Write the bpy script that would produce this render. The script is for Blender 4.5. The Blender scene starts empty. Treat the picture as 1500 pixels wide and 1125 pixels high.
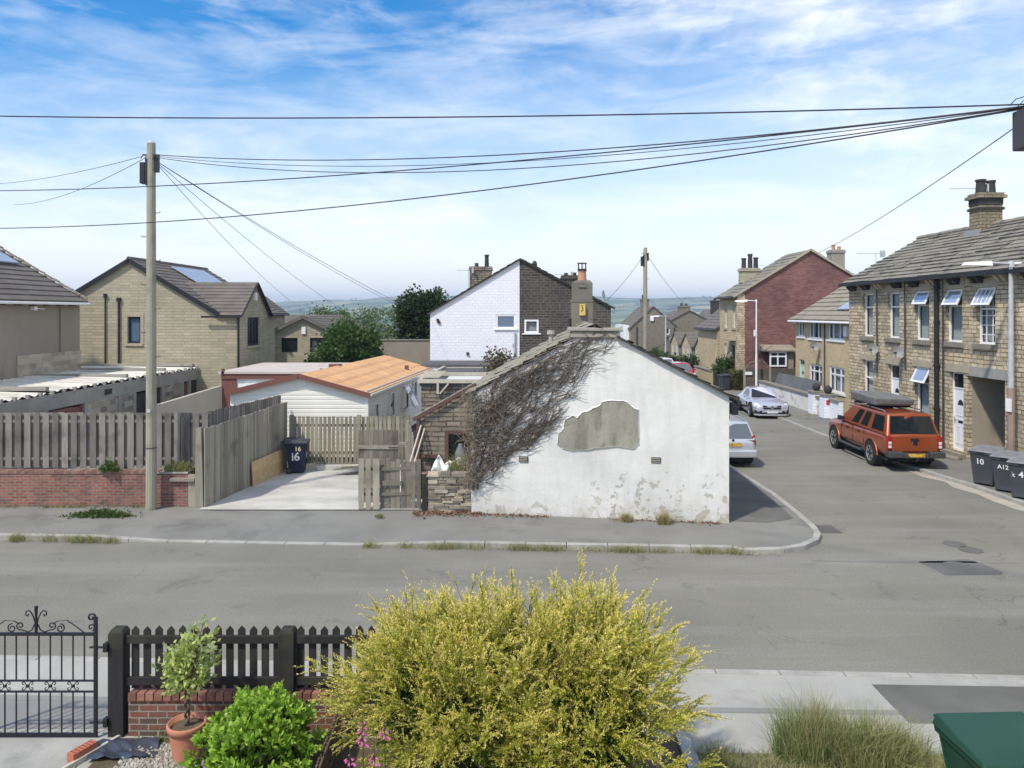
import bpy, bmesh, math, random
import numpy as np
from mathutils import Vector, Matrix
random.seed(7); RNG = np.random.default_rng(11)
S = bpy.context.scene; COL = S.collection
V = Vector; ZV = Vector((0, 0, 1))
F, H, CX, CY = 1100.0, 5.2, 750.0, 458.0
R = math.radians

def P(px, py, Y): return V(((px-CX)/F*Y, Y, H-(py-CY)/F*Y))      # a survey sight at a known distance
def G(px, py, z=0.0):
    Y = F*(H-z)/(py-CY); return V(((px-CX)/F*Y, Y, z))
def jit(a): return random.uniform(-a, a)

# ------------------------------------------------------------------ mesh builder
class MB:
    def __init__(s): s.v = []; s.f = []; s.m = []; s.cur = 0
    def face(s, pts):
        n = len(s.v); s.v += [tuple(p) for p in pts]; s.f.append(tuple(range(n, n+len(pts)))); s.m.append(s.cur)
    def mesh(s, vs, fs):
        n = len(s.v); s.v += [tuple(p) for p in vs]
        for f in fs: s.f.append(tuple(i+n for i in f)); s.m.append(s.cur)
    def hexa(s, b, t):   # bottom 4, top 4 (ccw from above)
        s.mesh(list(b)+list(t), [(3,2,1,0),(4,5,6,7),(0,1,5,4),(1,2,6,5),(2,3,7,6),(3,0,4,7)])
    def box(s, x0, x1, y0, y1, z0, z1):
        s.hexa([(x0,y0,z0),(x1,y0,z0),(x1,y1,z0),(x0,y1,z0)], [(x0,y0,z1),(x1,y0,z1),(x1,y1,z1),(x0,y1,z1)])
    def obox(s, c, a, b, h):  # centre, half vectors
        c, a, b, h = V(c), V(a), V(b), V(h)
        s.hexa([c-a-b-h, c+a-b-h, c+a+b-h, c-a+b-h], [c-a-b+h, c+a-b+h, c+a+b+h, c-a+b+h])
    def beam(s, p, q, w, h, up=ZV):
        p, q = V(p), V(q); d = (q-p); t = d.normalized(); r = t.cross(V(up))
        if r.length < 1e-4: r = V((1,0,0))
        r.normalize(); u = r.cross(t)
        s.obox((p+q)/2, d/2, -r*w/2, u*h/2)
    def prism(s, poly, vec):
        n = len(poly); vec = V(vec); a = [V(p) for p in poly]
        s.mesh(a+[p+vec for p in a], [tuple(range(n-1,-1,-1)), tuple(range(n,2*n))]+[(i,(i+1)%n,(i+1)%n+n,i+n) for i in range(n)])
    def cyl(s, a, b, r0, r1=None, n=10, caps=True):
        a, b = V(a), V(b); r1 = r0 if r1 is None else r1; t = (b-a).normalized()
        x = t.orthogonal().normalized(); y = t.cross(x)
        vs = [a+(x*math.cos(2*math.pi*i/n)+y*math.sin(2*math.pi*i/n))*r0 for i in range(n)]
        vs += [b+(x*math.cos(2*math.pi*i/n)+y*math.sin(2*math.pi*i/n))*r1 for i in range(n)]
        fs = [(i,(i+1)%n,(i+1)%n+n,i+n) for i in range(n)]
        if caps: fs += [tuple(range(n-1,-1,-1)), tuple(range(n,2*n))]
        s.mesh(vs, fs)
    def tube(s, pts, r, n=6):
        pts = [V(p) for p in pts]; k = len(pts); rs = r if isinstance(r, (list,tuple)) else [r]*k
        vs = []; x = None
        for i, p in enumerate(pts):
            t = (pts[min(i+1,k-1)]-pts[max(i-1,0)]).normalized()
            if x is None: x = t.orthogonal().normalized()
            x = (x-t*x.dot(t)); x = x.normalized() if x.length > 1e-6 else t.orthogonal().normalized()
            y = t.cross(x)
            vs += [p+(x*math.cos(2*math.pi*j/n)+y*math.sin(2*math.pi*j/n))*rs[i] for j in range(n)]
        fs = [(i*n+j, i*n+(j+1)%n, (i+1)*n+(j+1)%n, (i+1)*n+j) for i in range(k-1) for j in range(n)]
        fs += [tuple(range(n-1,-1,-1)), tuple(range((k-1)*n, k*n))]
        s.mesh(vs, fs)
    def lathe(s, c, prof, n=20):
        c = V(c); vs = []
        for r, z in prof: vs += [c+V((r*math.cos(2*math.pi*j/n), r*math.sin(2*math.pi*j/n), z)) for j in range(n)]
        k = len(prof)
        s.mesh(vs, [(i*n+j, i*n+(j+1)%n, (i+1)*n+(j+1)%n, (i+1)*n+j) for i in range(k-1) for j in range(n)])
    def build(s, name, mats, parent=None, local=False, smooth=False, bevel=0, uv=True, subsurf=0):
        off = V((0,0,0))
        if not local:
            p = parent
            while p is not None: off = off+p.location; p = p.parent
        me = bpy.data.meshes.new(name)
        me.from_pydata([(v[0]-off.x, v[1]-off.y, v[2]-off.z) for v in s.v], [], s.f)
        if not isinstance(mats, (list, tuple)): mats = [mats]
        for m in mats: me.materials.append(m)
        me.polygons.foreach_set('material_index', s.m)
        if uv and len(s.f) < 60000:
            ul = me.uv_layers.new(name='UVMap').data
            for pl in me.polygons:
                n = pl.normal
                if abs(n.z) > .97: t = V((1,0,0)); b = V((0,1,0))
                else: t = ZV.cross(n).normalized(); b = n.cross(t)
                for li in pl.loop_indices:
                    w = s.v[me.loops[li].vertex_index]; w = V(w)
                    ul[li].uv = (w.dot(t), w.dot(b))
        if smooth: me.polygons.foreach_set('use_smooth', [True]*len(me.polygons))
        o = bpy.data.objects.new(name, me); COL.objects.link(o)
        if parent is not None: o.parent = parent
        if bevel:
            md = o.modifiers.new('bev', 'BEVEL'); md.width = bevel; md.segments = 2; md.limit_method = 'ANGLE'; md.angle_limit = R(35)
        if subsurf:
            md = o.modifiers.new('sub', 'SUBSURF'); md.levels = subsurf; md.render_levels = subsurf
        return o

def tag(o, label=None, cat=None, group=None, kind=None):
    if label: o['label'] = label
    if cat: o['category'] = cat
    if group: o['group'] = group
    if kind: o['kind'] = kind
    return o
def thing(name, label, cat, loc=(0,0,0), rz=0, group=None):
    o = bpy.data.objects.new(name, None); o.empty_display_size = .2; COL.objects.link(o)
    o.location = V(loc); o.rotation_euler = (0, 0, rz); return tag(o, label, cat, group)
def struct(name, mb, m, **k): return tag(mb.build(name, m, **k), kind='structure')
def dup(root, loc, rz=None, label=None):
    r = root.copy(); COL.objects.link(r); r.location = V(loc)
    if rz is not None: r.rotation_euler = (0, 0, rz)
    if label: r['label'] = label
    for ch in list(root.children):
        c = ch.copy(); COL.objects.link(c); c.parent = r
        for g in list(ch.children):
            d = g.copy(); COL.objects.link(d); d.parent = c
    return r

# ------------------------------------------------------------------ materials
def newmat(name):
    m = bpy.data.materials.new(name); m.use_nodes = True; nt = m.node_tree
    return m, nt, nt.nodes['Principled BSDF']
def nd(nt, typ, ins=None, **props):
    n = nt.nodes.new(typ)
    for k, v in props.items(): setattr(n, k, v)
    for k, v in (ins or {}).items():
        if hasattr(v, 'is_output') or isinstance(v, bpy.types.NodeSocket): nt.links.new(v, n.inputs[k])
        else: n.inputs[k].default_value = v
    return n
def c4(c): return (c[0], c[1], c[2], 1.0)
def mixc(nt, fac, a, b, mode='MIX'):
    n = nt.nodes.new('ShaderNodeMix'); n.data_type = 'RGBA'; n.blend_type = mode
    for i, v in ((0, fac), (6, a), (7, b)):
        if isinstance(v, bpy.types.NodeSocket): nt.links.new(v, n.inputs[i])
        elif i == 0: n.inputs[i].default_value = v
        else: n.inputs[i].default_value = c4(v)
    return n.outputs[2]
def math_(nt, op, a, b=0.0, clamp=False):
    n = nt.nodes.new('ShaderNodeMath'); n.operation = op; n.use_clamp = clamp
    for i, v in ((0, a), (1, b)):
        if isinstance(v, bpy.types.NodeSocket): nt.links.new(v, n.inputs[i])
        else: n.inputs[i].default_value = v
    return n.outputs[0]
def ramp(nt, fac, lo, hi):
    n = nt.nodes.new('ShaderNodeMapRange'); n.clamp = True
    nt.links.new(fac, n.inputs[0]); n.inputs[1].default_value = lo; n.inputs[2].default_value = hi
    return n.outputs[0]
def coord(nt, which='Object', scale=(1,1,1)):
    tc = nt.nodes.new('ShaderNodeTexCoord'); mp = nt.nodes.new('ShaderNodeMapping')
    mp.inputs['Scale'].default_value = scale; nt.links.new(tc.outputs[which], mp.inputs[0]); return mp.outputs[0]
def noise(nt, vec, scale, detail=5, rough=.55, dist=0):
    n = nt.nodes.new('ShaderNodeTexNoise'); nt.links.new(vec, n.inputs['Vector'])
    n.inputs['Scale'].default_value = scale; n.inputs['Detail'].default_value = detail
    n.inputs['Roughness'].default_value = rough; n.inputs['Distortion'].default_value = dist
    return n.outputs['Fac']
def bump(nt, b, h, strength, dist=.02):
    n = nt.nodes.new('ShaderNodeBump'); n.inputs['Strength'].default_value = strength; n.inputs['Distance'].default_value = dist
    nt.links.new(h, n.inputs['Height']); nt.links.new(n.outputs[0], b.inputs['Normal'])

def plain(name, c, rough=.6, metal=0.0, spec=.5, coat=0.0):
    m, nt, b = newmat(name); b.inputs['Base Color'].default_value = c4(c); b.inputs['Roughness'].default_value = rough
    b.inputs['Metallic'].default_value = metal; b.inputs['Specular IOR Level'].default_value = spec; b.inputs['Coat Weight'].default_value = coat
    return m
def noisy(name, c1, c2, scale=2.0, fine=25.0, rough=.85, bmp=.25, which='Object', st=(1,1,1), amt=.35, c3=None, s3=.6, lo3=.55, hi3=.7, bdist=.02, spec=.3):
    """two tones in broad patches, a fine grain over them, optional third tone in blotches"""
    m, nt, b = newmat(name); v = coord(nt, which, st)
    col = mixc(nt, ramp(nt, noise(nt, v, scale, 6), .35, .65), c1, c2)
    if c3 is not None: col = mixc(nt, ramp(nt, noise(nt, v, s3, 7, .65), lo3, hi3), col, c3)
    f = noise(nt, v, fine, 4, .7)
    g = math_(nt, 'ADD', math_(nt, 'MULTIPLY', f, 2*amt), 1-amt)
    hs = nt.nodes.new('ShaderNodeHueSaturation'); nt.links.new(col, hs.inputs['Color']); nt.links.new(g, hs.inputs['Value'])
    nt.links.new(hs.outputs[0], b.inputs['Base Color']); b.inputs['Roughness'].default_value = rough; b.inputs['Specular IOR Level'].default_value = spec
    if bmp: bump(nt, b, f, bmp, bdist)
    return m
def masonry(name, c1, c2, mortar, bw=.22, bh=.075, mw=.012, stain=(.1,.1,.09), st_amt=.5, distort=.02, bmp=.6, rough=.9, c3=None, squash=1.0, sf=2, s_st=.5, mortar_smooth=.1):
    m, nt, b = newmat(name); tc = nt.nodes.new('ShaderNodeTexCoord'); uv = tc.outputs['UV']
    nn = nt.nodes.new('ShaderNodeTexNoise'); nt.links.new(uv, nn.inputs['Vector']); nn.inputs['Scale'].default_value = 2.2; nn.inputs['Detail'].default_value = 3
    sub = nd(nt, 'ShaderNodeVectorMath', {0: nn.outputs['Color'], 1: (.5,.5,.5)}, operation='SUBTRACT')
    sc = nd(nt, 'ShaderNodeVectorMath', {0: sub.outputs[0], 'Scale': distort*2}, operation='SCALE')
    ad = nd(nt, 'ShaderNodeVectorMath', {0: uv, 1: sc.outputs[0]}, operation='ADD')
    br = nt.nodes.new('ShaderNodeTexBrick'); nt.links.new(ad.outputs[0], br.inputs['Vector'])
    br.offset = .5; br.squash = squash; br.squash_frequency = sf
    for k, val in (('Color1', c4(c1)), ('Color2', c4(c2)), ('Mortar', c4(mortar)), ('Scale', 1.0), ('Mortar Size', mw), ('Mortar Smooth', mortar_smooth), ('Bias', 0.0), ('Brick Width', bw), ('Row Height', bh)):
        br.inputs[k].default_value = val
    col = br.outputs['Color']
    v3 = coord(nt, 'UV')
    if c3 is not None: col = mixc(nt, math_(nt, 'MULTIPLY', ramp(nt, noise(nt, v3, 1.3, 6, .7), .5, .68), .75), col, c3)
    f = noise(nt, v3, 16, 5, .7)
    col = mixc(nt, math_(nt, 'MULTIPLY', ramp(nt, noise(nt, v3, s_st, 7, .65), .45, .75), st_amt), col, stain)
    hs = nt.nodes.new('ShaderNodeHueSaturation'); nt.links.new(col, hs.inputs['Color'])
    nt.links.new(math_(nt, 'ADD', math_(nt, 'MULTIPLY', f, .9), .55), hs.inputs['Value'])
    nt.links.new(hs.outputs[0], b.inputs['Base Color']); b.inputs['Roughness'].default_value = rough; b.inputs['Specular IOR Level'].default_value = .2
    hgt = math_(nt, 'ADD', math_(nt, 'MULTIPLY', br.outputs['Fac'], -1.0), math_(nt, 'MULTIPLY', f, .7))
    bump(nt, b, hgt, bmp, .02)
    return m
def wood(name, c1, c2, scale=(14,14,1.2), rough=.85, c3=None, per=.35):
    """grain along Z of the object; each board (island) has its own tone"""
    m, nt, b = newmat(name); v = coord(nt, 'Object', scale)
    col = mixc(nt, ramp(nt, noise(nt, v, 1.6, 6, .65), .3, .7), c1, c2)
    if c3 is not None: col = mixc(nt, ramp(nt, noise(nt, coord(nt, 'Object'), 1.4, 5), .52, .68), col, c3)
    gm = nt.nodes.new('ShaderNodeNewGeometry')
    hs = nt.nodes.new('ShaderNodeHueSaturation'); nt.links.new(col, hs.inputs['Color'])
    nt.links.new(math_(nt, 'ADD', math_(nt, 'MULTIPLY', gm.outputs['Random Per Island'], 2*per), 1-per), hs.inputs['Value'])
    nt.links.new(hs.outputs[0], b.inputs['Base Color']); b.inputs['Roughness'].default_value = rough; b.inputs['Specular IOR Level'].default_value = .25
    bump(nt, b, noise(nt, v, 3.0, 5), .35, .01)
    return m
def leafmat(name, ca, cb, attr=None, cc=None, trans=.35, rough=.5, var=.5):
    """leaf with light passing through; every leaf (island) takes its own tone between ca and cb; attr 'tip' blends to cc, the colour of new growth"""
    m, nt, b = newmat(name); gm = nt.nodes.new('ShaderNodeNewGeometry')
    col = mixc(nt, gm.outputs['Random Per Island'], ca, cb)
    if attr:
        at = nd(nt, 'ShaderNodeAttribute', attribute_name=attr)
        col = mixc(nt, at.outputs['Fac'], col, cc)
    nt.links.new(col, b.inputs['Base Color']); b.inputs['Roughness'].default_value = rough; b.inputs['Specular IOR Level'].default_value = .3
    tr = nt.nodes.new('ShaderNodeBsdfTranslucent'); nt.links.new(col, tr.inputs['Color'])
    mx = nd(nt, 'ShaderNodeMixShader', {0: trans, 1: b.outputs[0], 2: tr.outputs[0]})
    nt.links.new(mx.outputs[0], nt.nodes['Material Output'].inputs['Surface'])
    return m
def glassmat(name, tint=(.5,.55,.58), see=.55, dark=(.02,.025,.03)):
    m, nt, b = newmat(name); b.inputs['Base Color'].default_value = c4(dark); b.inputs['Roughness'].default_value = .04; b.inputs['Specular IOR Level'].default_value = .8
    tr = nt.nodes.new('ShaderNodeBsdfTransparent'); tr.inputs[0].default_value = c4(tint)
    mx = nd(nt, 'ShaderNodeMixShader', {0: see, 1: b.outputs[0], 2: tr.outputs[0]})
    nt.links.new(mx.outputs[0], nt.nodes['Material Output'].inputs['Surface'])
    return m

# ------------------------------------------------------------------ leaves by the thousand (numpy)
def npmesh(name, verts, quads, mat, parent=None, attrs=None, smooth=False):
    me = bpy.data.meshes.new(name); nv, nf = len(verts), len(quads)
    k = quads.shape[1]
    me.vertices.add(nv); me.vertices.foreach_set('co', verts.astype(np.float32).ravel())
    me.loops.add(nf*k); me.loops.foreach_set('vertex_index', quads.astype(np.int32).ravel())
    me.polygons.add(nf); me.polygons.foreach_set('loop_start', np.arange(0, nf*k, k, dtype=np.int32)); me.polygons.foreach_set('loop_total', np.full(nf, k, dtype=np.int32))
    me.update(calc_edges=True); me.materials.append(mat)
    for an, arr in (attrs or {}).items():
        a = me.attributes.new(an, 'FLOAT', 'POINT'); a.data.foreach_set('value', arr.astype(np.float32))
    o = bpy.data.objects.new(name, me); COL.objects.link(o)
    if parent is not None: o.parent = parent
    return o
def unit(a): return a/np.maximum(np.linalg.norm(a, axis=1, keepdims=True), 1e-9)
def leaves(c, d, size, aspect, mat, name, parent, tip=None, fold=.25):
    """c: (n,3) leaf bases, d: directions, size: (n,)"""
    n = len(c); d = unit(d); sd = unit(np.cross(d, RNG.normal(size=(n,3)))); up = np.cross(sd, d); s = size[:,None]
    v = np.empty((n,4,3)); v[:,0] = c; v[:,1] = c+d*s*.5+sd*s*aspect+up*s*fold*aspect; v[:,2] = c+d*s; v[:,3] = c+d*s*.5-sd*s*aspect+up*s*fold*aspect
    return npmesh(name, v.reshape(-1,3), np.arange(4*n).reshape(n,4), mat, parent, {'tip': np.repeat(tip, 4)} if tip is not None else None)
def crown_pts(blobs, n_clump, per, spread, shell=.55):
    """clumps through ellipsoids [(centre, radii)], leaves scattered about each clump"""
    cs = []; outs = []
    vols = np.array([r[0]*r[1]*r[2] for _, r in blobs]); vols = vols**.8/np.sum(vols**.8)
    for (c, r), w in zip(blobs, vols):
        k = max(3, int(n_clump*w)); d = unit(RNG.normal(size=(k,3))); rad = shell+(1-shell)*RNG.random((k,1))**.6
        cs.append(np.array(c)+d*rad*np.array(r)*(1+.12*RNG.normal(size=(k,1)))); outs.append(d)
    cs = np.concatenate(cs); outs = np.concatenate(outs)
    p = np.repeat(cs, per, 0)+RNG.normal(size=(len(cs)*per,3))*spread*(0.5+RNG.random((len(cs),1))).repeat(per,0)
    d = np.repeat(outs, per, 0)+RNG.normal(size=(len(p),3))*.8
    return p, d
def blades(base, h, lean, width, mat, name, parent=None, droop=.35, tip=None):
    """grass blades: base (n,3), heights (n,), lean (n,2)"""
    n = len(base); w = width*(.7+.6*RNG.random(n)); a = RNG.random(n)*2*np.pi; sx = np.stack([np.cos(a), np.sin(a), np.zeros(n)], 1)*w[:,None]
    L = np.concatenate([lean, np.zeros((n,1))], 1); up = np.array([0,0,1.0])
    m1 = base+up*h[:,None]*.55+L*(h*.3)[:,None]; t = base+up*(h*(1-droop*np.linalg.norm(lean,axis=1).clip(0,1.5)*.6))[:,None]+L*h[:,None]
    v = np.empty((n,6,3)); v[:,0] = base-sx; v[:,1] = base+sx; v[:,2] = m1+sx*.7; v[:,3] = m1-sx*.7; v[:,4] = t+sx*.12; v[:,5] = t-sx*.12
    i = np.arange(n)[:,None]*6; q = np.concatenate([i+np.array([[0,1,2,3]]), i+np.array([[3,2,4,5]])], 0)
    return npmesh(name, v.reshape(-1,3), q, mat, parent)

# ------------------------------------------------------------------ building kit
class Fr:
    """a wall plane: u along the wall, v up, d outwards"""
    def __init__(s, o, u): s.o = V(o); s.u = V((u[0], u[1], 0)).normalized(); s.n = s.u.cross(ZV)
    def p(s, u, v, d=0): return s.o+s.u*u+ZV*v+s.n*d
def fbox(mb, fr, u0, u1, v0, v1, d0, d1):
    mb.hexa([fr.p(u0,v0,d1), fr.p(u1,v0,d1), fr.p(u1,v0,d0), fr.p(u0,v0,d0)], [fr.p(u0,v1,d1), fr.p(u1,v1,d1), fr.p(u1,v1,d0), fr.p(u0,v1,d0)])
def wall(mb, fr, W, Hh, ops=(), top=None, rv=.14, v00=0.0):
    us = sorted({0.0, W} | {x for o in ops for x in o[:2]}); vs = sorted({v00, Hh} | {x for o in ops for x in o[2:4]})
    for i in range(len(us)-1):
        for j in range(len(vs)-1):
            cu, cv = (us[i]+us[i+1])/2, (vs[j]+vs[j+1])/2
            if any(o[0] < cu < o[1] and o[2] < cv < o[3] for o in ops): continue
            mb.face([fr.p(us[i],vs[j]), fr.p(us[i+1],vs[j]), fr.p(us[i+1],vs[j+1]), fr.p(us[i],vs[j+1])])
    for u0, u1, v0, v1 in [o[:4] for o in ops]:
        mb.face([fr.p(u0,v0), fr.p(u0,v1), fr.p(u0,v1,-rv), fr.p(u0,v0,-rv)]); mb.face([fr.p(u1,v0), fr.p(u1,v0,-rv), fr.p(u1,v1,-rv), fr.p(u1,v1)])
        mb.face([fr.p(u0,v0), fr.p(u0,v0,-rv), fr.p(u1,v0,-rv), fr.p(u1,v0)]); mb.face([fr.p(u0,v1), fr.p(u1,v1), fr.p(u1,v1,-rv), fr.p(u0,v1,-rv)])
    if top: mb.face([fr.p(u, v) for u, v in top])
def ring(mb, fr, u0, u1, v0, v1, w, d0, d1):
    o = [(u0,v0),(u1,v0),(u1,v1),(u0,v1)]; i = [(u0+w,v0+w),(u1-w,v0+w),(u1-w,v1-w),(u0+w,v1-w)]
    for k in range(4):
        l = (k+1) % 4
        mb.face([fr.p(*o[k],d1), fr.p(*o[l],d1), fr.p(*i[l],d1), fr.p(*i[k],d1)])
        mb.face([fr.p(*i[k],d1), fr.p(*i[l],d1), fr.p(*i[l],d0), fr.p(*i[k],d0)])
        mb.face([fr.p(*o[l],d1), fr.p(*o[k],d1), fr.p(*o[k],d0), fr.p(*o[l],d0)])
def window(root, fr, u0, u1, v0, v1, mf, mg, rv=.14, fw=.06, mull=(), trans=(), sill=None, lintel=None, curtain=None, vent=None, name='window', bars=None, surround=None, sd=.07, sh=.13):
    mb = MB(); ring(mb, fr, u0, u1, v0, v1, fw, -rv-.03, -rv+.04)
    for t in mull:
        c = u0+(u1-u0)*t; fbox(mb, fr, c-fw*.45, c+fw*.45, v0+fw, v1-fw, -rv-.02, -rv+.037)
    for t in trans:
        c = v0+(v1-v0)*t; fbox(mb, fr, u0+fw, u1-fw, c-fw*.45, c+fw*.45, -rv-.02, -rv+.034)
    o = mb.build(name, mf, root)
    mb = MB(); mb.face([fr.p(u0+fw*.5,v0+fw*.5,-rv), fr.p(u1-fw*.5,v0+fw*.5,-rv), fr.p(u1-fw*.5,v1-fw*.5,-rv), fr.p(u0+fw*.5,v1-fw*.5,-rv)])
    pn = mb.build('pane', mg, root); pn.parent = o
    def sub(mb, nm, m):
        x = mb.build(nm, m, root); x.parent = o; return x
    if curtain:
        mb = MB(); n = 24; c0, c1, mt = curtain   # spans as fractions of the width
        for a, b in zip(c0, c1):
            for k in range(n):
                ua, ub = u0+(u1-u0)*(a+(b-a)*k/n), u0+(u1-u0)*(a+(b-a)*(k+1)/n)
                da, db = -rv-.12+.02*math.sin(k*1.9), -rv-.12+.02*math.sin((k+1)*1.9)
                mb.face([fr.p(ua,v0-.05,da), fr.p(ub,v0-.05,db), fr.p(ub,v1+.05,db), fr.p(ua,v1+.05,da)])
        sub(mb, 'curtain', mt)
    if sill: mb = MB(); fbox(mb, fr, u0-.12, u1+.12, v0-sh, v0-.004, -rv+.045, sd); sub(mb, 'sill', sill)
    if lintel: mb = MB(); fbox(mb, fr, u0-.15, u1+.15, v1+.004, v1+.26, -.05, .022); sub(mb, 'lintel', lintel)
    if surround: mb = MB(); ring(mb, fr, u0-.16, u1+.16, v0-.16, v1+.16, .155, -.04, .03); sub(mb, 'surround', surround)
    if vent:   # top-hung sashes standing open: (u fraction from, to, v fraction from, angle, bars)
        for a, b, vf, ang, nb in vent:
            ua, ub = u0+(u1-u0)*a+fw*.4, u0+(u1-u0)*b-fw*.4; hh = (v1-v0)*(1-vf)-fw*.5; f2 = Fr(fr.o, fr.u)
            ca, sa = math.cos(ang), math.sin(ang)
            class T:
                def p(self, u, v, d=0): y = v-(v1-fw*.4); return fr.p(u, v1-fw*.4+y*ca+d*sa, -rv+.06-y*sa+d*ca)
            t = T(); mb = MB(); mb.cur = 0; va, vb = v1-fw*.4-hh, v1-fw*.4
            ring(mb, t, ua, ub, va, vb, fw, 0, .045)
            for k in range(nb):
                c = ua+(ub-ua)*(k+1)/(nb+1); fbox(mb, t, c-.012, c+.012, va+fw, vb-fw, .012, .04)
                if k == 0: fbox(mb, t, ua+fw, ub-fw, (va+vb)/2-.012, (va+vb)/2+.012, .01, .037)
            mb.cur = 1; mb.face([t.p(ua+fw*.5,va+fw*.5,.02), t.p(ub-fw*.5,va+fw*.5,.02), t.p(ub-fw*.5,vb-fw*.5,.02), t.p(ua+fw*.5,vb-fw*.5,.02)])
            sub(mb, 'open_sash', [mf, MT['sash_glass']])
    if bars:
        mb = MB(); nu, nv = bars
        for k in range(1, nu): c = u0+(u1-u0)*k/nu; fbox(mb, fr, c-.012, c+.012, v0+fw, v1-fw, -rv+.004, -rv+.026)
        for k in range(1, nv): c = v0+(v1-v0)*k/nv; fbox(mb, fr, u0+fw, u1-fw, c-.012, c+.012, -rv+.003, -rv+.023)
        sub(mb, 'glazing_bar', mf)
    return o
def slope(mb, a, b, c, d, n, t=.03, jt=0.0, seg=1):
    """roof slope laid in n courses: a-b eave, d-c ridge; each course's lower edge stands t proud"""
    a, b, c, d = V(a), V(b), V(c), V(d); nn = (b-a).cross(d-a).normalized()
    if nn.z < 0: nn = -nn
    for i in range(n):
        f0, f1 = i/n, (i+1)/n
        for k in range(seg):
            g0, g1 = k/seg, (k+1)/seg
            def q(f, g): return (a.lerp(d, f)).lerp(b.lerp(c, f), g)
            j = jit(jt); t2 = t+j
            p00, p10, p01, p11 = q(f0,g0), q(f0,g1), q(f1,g0), q(f1,g1)
            mb.face([p00+nn*t2, p10+nn*t2, p11+nn*.002, p01+nn*.002]); mb.face([p00+nn*.001, p10+nn*.001, p10+nn*t2, p00+nn*t2])
def gable_block(root, x0, x1, y0, y1, ze0, ze1, r, zr, mw, mr, ops=None, axis='Y', over=.25, verge=.12, n=14, t=.03, base=0.0, mwall=None, seg=1, jt=0.0, thick=.12, gutter=None, barge=None, walls=('g0','s0','s1','g1'), ridge=None):
    """walls and a pitched roof. axis Y: ridge runs along Y at x=r; s0 faces -X, s1 +X, g0 -Y, g1 +Y. axis X: ridge along X at y=r; g0 faces -X, g1 +X, s0 faces -Y, s1 +Y"""
    ops = ops or {}; fr = {}
    if axis == 'Y':
        fr['g0'] = Fr((x0,y0,0), (1,0)); fr['g1'] = Fr((x1,y1,0), (-1,0)); fr['s0'] = Fr((x0,y1,0), (0,-1)); fr['s1'] = Fr((x1,y0,0), (0,1)); W, D = x1-x0, y1-y0; lo, hi, rr = x0, x1, r
    else:
        fr['g0'] = Fr((x0,y1,0), (0,-1)); fr['g1'] = Fr((x1,y0,0), (0,1)); fr['s0'] = Fr((x0,y0,0), (1,0)); fr['s1'] = Fr((x1,y1,0), (-1,0)); W, D = y1-y0, x1-x0; lo, hi, rr = y0, y1, r
    zm = min(ze0, ze1)
    for k in walls:
        mb = MB()
        if k[0] == 'g':
            fl = (k == 'g1') if axis == 'Y' else (k == 'g0')
            ur = rr-lo if not fl else hi-rr; a, b = (ze0, ze1) if not fl else (ze1, ze0)
            top = [(0,zm),(W,zm)]+([(W,b)] if b > zm+1e-4 else [])+[(ur,zr)]+([(0,a)] if a > zm+1e-4 else [])
            wall(mb, fr[k], W, zm, ops.get(k, ()), top, v00=base)
        else: wall(mb, fr[k], D, ze0 if k == 's0' else ze1, ops.get(k, ()), v00=base)
        mb.build('wall', (mwall or {}).get(k, mw), root)
    s0 = (zr-ze0)/(rr-lo); s1 = (zr-ze1)/(hi-rr); c0, c1 = (y0, y1) if axis == 'Y' else (x0, x1)
    def q(a, b, z): return V((a, b, z)) if axis == 'Y' else V((b, a, z))
    e0, e1 = (lo-over, ze0-s0*over), (hi+over, ze1-s1*over); b0, b1 = c0-verge, c1+verge; lift = .03
    mb = MB()
    sl = [q(e0[0],b0,e0[1]+lift), q(e0[0],b1,e0[1]+lift), q(rr,b1,zr+lift), q(rr,b0,zr+lift), q(e1[0],b0,e1[1]+lift), q(e1[0],b1,e1[1]+lift)]
    slope(mb, sl[0], sl[1], sl[2], sl[3], n, t, jt, seg); slope(mb, sl[4], sl[5], sl[2], sl[3], n, t, jt, seg)
    for bb in (b0, b1):   # closed verges
        mb.face([q(e0[0],bb,e0[1]+lift-.004), q(rr,bb,zr+lift-.004), q(rr,bb,zr+lift-thick), q(e0[0],bb,e0[1]+lift-thick)])
        mb.face([q(rr,bb,zr+lift-.004), q(e1[0],bb,e1[1]+lift-.004), q(e1[0],bb,e1[1]+lift-thick), q(rr,bb,zr+lift-thick)])
    for e in (e0, e1):
        mb.face([q(e[0],b0,e[1]+lift-.002), q(e[0],b1,e[1]+lift-.002), q(e[0],b1,e[1]+lift-thick), q(e[0],b0,e[1]+lift-thick)])
        z = zr+lift-thick; mb.face([q(e[0],b0+.003,e[1]+lift-thick), q(e[0],b1-.003,e[1]+lift-thick), q(rr,b1-.003,z), q(rr,b0+.003,z)])
    ro = mb.build('roof', mr, root)
    if ridge is not None:
        mb = MB(); L = b1-b0; k = max(2, int(L/.45))
        for i in range(k):
            a, b = b0+L*i/k, b0+L*(i+1)/k
            mb.cyl(q(rr,a,zr+lift-.02), q(rr,b-.008,zr+lift-.02), .12+jit(.008), .115, 8)
        x = mb.build('ridge_tile', ridge, root); x.parent = ro
    if gutter is not None:
        for e, sg in ((e0,-1),(e1,1)):
            mb = MB(); mb.tube([q(e[0]+sg*.06,b0+.02,e[1]-.07), q(e[0]+sg*.06,(b0+b1)/2,e[1]-.075), q(e[0]+sg*.06,b1-.02,e[1]-.07)], .06, 7); mb.build('gutter', gutter, root)
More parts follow.
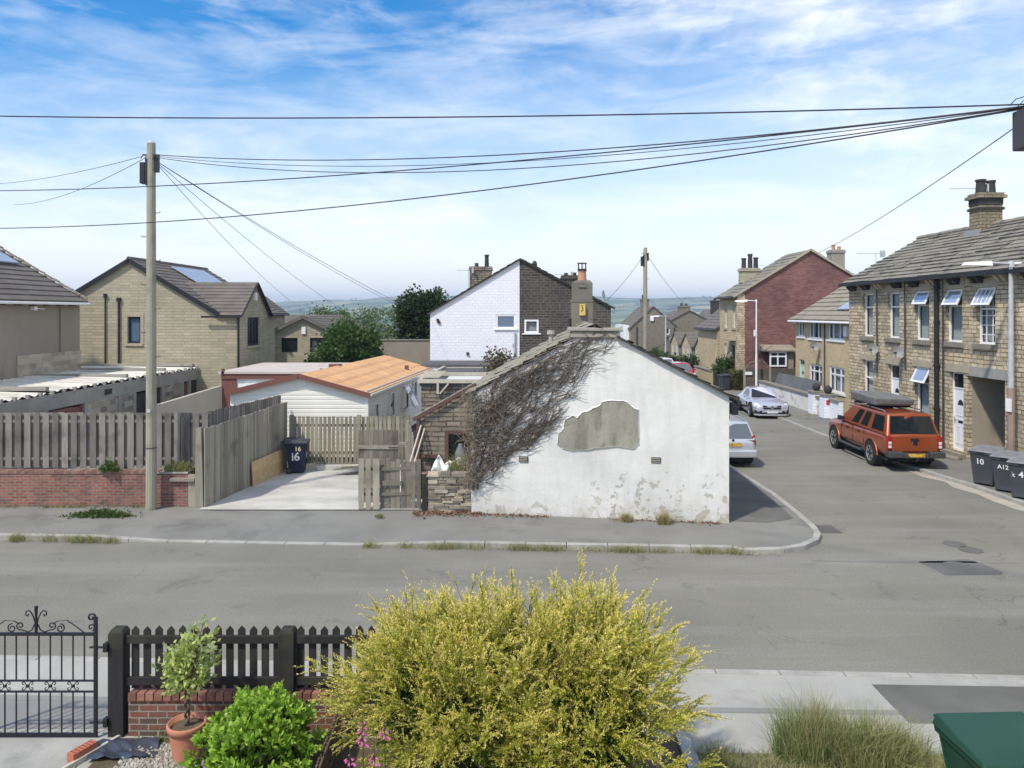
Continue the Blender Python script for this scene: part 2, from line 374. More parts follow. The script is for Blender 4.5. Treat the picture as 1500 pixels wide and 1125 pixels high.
    if barge is not None:
        bb = b0; mb = MB(); f = -.028
        for (ea, za) in ((e0[0],e0[1]), (e1[0],e1[1])):
            p, qq = q(ea,bb+f,za+lift-.11), q(rr,bb+f,zr+lift-.11); mb.beam(p, qq, .035, .2)
        mb.build('bargeboard', barge, root)
    return fr
def chimney(root, x0, x1, y0, y1, z0, z1, mw, mp, pots, cap=.08, name='chimney'):
    """stack with oversailing course and a row of pots [(x, y, r, h)]"""
    mb = MB(); mb.box(x0,x1,y0,y1,z0,z1-.22); mb.box(x0-cap,x1+cap,y0-cap,y1+cap,z1-.22,z1-.1); mb.box(x0-cap*.4,x1+cap*.4,y0-cap*.4,y1+cap*.4,z1-.1,z1)
    o = mb.build(name, mw, root)
    for x, y, r, h in pots:
        mb = MB(); mb.lathe((x,y,z1-.03), [(r*1.1,0),(r,.08),(r*.88,h*.85),(r*1.05,h*.87),(r*1.05,h),(r*.7,h),(r*.7,h-.12)], 12)
        p = mb.build('chimney_pot', mp, root, smooth=False); p.parent = o
    return o
def aerial(label, base, h, length, heading=0.0, group='rooftop television aerials'):
    t = thing('tv_aerial', label, 'aerial', base, heading, group); mb = MB(); mb.tube([(0,0,-.25),(0,0,h)], .016, 6); mb.build('mast', MT['galv'], t, local=True)
    mb = MB(); mb.beam((-length*.65,0,h-.05), (length*.35,0,h-.05), .02, .02); mb.build('boom', MT['galv'], t, local=True)
    mb = MB()
    for k in range(7): x = -length*.62+k*length*.11; mb.beam((x,-.16,h-.03), (x,.16,h-.03), .01, .01)
    mb.box(length*.22,length*.25,-.2,.2,h-.2,h+.12); mb.build('rib_element', MT['galv'], t, local=True)
    return t
def text(parent, s, size, loc, right, up, mat, name='house_number', ext=.002, font_shear=0.0):
    cu = bpy.data.curves.new(name, 'FONT'); cu.body = s; cu.size = size; cu.extrude = ext; cu.align_x = 'CENTER'; cu.align_y = 'CENTER'; cu.shear = font_shear; cu.offset = size*.015
    cu.materials.append(mat); to = bpy.data.objects.new(name, cu); me = bpy.data.meshes.new_from_object(to); bpy.data.objects.remove(to)
    if not me.materials: me.materials.append(mat)
    o = bpy.data.objects.new(name, me); COL.objects.link(o); o.parent = parent
    r, u = V(right).normalized(), V(up).normalized(); n = r.cross(u)
    m = Matrix((r, u, n)).transposed().to_4x4(); m.translation = V(loc); o.matrix_local = m
    return o
# ================================================================== camera, light, sky
cam = bpy.data.cameras.new('camera'); camo = bpy.data.objects.new('camera', cam); COL.objects.link(camo)
camo.location = (0, 0, H); camo.rotation_euler = (R(90), 0, 0); cam.sensor_width = 36; cam.lens = F/1500*36
cam.shift_y = -(562.5-CY)/1500; cam.clip_end = 9000; cam.clip_start = .1; S.camera = camo
SHX, SHY = .52, .56                                  # shadow cast per metre of height
sd = V((SHX, SHY, -1)).normalized()
sun = bpy.data.lights.new('sun', 'SUN'); suno = bpy.data.objects.new('sun', sun); COL.objects.link(suno)
sun.energy = 2.9; sun.angle = R(2.5); sun.color = (1, .93, .82); suno.rotation_euler = (-sd).to_track_quat('Z', 'Y').to_euler(); suno.location = (-20, -10, 40)
w = bpy.data.worlds.new('World'); S.world = w; w.use_nodes = True; nt = w.node_tree; bg = nt.nodes['Background']
sky = nt.nodes.new('ShaderNodeTexSky'); sky.sky_type = 'NISHITA'; sky.sun_disc = False
sky.sun_elevation = math.asin(-sd.z); sky.sun_rotation = math.atan2(-sd.x, -sd.y); sky.altitude = 150; sky.air_density = 1.0; sky.dust_density = 1.2; sky.ozone_density = 1.5
tc = nt.nodes.new('ShaderNodeTexCoord'); sx = nt.nodes.new('ShaderNodeSeparateXYZ'); nt.links.new(tc.outputs['Generated'], sx.inputs[0])
az = math_(nt, 'ARCTAN2', sx.outputs[0], sx.outputs[1])
cv = nt.nodes.new('ShaderNodeCombineXYZ'); nt.links.new(az, cv.inputs[0]); nt.links.new(math_(nt, 'MULTIPLY', sx.outputs[2], 1.15), cv.inputs[1])
def cloud(rot, sc, loc, s, det, rough, dist):
    mp = nt.nodes.new('ShaderNodeMapping'); mp.inputs['Rotation'].default_value = (0, 0, R(rot)); mp.inputs['Scale'].default_value = sc; mp.inputs['Location'].default_value = loc
    nt.links.new(cv.outputs[0], mp.inputs[0]); return noise(nt, mp.outputs[0], s, det, rough, dist)
n1 = cloud(-34, (1.0, 4.0, 1), (.3, .2, 0), 3.8, 8, .60, .5)         # combed streaks of cirrus
n2 = cloud(-20, (1.0, 1.6, 1), (2.2, 1.1, 0), 1.7, 7, .58, .6)       # broad veils
n3 = cloud(-40, (2.0, 5.0, 1), (5.2, .4, 0), 7.0, 5, .6, .4)         # mackerel ripples
cl = math_(nt, 'ADD', math_(nt, 'MULTIPLY', ramp(nt, n1, .43, .78), .48), math_(nt, 'MULTIPLY', ramp(nt, n2, .50, .80), .30))
cl = math_(nt, 'ADD', cl, math_(nt, 'MULTIPLY', math_(nt, 'MULTIPLY', ramp(nt, n3, .42, .68), ramp(nt, n2, .36, .56)), .30))
rgt = math_(nt, 'MULTIPLY', math_(nt, 'SUBTRACT', ramp(nt, az, -.6, .75), .32), .42); cl = math_(nt, 'ADD', cl, rgt)
low = math_(nt, 'POWER', math_(nt, 'MULTIPLY', ramp(nt, sx.outputs[2], .36, .0), .98), 1.35)          # thin cloud thickens towards the horizon
cl = math_(nt, 'SUBTRACT', 1.0, math_(nt, 'MULTIPLY', math_(nt, 'SUBTRACT', 1.0, math_(nt, 'MINIMUM', cl, .92)), math_(nt, 'SUBTRACT', 1.0, low)))
hs = nt.nodes.new('ShaderNodeHueSaturation'); hs.inputs['Saturation'].default_value = 1.55; hs.inputs['Value'].default_value = .92; nt.links.new(sky.outputs[0], hs.inputs['Color'])
skyc = mixc(nt, cl, hs.outputs[0], (6.1, 6.12, 6.1)); nt.links.new(skyc, bg.inputs['Color']); bg.inputs['Strength'].default_value = .15
S.view_settings.view_transform = 'Standard'; S.view_settings.look = 'None'; S.view_settings.exposure = .52; S.view_settings.gamma = 1
S.cycles.max_bounces = 6; S.cycles.diffuse_bounces = 3; S.cycles.glossy_bounces = 3; S.cycles.transparent_max_bounces = 8; S.cycles.transmission_bounces = 3; S.cycles.volume_bounces = 0
S.cycles.caustics_reflective = False; S.cycles.caustics_refractive = False

# ================================================================== materials
MT = {}
def asphalt():
    m, nt, b = newmat('asphalt'); v = coord(nt, 'Object')
    col = mixc(nt, ramp(nt, noise(nt, v, .30, 6), .35, .65), (.165,.160,.134), (.21,.203,.170))
    col = mixc(nt, math_(nt, 'MULTIPLY', ramp(nt, noise(nt, coord(nt, 'Object', (.12,1.1,1)), .8, 7, .65), .48, .72), .65), col, (.26,.253,.224))      # worn streaks along the street
    col = mixc(nt, math_(nt, 'MULTIPLY', ramp(nt, noise(nt, v, .9, 8, .7, .6), .60, .64), .35), col, (.105,.104,.096))                            # oil and damp stains
    col = mixc(nt, math_(nt, 'MULTIPLY', ramp(nt, noise(nt, v, 2.6, 6, .7), .66, .70), .5), col, (.27,.265,.24))
    vo = nt.nodes.new('ShaderNodeTexVoronoi'); vo.feature = 'DISTANCE_TO_EDGE'; vo.inputs['Scale'].default_value = .22
    nn = nt.nodes.new('ShaderNodeTexNoise'); nn.inputs['Scale'].default_value = .9; nn.inputs['Detail'].default_value = 7; nt.links.new(v, nn.inputs['Vector'])
    ad = nd(nt, 'ShaderNodeVectorMath', {0: v, 1: nd(nt, 'ShaderNodeVectorMath', {0: nn.outputs['Color'], 'Scale': 1.6}, operation='SCALE').outputs[0]}, operation='ADD'); nt.links.new(ad.outputs[0], vo.inputs['Vector'])
    cr = math_(nt, 'MULTIPLY', ramp(nt, vo.outputs['Distance'], .0035, .0), ramp(nt, noise(nt, v, .35, 3), .48, .6)); col = mixc(nt, math_(nt, 'MULTIPLY', cr, .55), col, (.06,.06,.055))
    f = noise(nt, v, 26, 6, .85); g = math_(nt, 'ADD', math_(nt, 'MULTIPLY', f, 1.5), .25); hs = nt.nodes.new('ShaderNodeHueSaturation'); nt.links.new(col, hs.inputs['Color']); nt.links.new(g, hs.inputs['Value'])
    nt.links.new(hs.outputs[0], b.inputs['Base Color']); b.inputs['Roughness'].default_value = .9; b.inputs['Specular IOR Level'].default_value = .25; bump(nt, b, f, .4, .01); return m
MT['asphalt'] = asphalt()
MT['asphalt_dark'] = noisy('asphalt_dark', (.105,.103,.093), (.145,.142,.128), .8, 70, .92, .35, amt=.25, bdist=.01)
MT['footway'] = noisy('footway', (.175,.172,.155), (.22,.217,.196), .6, 70, .92, .3, amt=.25, c3=(.11,.11,.105), s3=.35, bdist=.01)
MT['footway_old'] = noisy('footway_old', (.30,.296,.265), (.37,.365,.33), .9, 80, .9, .3, amt=.25, c3=(.24,.235,.22), s3=1.1, bdist=.008)
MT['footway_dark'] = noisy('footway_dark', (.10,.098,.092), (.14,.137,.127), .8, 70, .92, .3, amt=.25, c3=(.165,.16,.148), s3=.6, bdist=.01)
MT['footway_mid'] = noisy('footway_mid', (.20,.2,.19), (.24,.24,.225), .9, 80, .9, .3, amt=.22, bdist=.008)
MT['kerb'] = noisy('kerbstone', (.28,.275,.25), (.38,.37,.335), 2.5, 40, .9, .3, amt=.25)
MT['concrete'] = noisy('concrete', (.46,.45,.405), (.55,.54,.49), .7, 30, .9, .3, amt=.15, c3=(.30,.295,.26), s3=.8, lo3=.46, hi3=.72, st=(.6,1.3,1))
MT['precast'] = noisy('precast', (.27,.265,.235), (.36,.35,.315), 1.2, 30, .9, .25, amt=.22, c3=(.2,.2,.175), s3=1.2)
MT['soil'] = noisy('soil', (.09,.068,.045), (.15,.12,.08), 3, 40, .95, .8, amt=.4)
MT['dry_ground'] = noisy('dry_ground', (.20,.17,.115), (.28,.25,.17), 2.5, 45, .95, .8, amt=.4, c3=(.12,.13,.05), s3=2)
MT['sandy'] = noisy('sandy', (.36,.325,.26), (.44,.40,.33), 2, 50, .95, .4, amt=.3)
MT['white_paint'] = plain('white_paint', (.78,.79,.79), .45)
MT['upvc'] = plain('upvc', (.8,.82,.83), .3)
MT['glass'] = glassmat('glass', tint=(.88,.9,.91), see=.74); MT['glass_dark'] = glassmat('glass_dark', see=.25, dark=(.02,.025,.03)); MT['glass_blue'] = glassmat('glass_blue', see=.1, dark=(.10,.16,.25))
MT['frost'] = noisy('frosted_glass', (.34,.42,.43), (.42,.5,.51), 3, 40, .12, 0, amt=.1, spec=.7)
MT['net'] = noisy('net_curtain', (.5,.52,.52), (.66,.67,.66), 8, 60, .9, 0, amt=.15)
MT['blind'] = noisy('roller_blind', (.50,.57,.56), (.56,.62,.61), 2, 60, .8, 0, amt=.08)
MT['black_iron'] = plain('black_iron', (.018,.018,.024), .45, .3)
MT['black_plastic'] = noisy('black_plastic', (.016,.017,.02), (.026,.027,.03), 2, 30, .5, .05, amt=.15)
MT['bin_grey'] = noisy('bin_grey', (.045,.05,.06), (.062,.068,.078), 1.5, 40, .55, .08, amt=.15, c3=(.09,.095,.1), s3=2.4, lo3=.58, hi3=.8)
MT['bin_navy'] = noisy('bin_navy', (.012,.015,.04), (.02,.024,.055), 1.5, 40, .5, .06, amt=.15)
MT['bin_lid'] = noisy('bin_lid', (.16,.165,.17), (.24,.245,.25), 4, 40, .5, .06, amt=.15)
MT['bin_green'] = noisy('bin_green', (.014,.055,.035), (.022,.075,.048), 1.3, 30, .45, .05, amt=.12)
MT['galv'] = noisy('galvanised', (.38,.40,.41), (.48,.5,.51), 4, 40, .45, .05, amt=.12)
MT['lead'] = plain('lead_flashing', (.28,.29,.30), .55)
MT['pole_wood'] = wood('pole_wood', (.26,.25,.19), (.36,.345,.275), (9,9,.5), c3=(.2,.19,.15), per=.02)
MT['fence_old'] = wood('fence_weathered', (.165,.15,.135), (.245,.225,.2), c3=(.115,.105,.095), per=.3)
MT['fence_pale'] = wood('fence_pale', (.24,.22,.175), (.33,.305,.25), c3=(.17,.155,.125), per=.28)
MT['fence_green'] = wood('fence_greened', (.22,.205,.15), (.29,.275,.205), c3=(.16,.165,.11), per=.22)
MT['gate_wood'] = wood('gate_wood', (.14,.125,.10), (.215,.195,.155), c3=(.09,.08,.065), per=.28)
MT['stain_black'] = wood('black_stain', (.022,.02,.021), (.036,.033,.031), c3=(.055,.056,.036), per=.2)
MT['trellis'] = wood('trellis_brown', (.09,.065,.045), (.14,.11,.075), per=.25)
MT['osb'] = noisy('chipboard', (.52,.36,.19), (.62,.45,.25), 6, 30, .8, .15, amt=.15)
MT['timber_pale'] = wood('timber_pale', (.42,.38,.31), (.52,.48,.40), (3,3,3), per=.2)
MT['red_brick'] = masonry('old_red_brick', (.21,.078,.058), (.34,.14,.105), (.26,.23,.195), .225, .078, .012, (.07,.05,.05), .55, .012, .9, c3=(.115,.085,.085), s_st=.9)
MT['red_gable'] = masonry('purple_red_brick', (.165,.07,.06), (.27,.125,.108), (.20,.15,.135), .34, .115, .012, (.10,.055,.055), .6, .008, .4, c3=(.14,.065,.06), s_st=.4)
MT['garden_brick'] = masonry('garden_brick', (.27,.095,.062), (.10,.07,.06), (.30,.28,.235), .225, .078, .008, (.07,.07,.05), .6, .005, .8, s_st=1.3)
MT['stone'] = masonry('yellow_stone', (.68,.56,.375), (.40,.32,.205), (.19,.155,.11), .34, .145, .018, (.18,.155,.12), .6, .04, 1.0, c3=(.70,.60,.43), squash=1.7, sf=3, s_st=.8)
MT['stone_bright'] = masonry('pale_stone', (.56,.46,.30), (.46,.37,.235), (.34,.28,.19), .34, .12, .012, (.25,.2,.13), .35, .02, .6, squash=1.4, sf=3)
MT['stone_grey'] = masonry('buff_stone', (.46,.415,.30), (.37,.335,.245), (.29,.26,.19), .45, .15, .012, (.17,.16,.125), .45, .008, .5, squash=1.5, sf=2, s_st=.3)
MT['stone_rough'] = masonry('rough_stone', (.29,.25,.19), (.19,.165,.13), (.10,.088,.07), .40, .13, .02, (.07,.05,.055), .6, .05, 1.0, c3=(.36,.31,.22), squash=1.6, sf=3, s_st=.7)
MT['stone_dark'] = masonry('sooty_stone', (.085,.076,.064), (.05,.045,.04), (.18,.165,.14), .34, .14, .014, (.03,.028,.03), .5, .02, .7, c3=(.12,.105,.085), squash=1.5, sf=3)
MT['white_brick'] = masonry('white_brick', (.80,.82,.86), (.76,.78,.83), (.66,.69,.75), .30, .15, .012, (.62,.63,.66), .25, .012, .35)
MT['plinth'] = masonry('mixed_stone_facing', (.47,.42,.32), (.31,.25,.19), (.40,.37,.31), .5, .22, .012, (.3,.24,.19), .3, .03, .5, c3=(.55,.5,.4), squash=1.7, sf=2)
MT['render_brown'] = noisy('render_brown', (.27,.235,.19), (.32,.28,.225), .7, 40, .95, .3, amt=.15, c3=(.2,.175,.148), s3=.55, st=(1,1,.35))
MT['render_grey'] = noisy('render_grey', (.26,.245,.205), (.31,.29,.245), .9, 35, .95, .3, amt=.2, c3=(.19,.18,.15), s3=1.1, st=(1,1,.5))
MT['house_grey'] = masonry('grey_brown_stone', (.23,.205,.165), (.18,.16,.13), (.2,.18,.145), .3, .12, .01, (.14,.125,.1), .4, .01, .3)
MT['slate_stone'] = noisy('stone_slate', (.20,.185,.15), (.275,.255,.205), 1.6, 16, .9, .5, amt=.4, c3=(.12,.115,.10), s3=1.6, lo3=.5, hi3=.62)
MT['slate_mossy'] = noisy('mossy_slate', (.23,.215,.165), (.30,.285,.215), 2.2, 18, .95, .7, amt=.4, c3=(.17,.165,.10), s3=1.8)
MT['tile_dark'] = noisy('dark_tile', (.115,.10,.088), (.16,.143,.122), 1.2, 18, .8, .3, amt=.3, c3=(.14,.13,.11), s3=1.5)
MT['tile_brown'] = noisy('brown_tile', (.12,.108,.092), (.165,.15,.125), 1.2, 18, .85, .3, amt=.3)
MT['tile_buff'] = noisy('buff_tile', (.24,.215,.165), (.30,.27,.21), 1.4, 18, .85, .3, amt=.3, c3=(.19,.17,.13), s3=1.2)
MT['soot'] = noisy('soot', (.035,.033,.032), (.06,.056,.052), 3, 30, .9, .3, amt=.2)
MT['pot_clay'] = noisy('chimney_clay', (.40,.21,.13), (.46,.27,.175), 3, 25, .85, .2, amt=.2)
MT['stone_cut'] = noisy('cut_stone', (.36,.315,.23), (.43,.38,.28), 2.2, 25, .9, .3, amt=.25, c3=(.15,.135,.11), s3=2.2, lo3=.58, hi3=.75)
MT['stone_sill'] = noisy('weathered_sill', (.20,.185,.15), (.28,.26,.21), 3, 25, .9, .3, amt=.3, c3=(.10,.095,.085), s3=3)
MT['maroon'] = plain('maroon_trim', (.17,.065,.05), .5)
MT['old_brown'] = plain('old_brown_paint', (.105,.055,.044), .65)
MT['sash_glass'] = plain('sash_glass', (.50,.55,.61), .06, .55)
MT['wine'] = plain('brown_panel', (.16,.06,.045), .6)
MT['siding'] = noisy('cream_siding', (.74,.73,.66), (.80,.79,.73), .6, 30, .5, .05, amt=.05)
MT['asbestos'] = noisy('cement_sheet', (.54,.52,.455), (.70,.68,.60), 1.1, 25, .9, .4, amt=.3, c3=(.27,.26,.22), s3=.9, lo3=.48, hi3=.66, st=(.35,1.5,1))
MT['orange_roof'] = masonry('orange_roof_sheet', (.66,.385,.19), (.60,.345,.17), (.36,.22,.13), 1.1, .62, .02, (.45,.30,.19), .35, .004, .2, s_st=.6)
MT['pink_roof'] = noisy('pink_grey_roof', (.46,.41,.36), (.52,.47,.42), 1, 25, .8, .1, amt=.12)
MT['solar'] = masonry('solar_panel', (.05,.075,.13), (.06,.085,.145), (.35,.38,.42), 1.0, 1.6, .03, (.05,.07,.12), .1, .0, 0, rough=.12)
MT['solar_grey'] = masonry('grey_panel', (.30,.37,.47), (.33,.40,.50), (.24,.29,.36), 1.0, .5, .015, (.3,.36,.45), .1, .0, 0, rough=.35)
MT['felt'] = noisy('roof_felt', (.075,.075,.08), (.12,.12,.12), 1, 40, .95, .3, amt=.3)
MT['rubber'] = plain('tyre_rubber', (.018,.018,.018), .85); MT['alloy'] = plain('alloy', (.5,.51,.52), .3, .8)
MT['red_lamp'] = plain('red_lamp', (.32,.015,.02), .15); MT['clear_lamp'] = plain('clear_lamp', (.72,.74,.76), .12, .2); MT['chrome'] = plain('chrome', (.75,.76,.78), .15, 1.0)
MT['trim_grey'] = plain('trim_grey', (.05,.05,.052), .55); MT['under'] = plain('underbody', (.012,.012,.013), .9)
MT['plate_yellow'] = noisy('yellow_plate', (.55,.34,.05), (.62,.40,.08), 4, 20, .5, 0, amt=.1, c3=(.12,.08,.03), s3=9, lo3=.52, hi3=.6)
MT['plate_white'] = noisy('white_plate', (.62,.63,.66), (.68,.69,.72), 4, 20, .5, 0, amt=.1, c3=(.3,.31,.36), s3=9, lo3=.52, hi3=.62)
def paint(name, c, metal=.35): return plain(name, c, .32, metal, .5, .8)
MT['orange_paint'] = paint('orange_paint', (.36,.082,.024), .4); MT['silver_paint'] = paint('silver_paint', (.56,.58,.63), .55); MT['silver_cool'] = paint('silver_cool', (.55,.57,.66), .5)
MT['red_paint'] = paint('red_paint', (.45,.03,.06), .1); MT['carwhite_paint'] = paint('white_car_paint', (.72,.73,.74), .0)
MT['car_glass'] = plain('car_glass', (.012,.016,.018), .05, 0, .7); MT['car_glass_pale'] = plain('car_glass_pale', (.10,.12,.13), .06, 0, .8)
MT['canvas'] = noisy('grey_canvas', (.14,.14,.138), (.19,.19,.185), 5, 60, .85, .4, amt=.15, bdist=.03)
MT['terracotta'] = noisy('terracotta', (.42,.17,.105), (.50,.225,.15), 2.5, 30, .75, .1, amt=.12, c3=(.36,.15,.1), s3=3)
MT['cream_number'] = plain('cream_number', (.66,.58,.36), .6); MT['white_number'] = plain('white_number', (.75,.75,.74), .6)
MT['cable'] = plain('cable_black', (.02,.02,.022), .6)

# whitewashed gable: lime coat that has blistered off low down, in spots and along cracks
def whitewash():
    m, nt, b = newmat('whitewash'); v = coord(nt, 'Object'); tc = nt.nodes.new('ShaderNodeTexCoord'); s = nt.nodes.new('ShaderNodeSeparateXYZ'); nt.links.new(tc.outputs['Object'], s.inputs[0])
    col = mixc(nt, ramp(nt, noise(nt, v, .8, 7, .6), .35, .68), (.61,.605,.57), (.715,.71,.68))
    col = mixc(nt, math_(nt, 'MULTIPLY', ramp(nt, noise(nt, coord(nt, 'Object', (2.6,2.6,.42)), 1.2, 7, .7), .46, .72), .6), col, (.52,.52,.475))
    col = mixc(nt, math_(nt, 'MULTIPLY', ramp(nt, noise(nt, v, 7.0, 5, .75), .58, .74), .35), col, (.56,.555,.50))
    lowm = ramp(nt, s.outputs[2], 1.25, .15)
    pz = noise(nt, v, 1.9, 10, .72, .6)
    peel = ramp(nt, math_(nt, 'ADD', pz, math_(nt, 'MULTIPLY', lowm, .13)), .695, .715)
    xr = math_(nt, 'MULTIPLY', ramp(nt, s.outputs[0], 2.6, 3.4), ramp(nt, s.outputs[2], 1.6, 1.0))
    peel2 = math_(nt, 'MULTIPLY', ramp(nt, math_(nt, 'ADD', noise(nt, v, 4.3, 7, .6, .3), math_(nt, 'MULTIPLY', lowm, .06)), .60, .625), xr)
    pk = math_(nt, 'MAXIMUM', math_(nt, 'MULTIPLY', peel, lowm), peel2)
    col = mixc(nt, math_(nt, 'MULTIPLY', pk, .8), col, (.40,.375,.30))
    spl = math_(nt, 'MULTIPLY', ramp(nt, s.outputs[2], .8, .0), ramp(nt, noise(nt, v, 2.4, 8, .72), .40, .62))
    col = mixc(nt, math_(nt, 'MULTIPLY', spl, .7), col, (.36,.33,.26))
    vo = nt.nodes.new('ShaderNodeTexVoronoi'); vo.feature = 'DISTANCE_TO_EDGE'; vo.inputs['Scale'].default_value = .8
    dv = nd(nt, 'ShaderNodeVectorMath', {0: v, 1: (0,0,0)}, operation='ADD')
    nn = nt.nodes.new('ShaderNodeTexNoise'); nn.inputs['Scale'].default_value = 2.4; nn.inputs['Detail'].default_value = 6; nt.links.new(v, nn.inputs['Vector'])
    nt.links.new(nd(nt, 'ShaderNodeVectorMath', {0: nn.outputs['Color'], 'Scale': .6}, operation='SCALE').outputs[0], dv.inputs[1]); nt.links.new(dv.outputs[0], vo.inputs['Vector'])
    crack = math_(nt, 'MULTIPLY', ramp(nt, vo.outputs['Distance'], .006, .0), math_(nt, 'MULTIPLY', ramp(nt, noise(nt, v, .9, 3), .5, .62), ramp(nt, s.outputs[2], 1.9, .9)))
    col = mixc(nt, math_(nt, 'MULTIPLY', crack, .55), col, (.25,.235,.19))
    nt.links.new(col, b.inputs['Base Color']); b.inputs['Roughness'].default_value = .9; b.inputs['Specular IOR Level'].default_value = .2
    hgt = math_(nt, 'SUBTRACT', math_(nt, 'ADD', math_(nt, 'MULTIPLY', noise(nt, v, 3.5, 6, .6), .8), math_(nt, 'MULTIPLY', noise(nt, v, 30, 3), .12)), math_(nt, 'MULTIPLY', pk, .5))
    bump(nt, b, hgt, .5, .035); return m
MT['whitewash'] = whitewash()
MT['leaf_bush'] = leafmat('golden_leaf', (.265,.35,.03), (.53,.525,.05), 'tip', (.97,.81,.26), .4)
MT['leaf_bright'] = leafmat('bright_leaf', (.15,.32,.022), (.28,.47,.045), 'tip', (.48,.62,.11), .35, .35)
MT['leaf_bay'] = leafmat('pot_leaf', (.27,.36,.07), (.42,.50,.14), 'tip', (.62,.66,.28), .3, .4)
MT['leaf_dark'] = leafmat('dark_leaf', (.025,.052,.016), (.05,.09,.024)); MT['leaf_mid'] = leafmat('mid_leaf', (.045,.095,.022), (.085,.15,.035))
MT['leaf_light'] = leafmat('light_leaf', (.10,.15,.05), (.16,.21,.075)); MT['leaf_hedge'] = leafmat('hedge_leaf', (.10,.11,.03), (.17,.165,.055)); MT['leaf_dry'] = leafmat('dry_leaf', (.13,.06,.04), (.28,.16,.10), trans=.1)
MT['grass_green'] = leafmat('grass_green', (.11,.15,.035), (.20,.24,.07)); MT['grass_dry'] = leafmat('grass_dry', (.32,.27,.13), (.46,.40,.21)); MT['grass_mix'] = leafmat('grass_mix', (.17,.22,.06), (.40,.38,.18))
MT['bark'] = noisy('bark', (.09,.07,.05), (.14,.11,.08), 6, 40, .95, .6, amt=.35, st=(1,1,.3))
MT['petal'] = leafmat('foxglove_petal', (.55,.13,.34), (.68,.22,.46), trans=.3)
MT['twig_dark'] = noisy('twig_dark', (.065,.05,.04), (.125,.10,.08), 5, 30, .95, 0, amt=.2); MT['twig_grey'] = noisy('twig_grey', (.17,.135,.10), (.27,.225,.17), 5, 30, .95, 0, amt=.2)

# ================================================================== terrain, hills
def land(x, y):
    def ss(a, b, t): t = np.clip((t-a)/(b-a), 0, 1); return t*t*(3-2*t)
    z = -.06-22*ss(110, 520, y)-14*ss(500, 1200, y)
    n = np.sin(x*.0021+1.3)*.5+np.sin(x*.0053+y*.0011)*.3+np.sin(x*.011+2.0-y*.003)*.2
    z = z+ss(1300, 3300, y)*(92+30*n)+ss(700, 1300, y)*(6+6*np.sin(x*.006+y*.002))+1.6*ss(600, 1500, y)*np.sin(x*.021+y*.017)
    z = z-.9*ss(70, 110, y)
    return z
MT['fields'] = None
def fields():
    m, nt, b = newmat('fields'); v = coord(nt, 'Object')
    vo = nt.nodes.new('ShaderNodeTexVoronoi'); vo.inputs['Scale'].default_value = .0075; nt.links.new(v, vo.inputs['Vector'])
    sp = nt.nodes.new('ShaderNodeSeparateColor'); nt.links.new(vo.outputs['Color'], sp.inputs[0])
    col = mixc(nt, sp.outputs[0], (.11,.17,.05), (.34,.33,.15)); col = mixc(nt, math_(nt, 'MULTIPLY', ramp(nt, sp.outputs[1], .7, .8), .6), col, (.50,.43,.24))
    col = mixc(nt, ramp(nt, noise(nt, coord(nt, 'Object', (1,1.6,1)), .0055, 7, .65), .53, .57), col, (.04,.07,.03))
    ve = nt.nodes.new('ShaderNodeTexVoronoi'); ve.feature = 'DISTANCE_TO_EDGE'; ve.inputs['Scale'].default_value = .0075; nt.links.new(v, ve.inputs['Vector'])
    col = mixc(nt, ramp(nt, ve.outputs['Distance'], .05, .02), col, (.05,.08,.035))
    nt.links.new(col, b.inputs['Base Color']); b.inputs['Roughness'].default_value = .95; b.inputs['Specular IOR Level'].default_value = .1; return m
MT['fields'] = fields()
xs = np.sinh(np.linspace(-1, 1, 121)*4.2)/math.sinh(4.2)*3300; ys = np.concatenate([np.array([-40., 0., 40.]), 70+4130*(np.linspace(0, 1, 130)**2.1)])
X, Y = np.meshgrid(xs, ys); Z = land(X, Y); nx, ny = len(xs), len(ys)
ii = (np.arange(ny-1)[:,None]*nx+np.arange(nx-1)[None,:]).ravel()
tag(npmesh('hills', np.stack([X, Y, Z], -1).reshape(-1,3), np.stack([ii, ii+1, ii+nx+1, ii+nx], 1), MT['fields']), kind='structure')
hz = MB(); hz.box(-3500, 3500, -60, 4350, -60, 90)
m = bpy.data.materials.new('air'); m.use_nodes = True; nt = m.node_tree; nt.nodes.clear()
pv = nt.nodes.new('ShaderNodeVolumePrincipled'); pv.inputs['Color'].default_value = (.60,.77,1,1); pv.inputs['Density'].default_value = .00035; pv.inputs['Anisotropy'].default_value = .2
ou = nt.nodes.new('ShaderNodeOutputMaterial'); nt.links.new(pv.outputs[0], ou.inputs['Volume'])
tag(hz.build('haze', m, uv=False), kind='stuff')

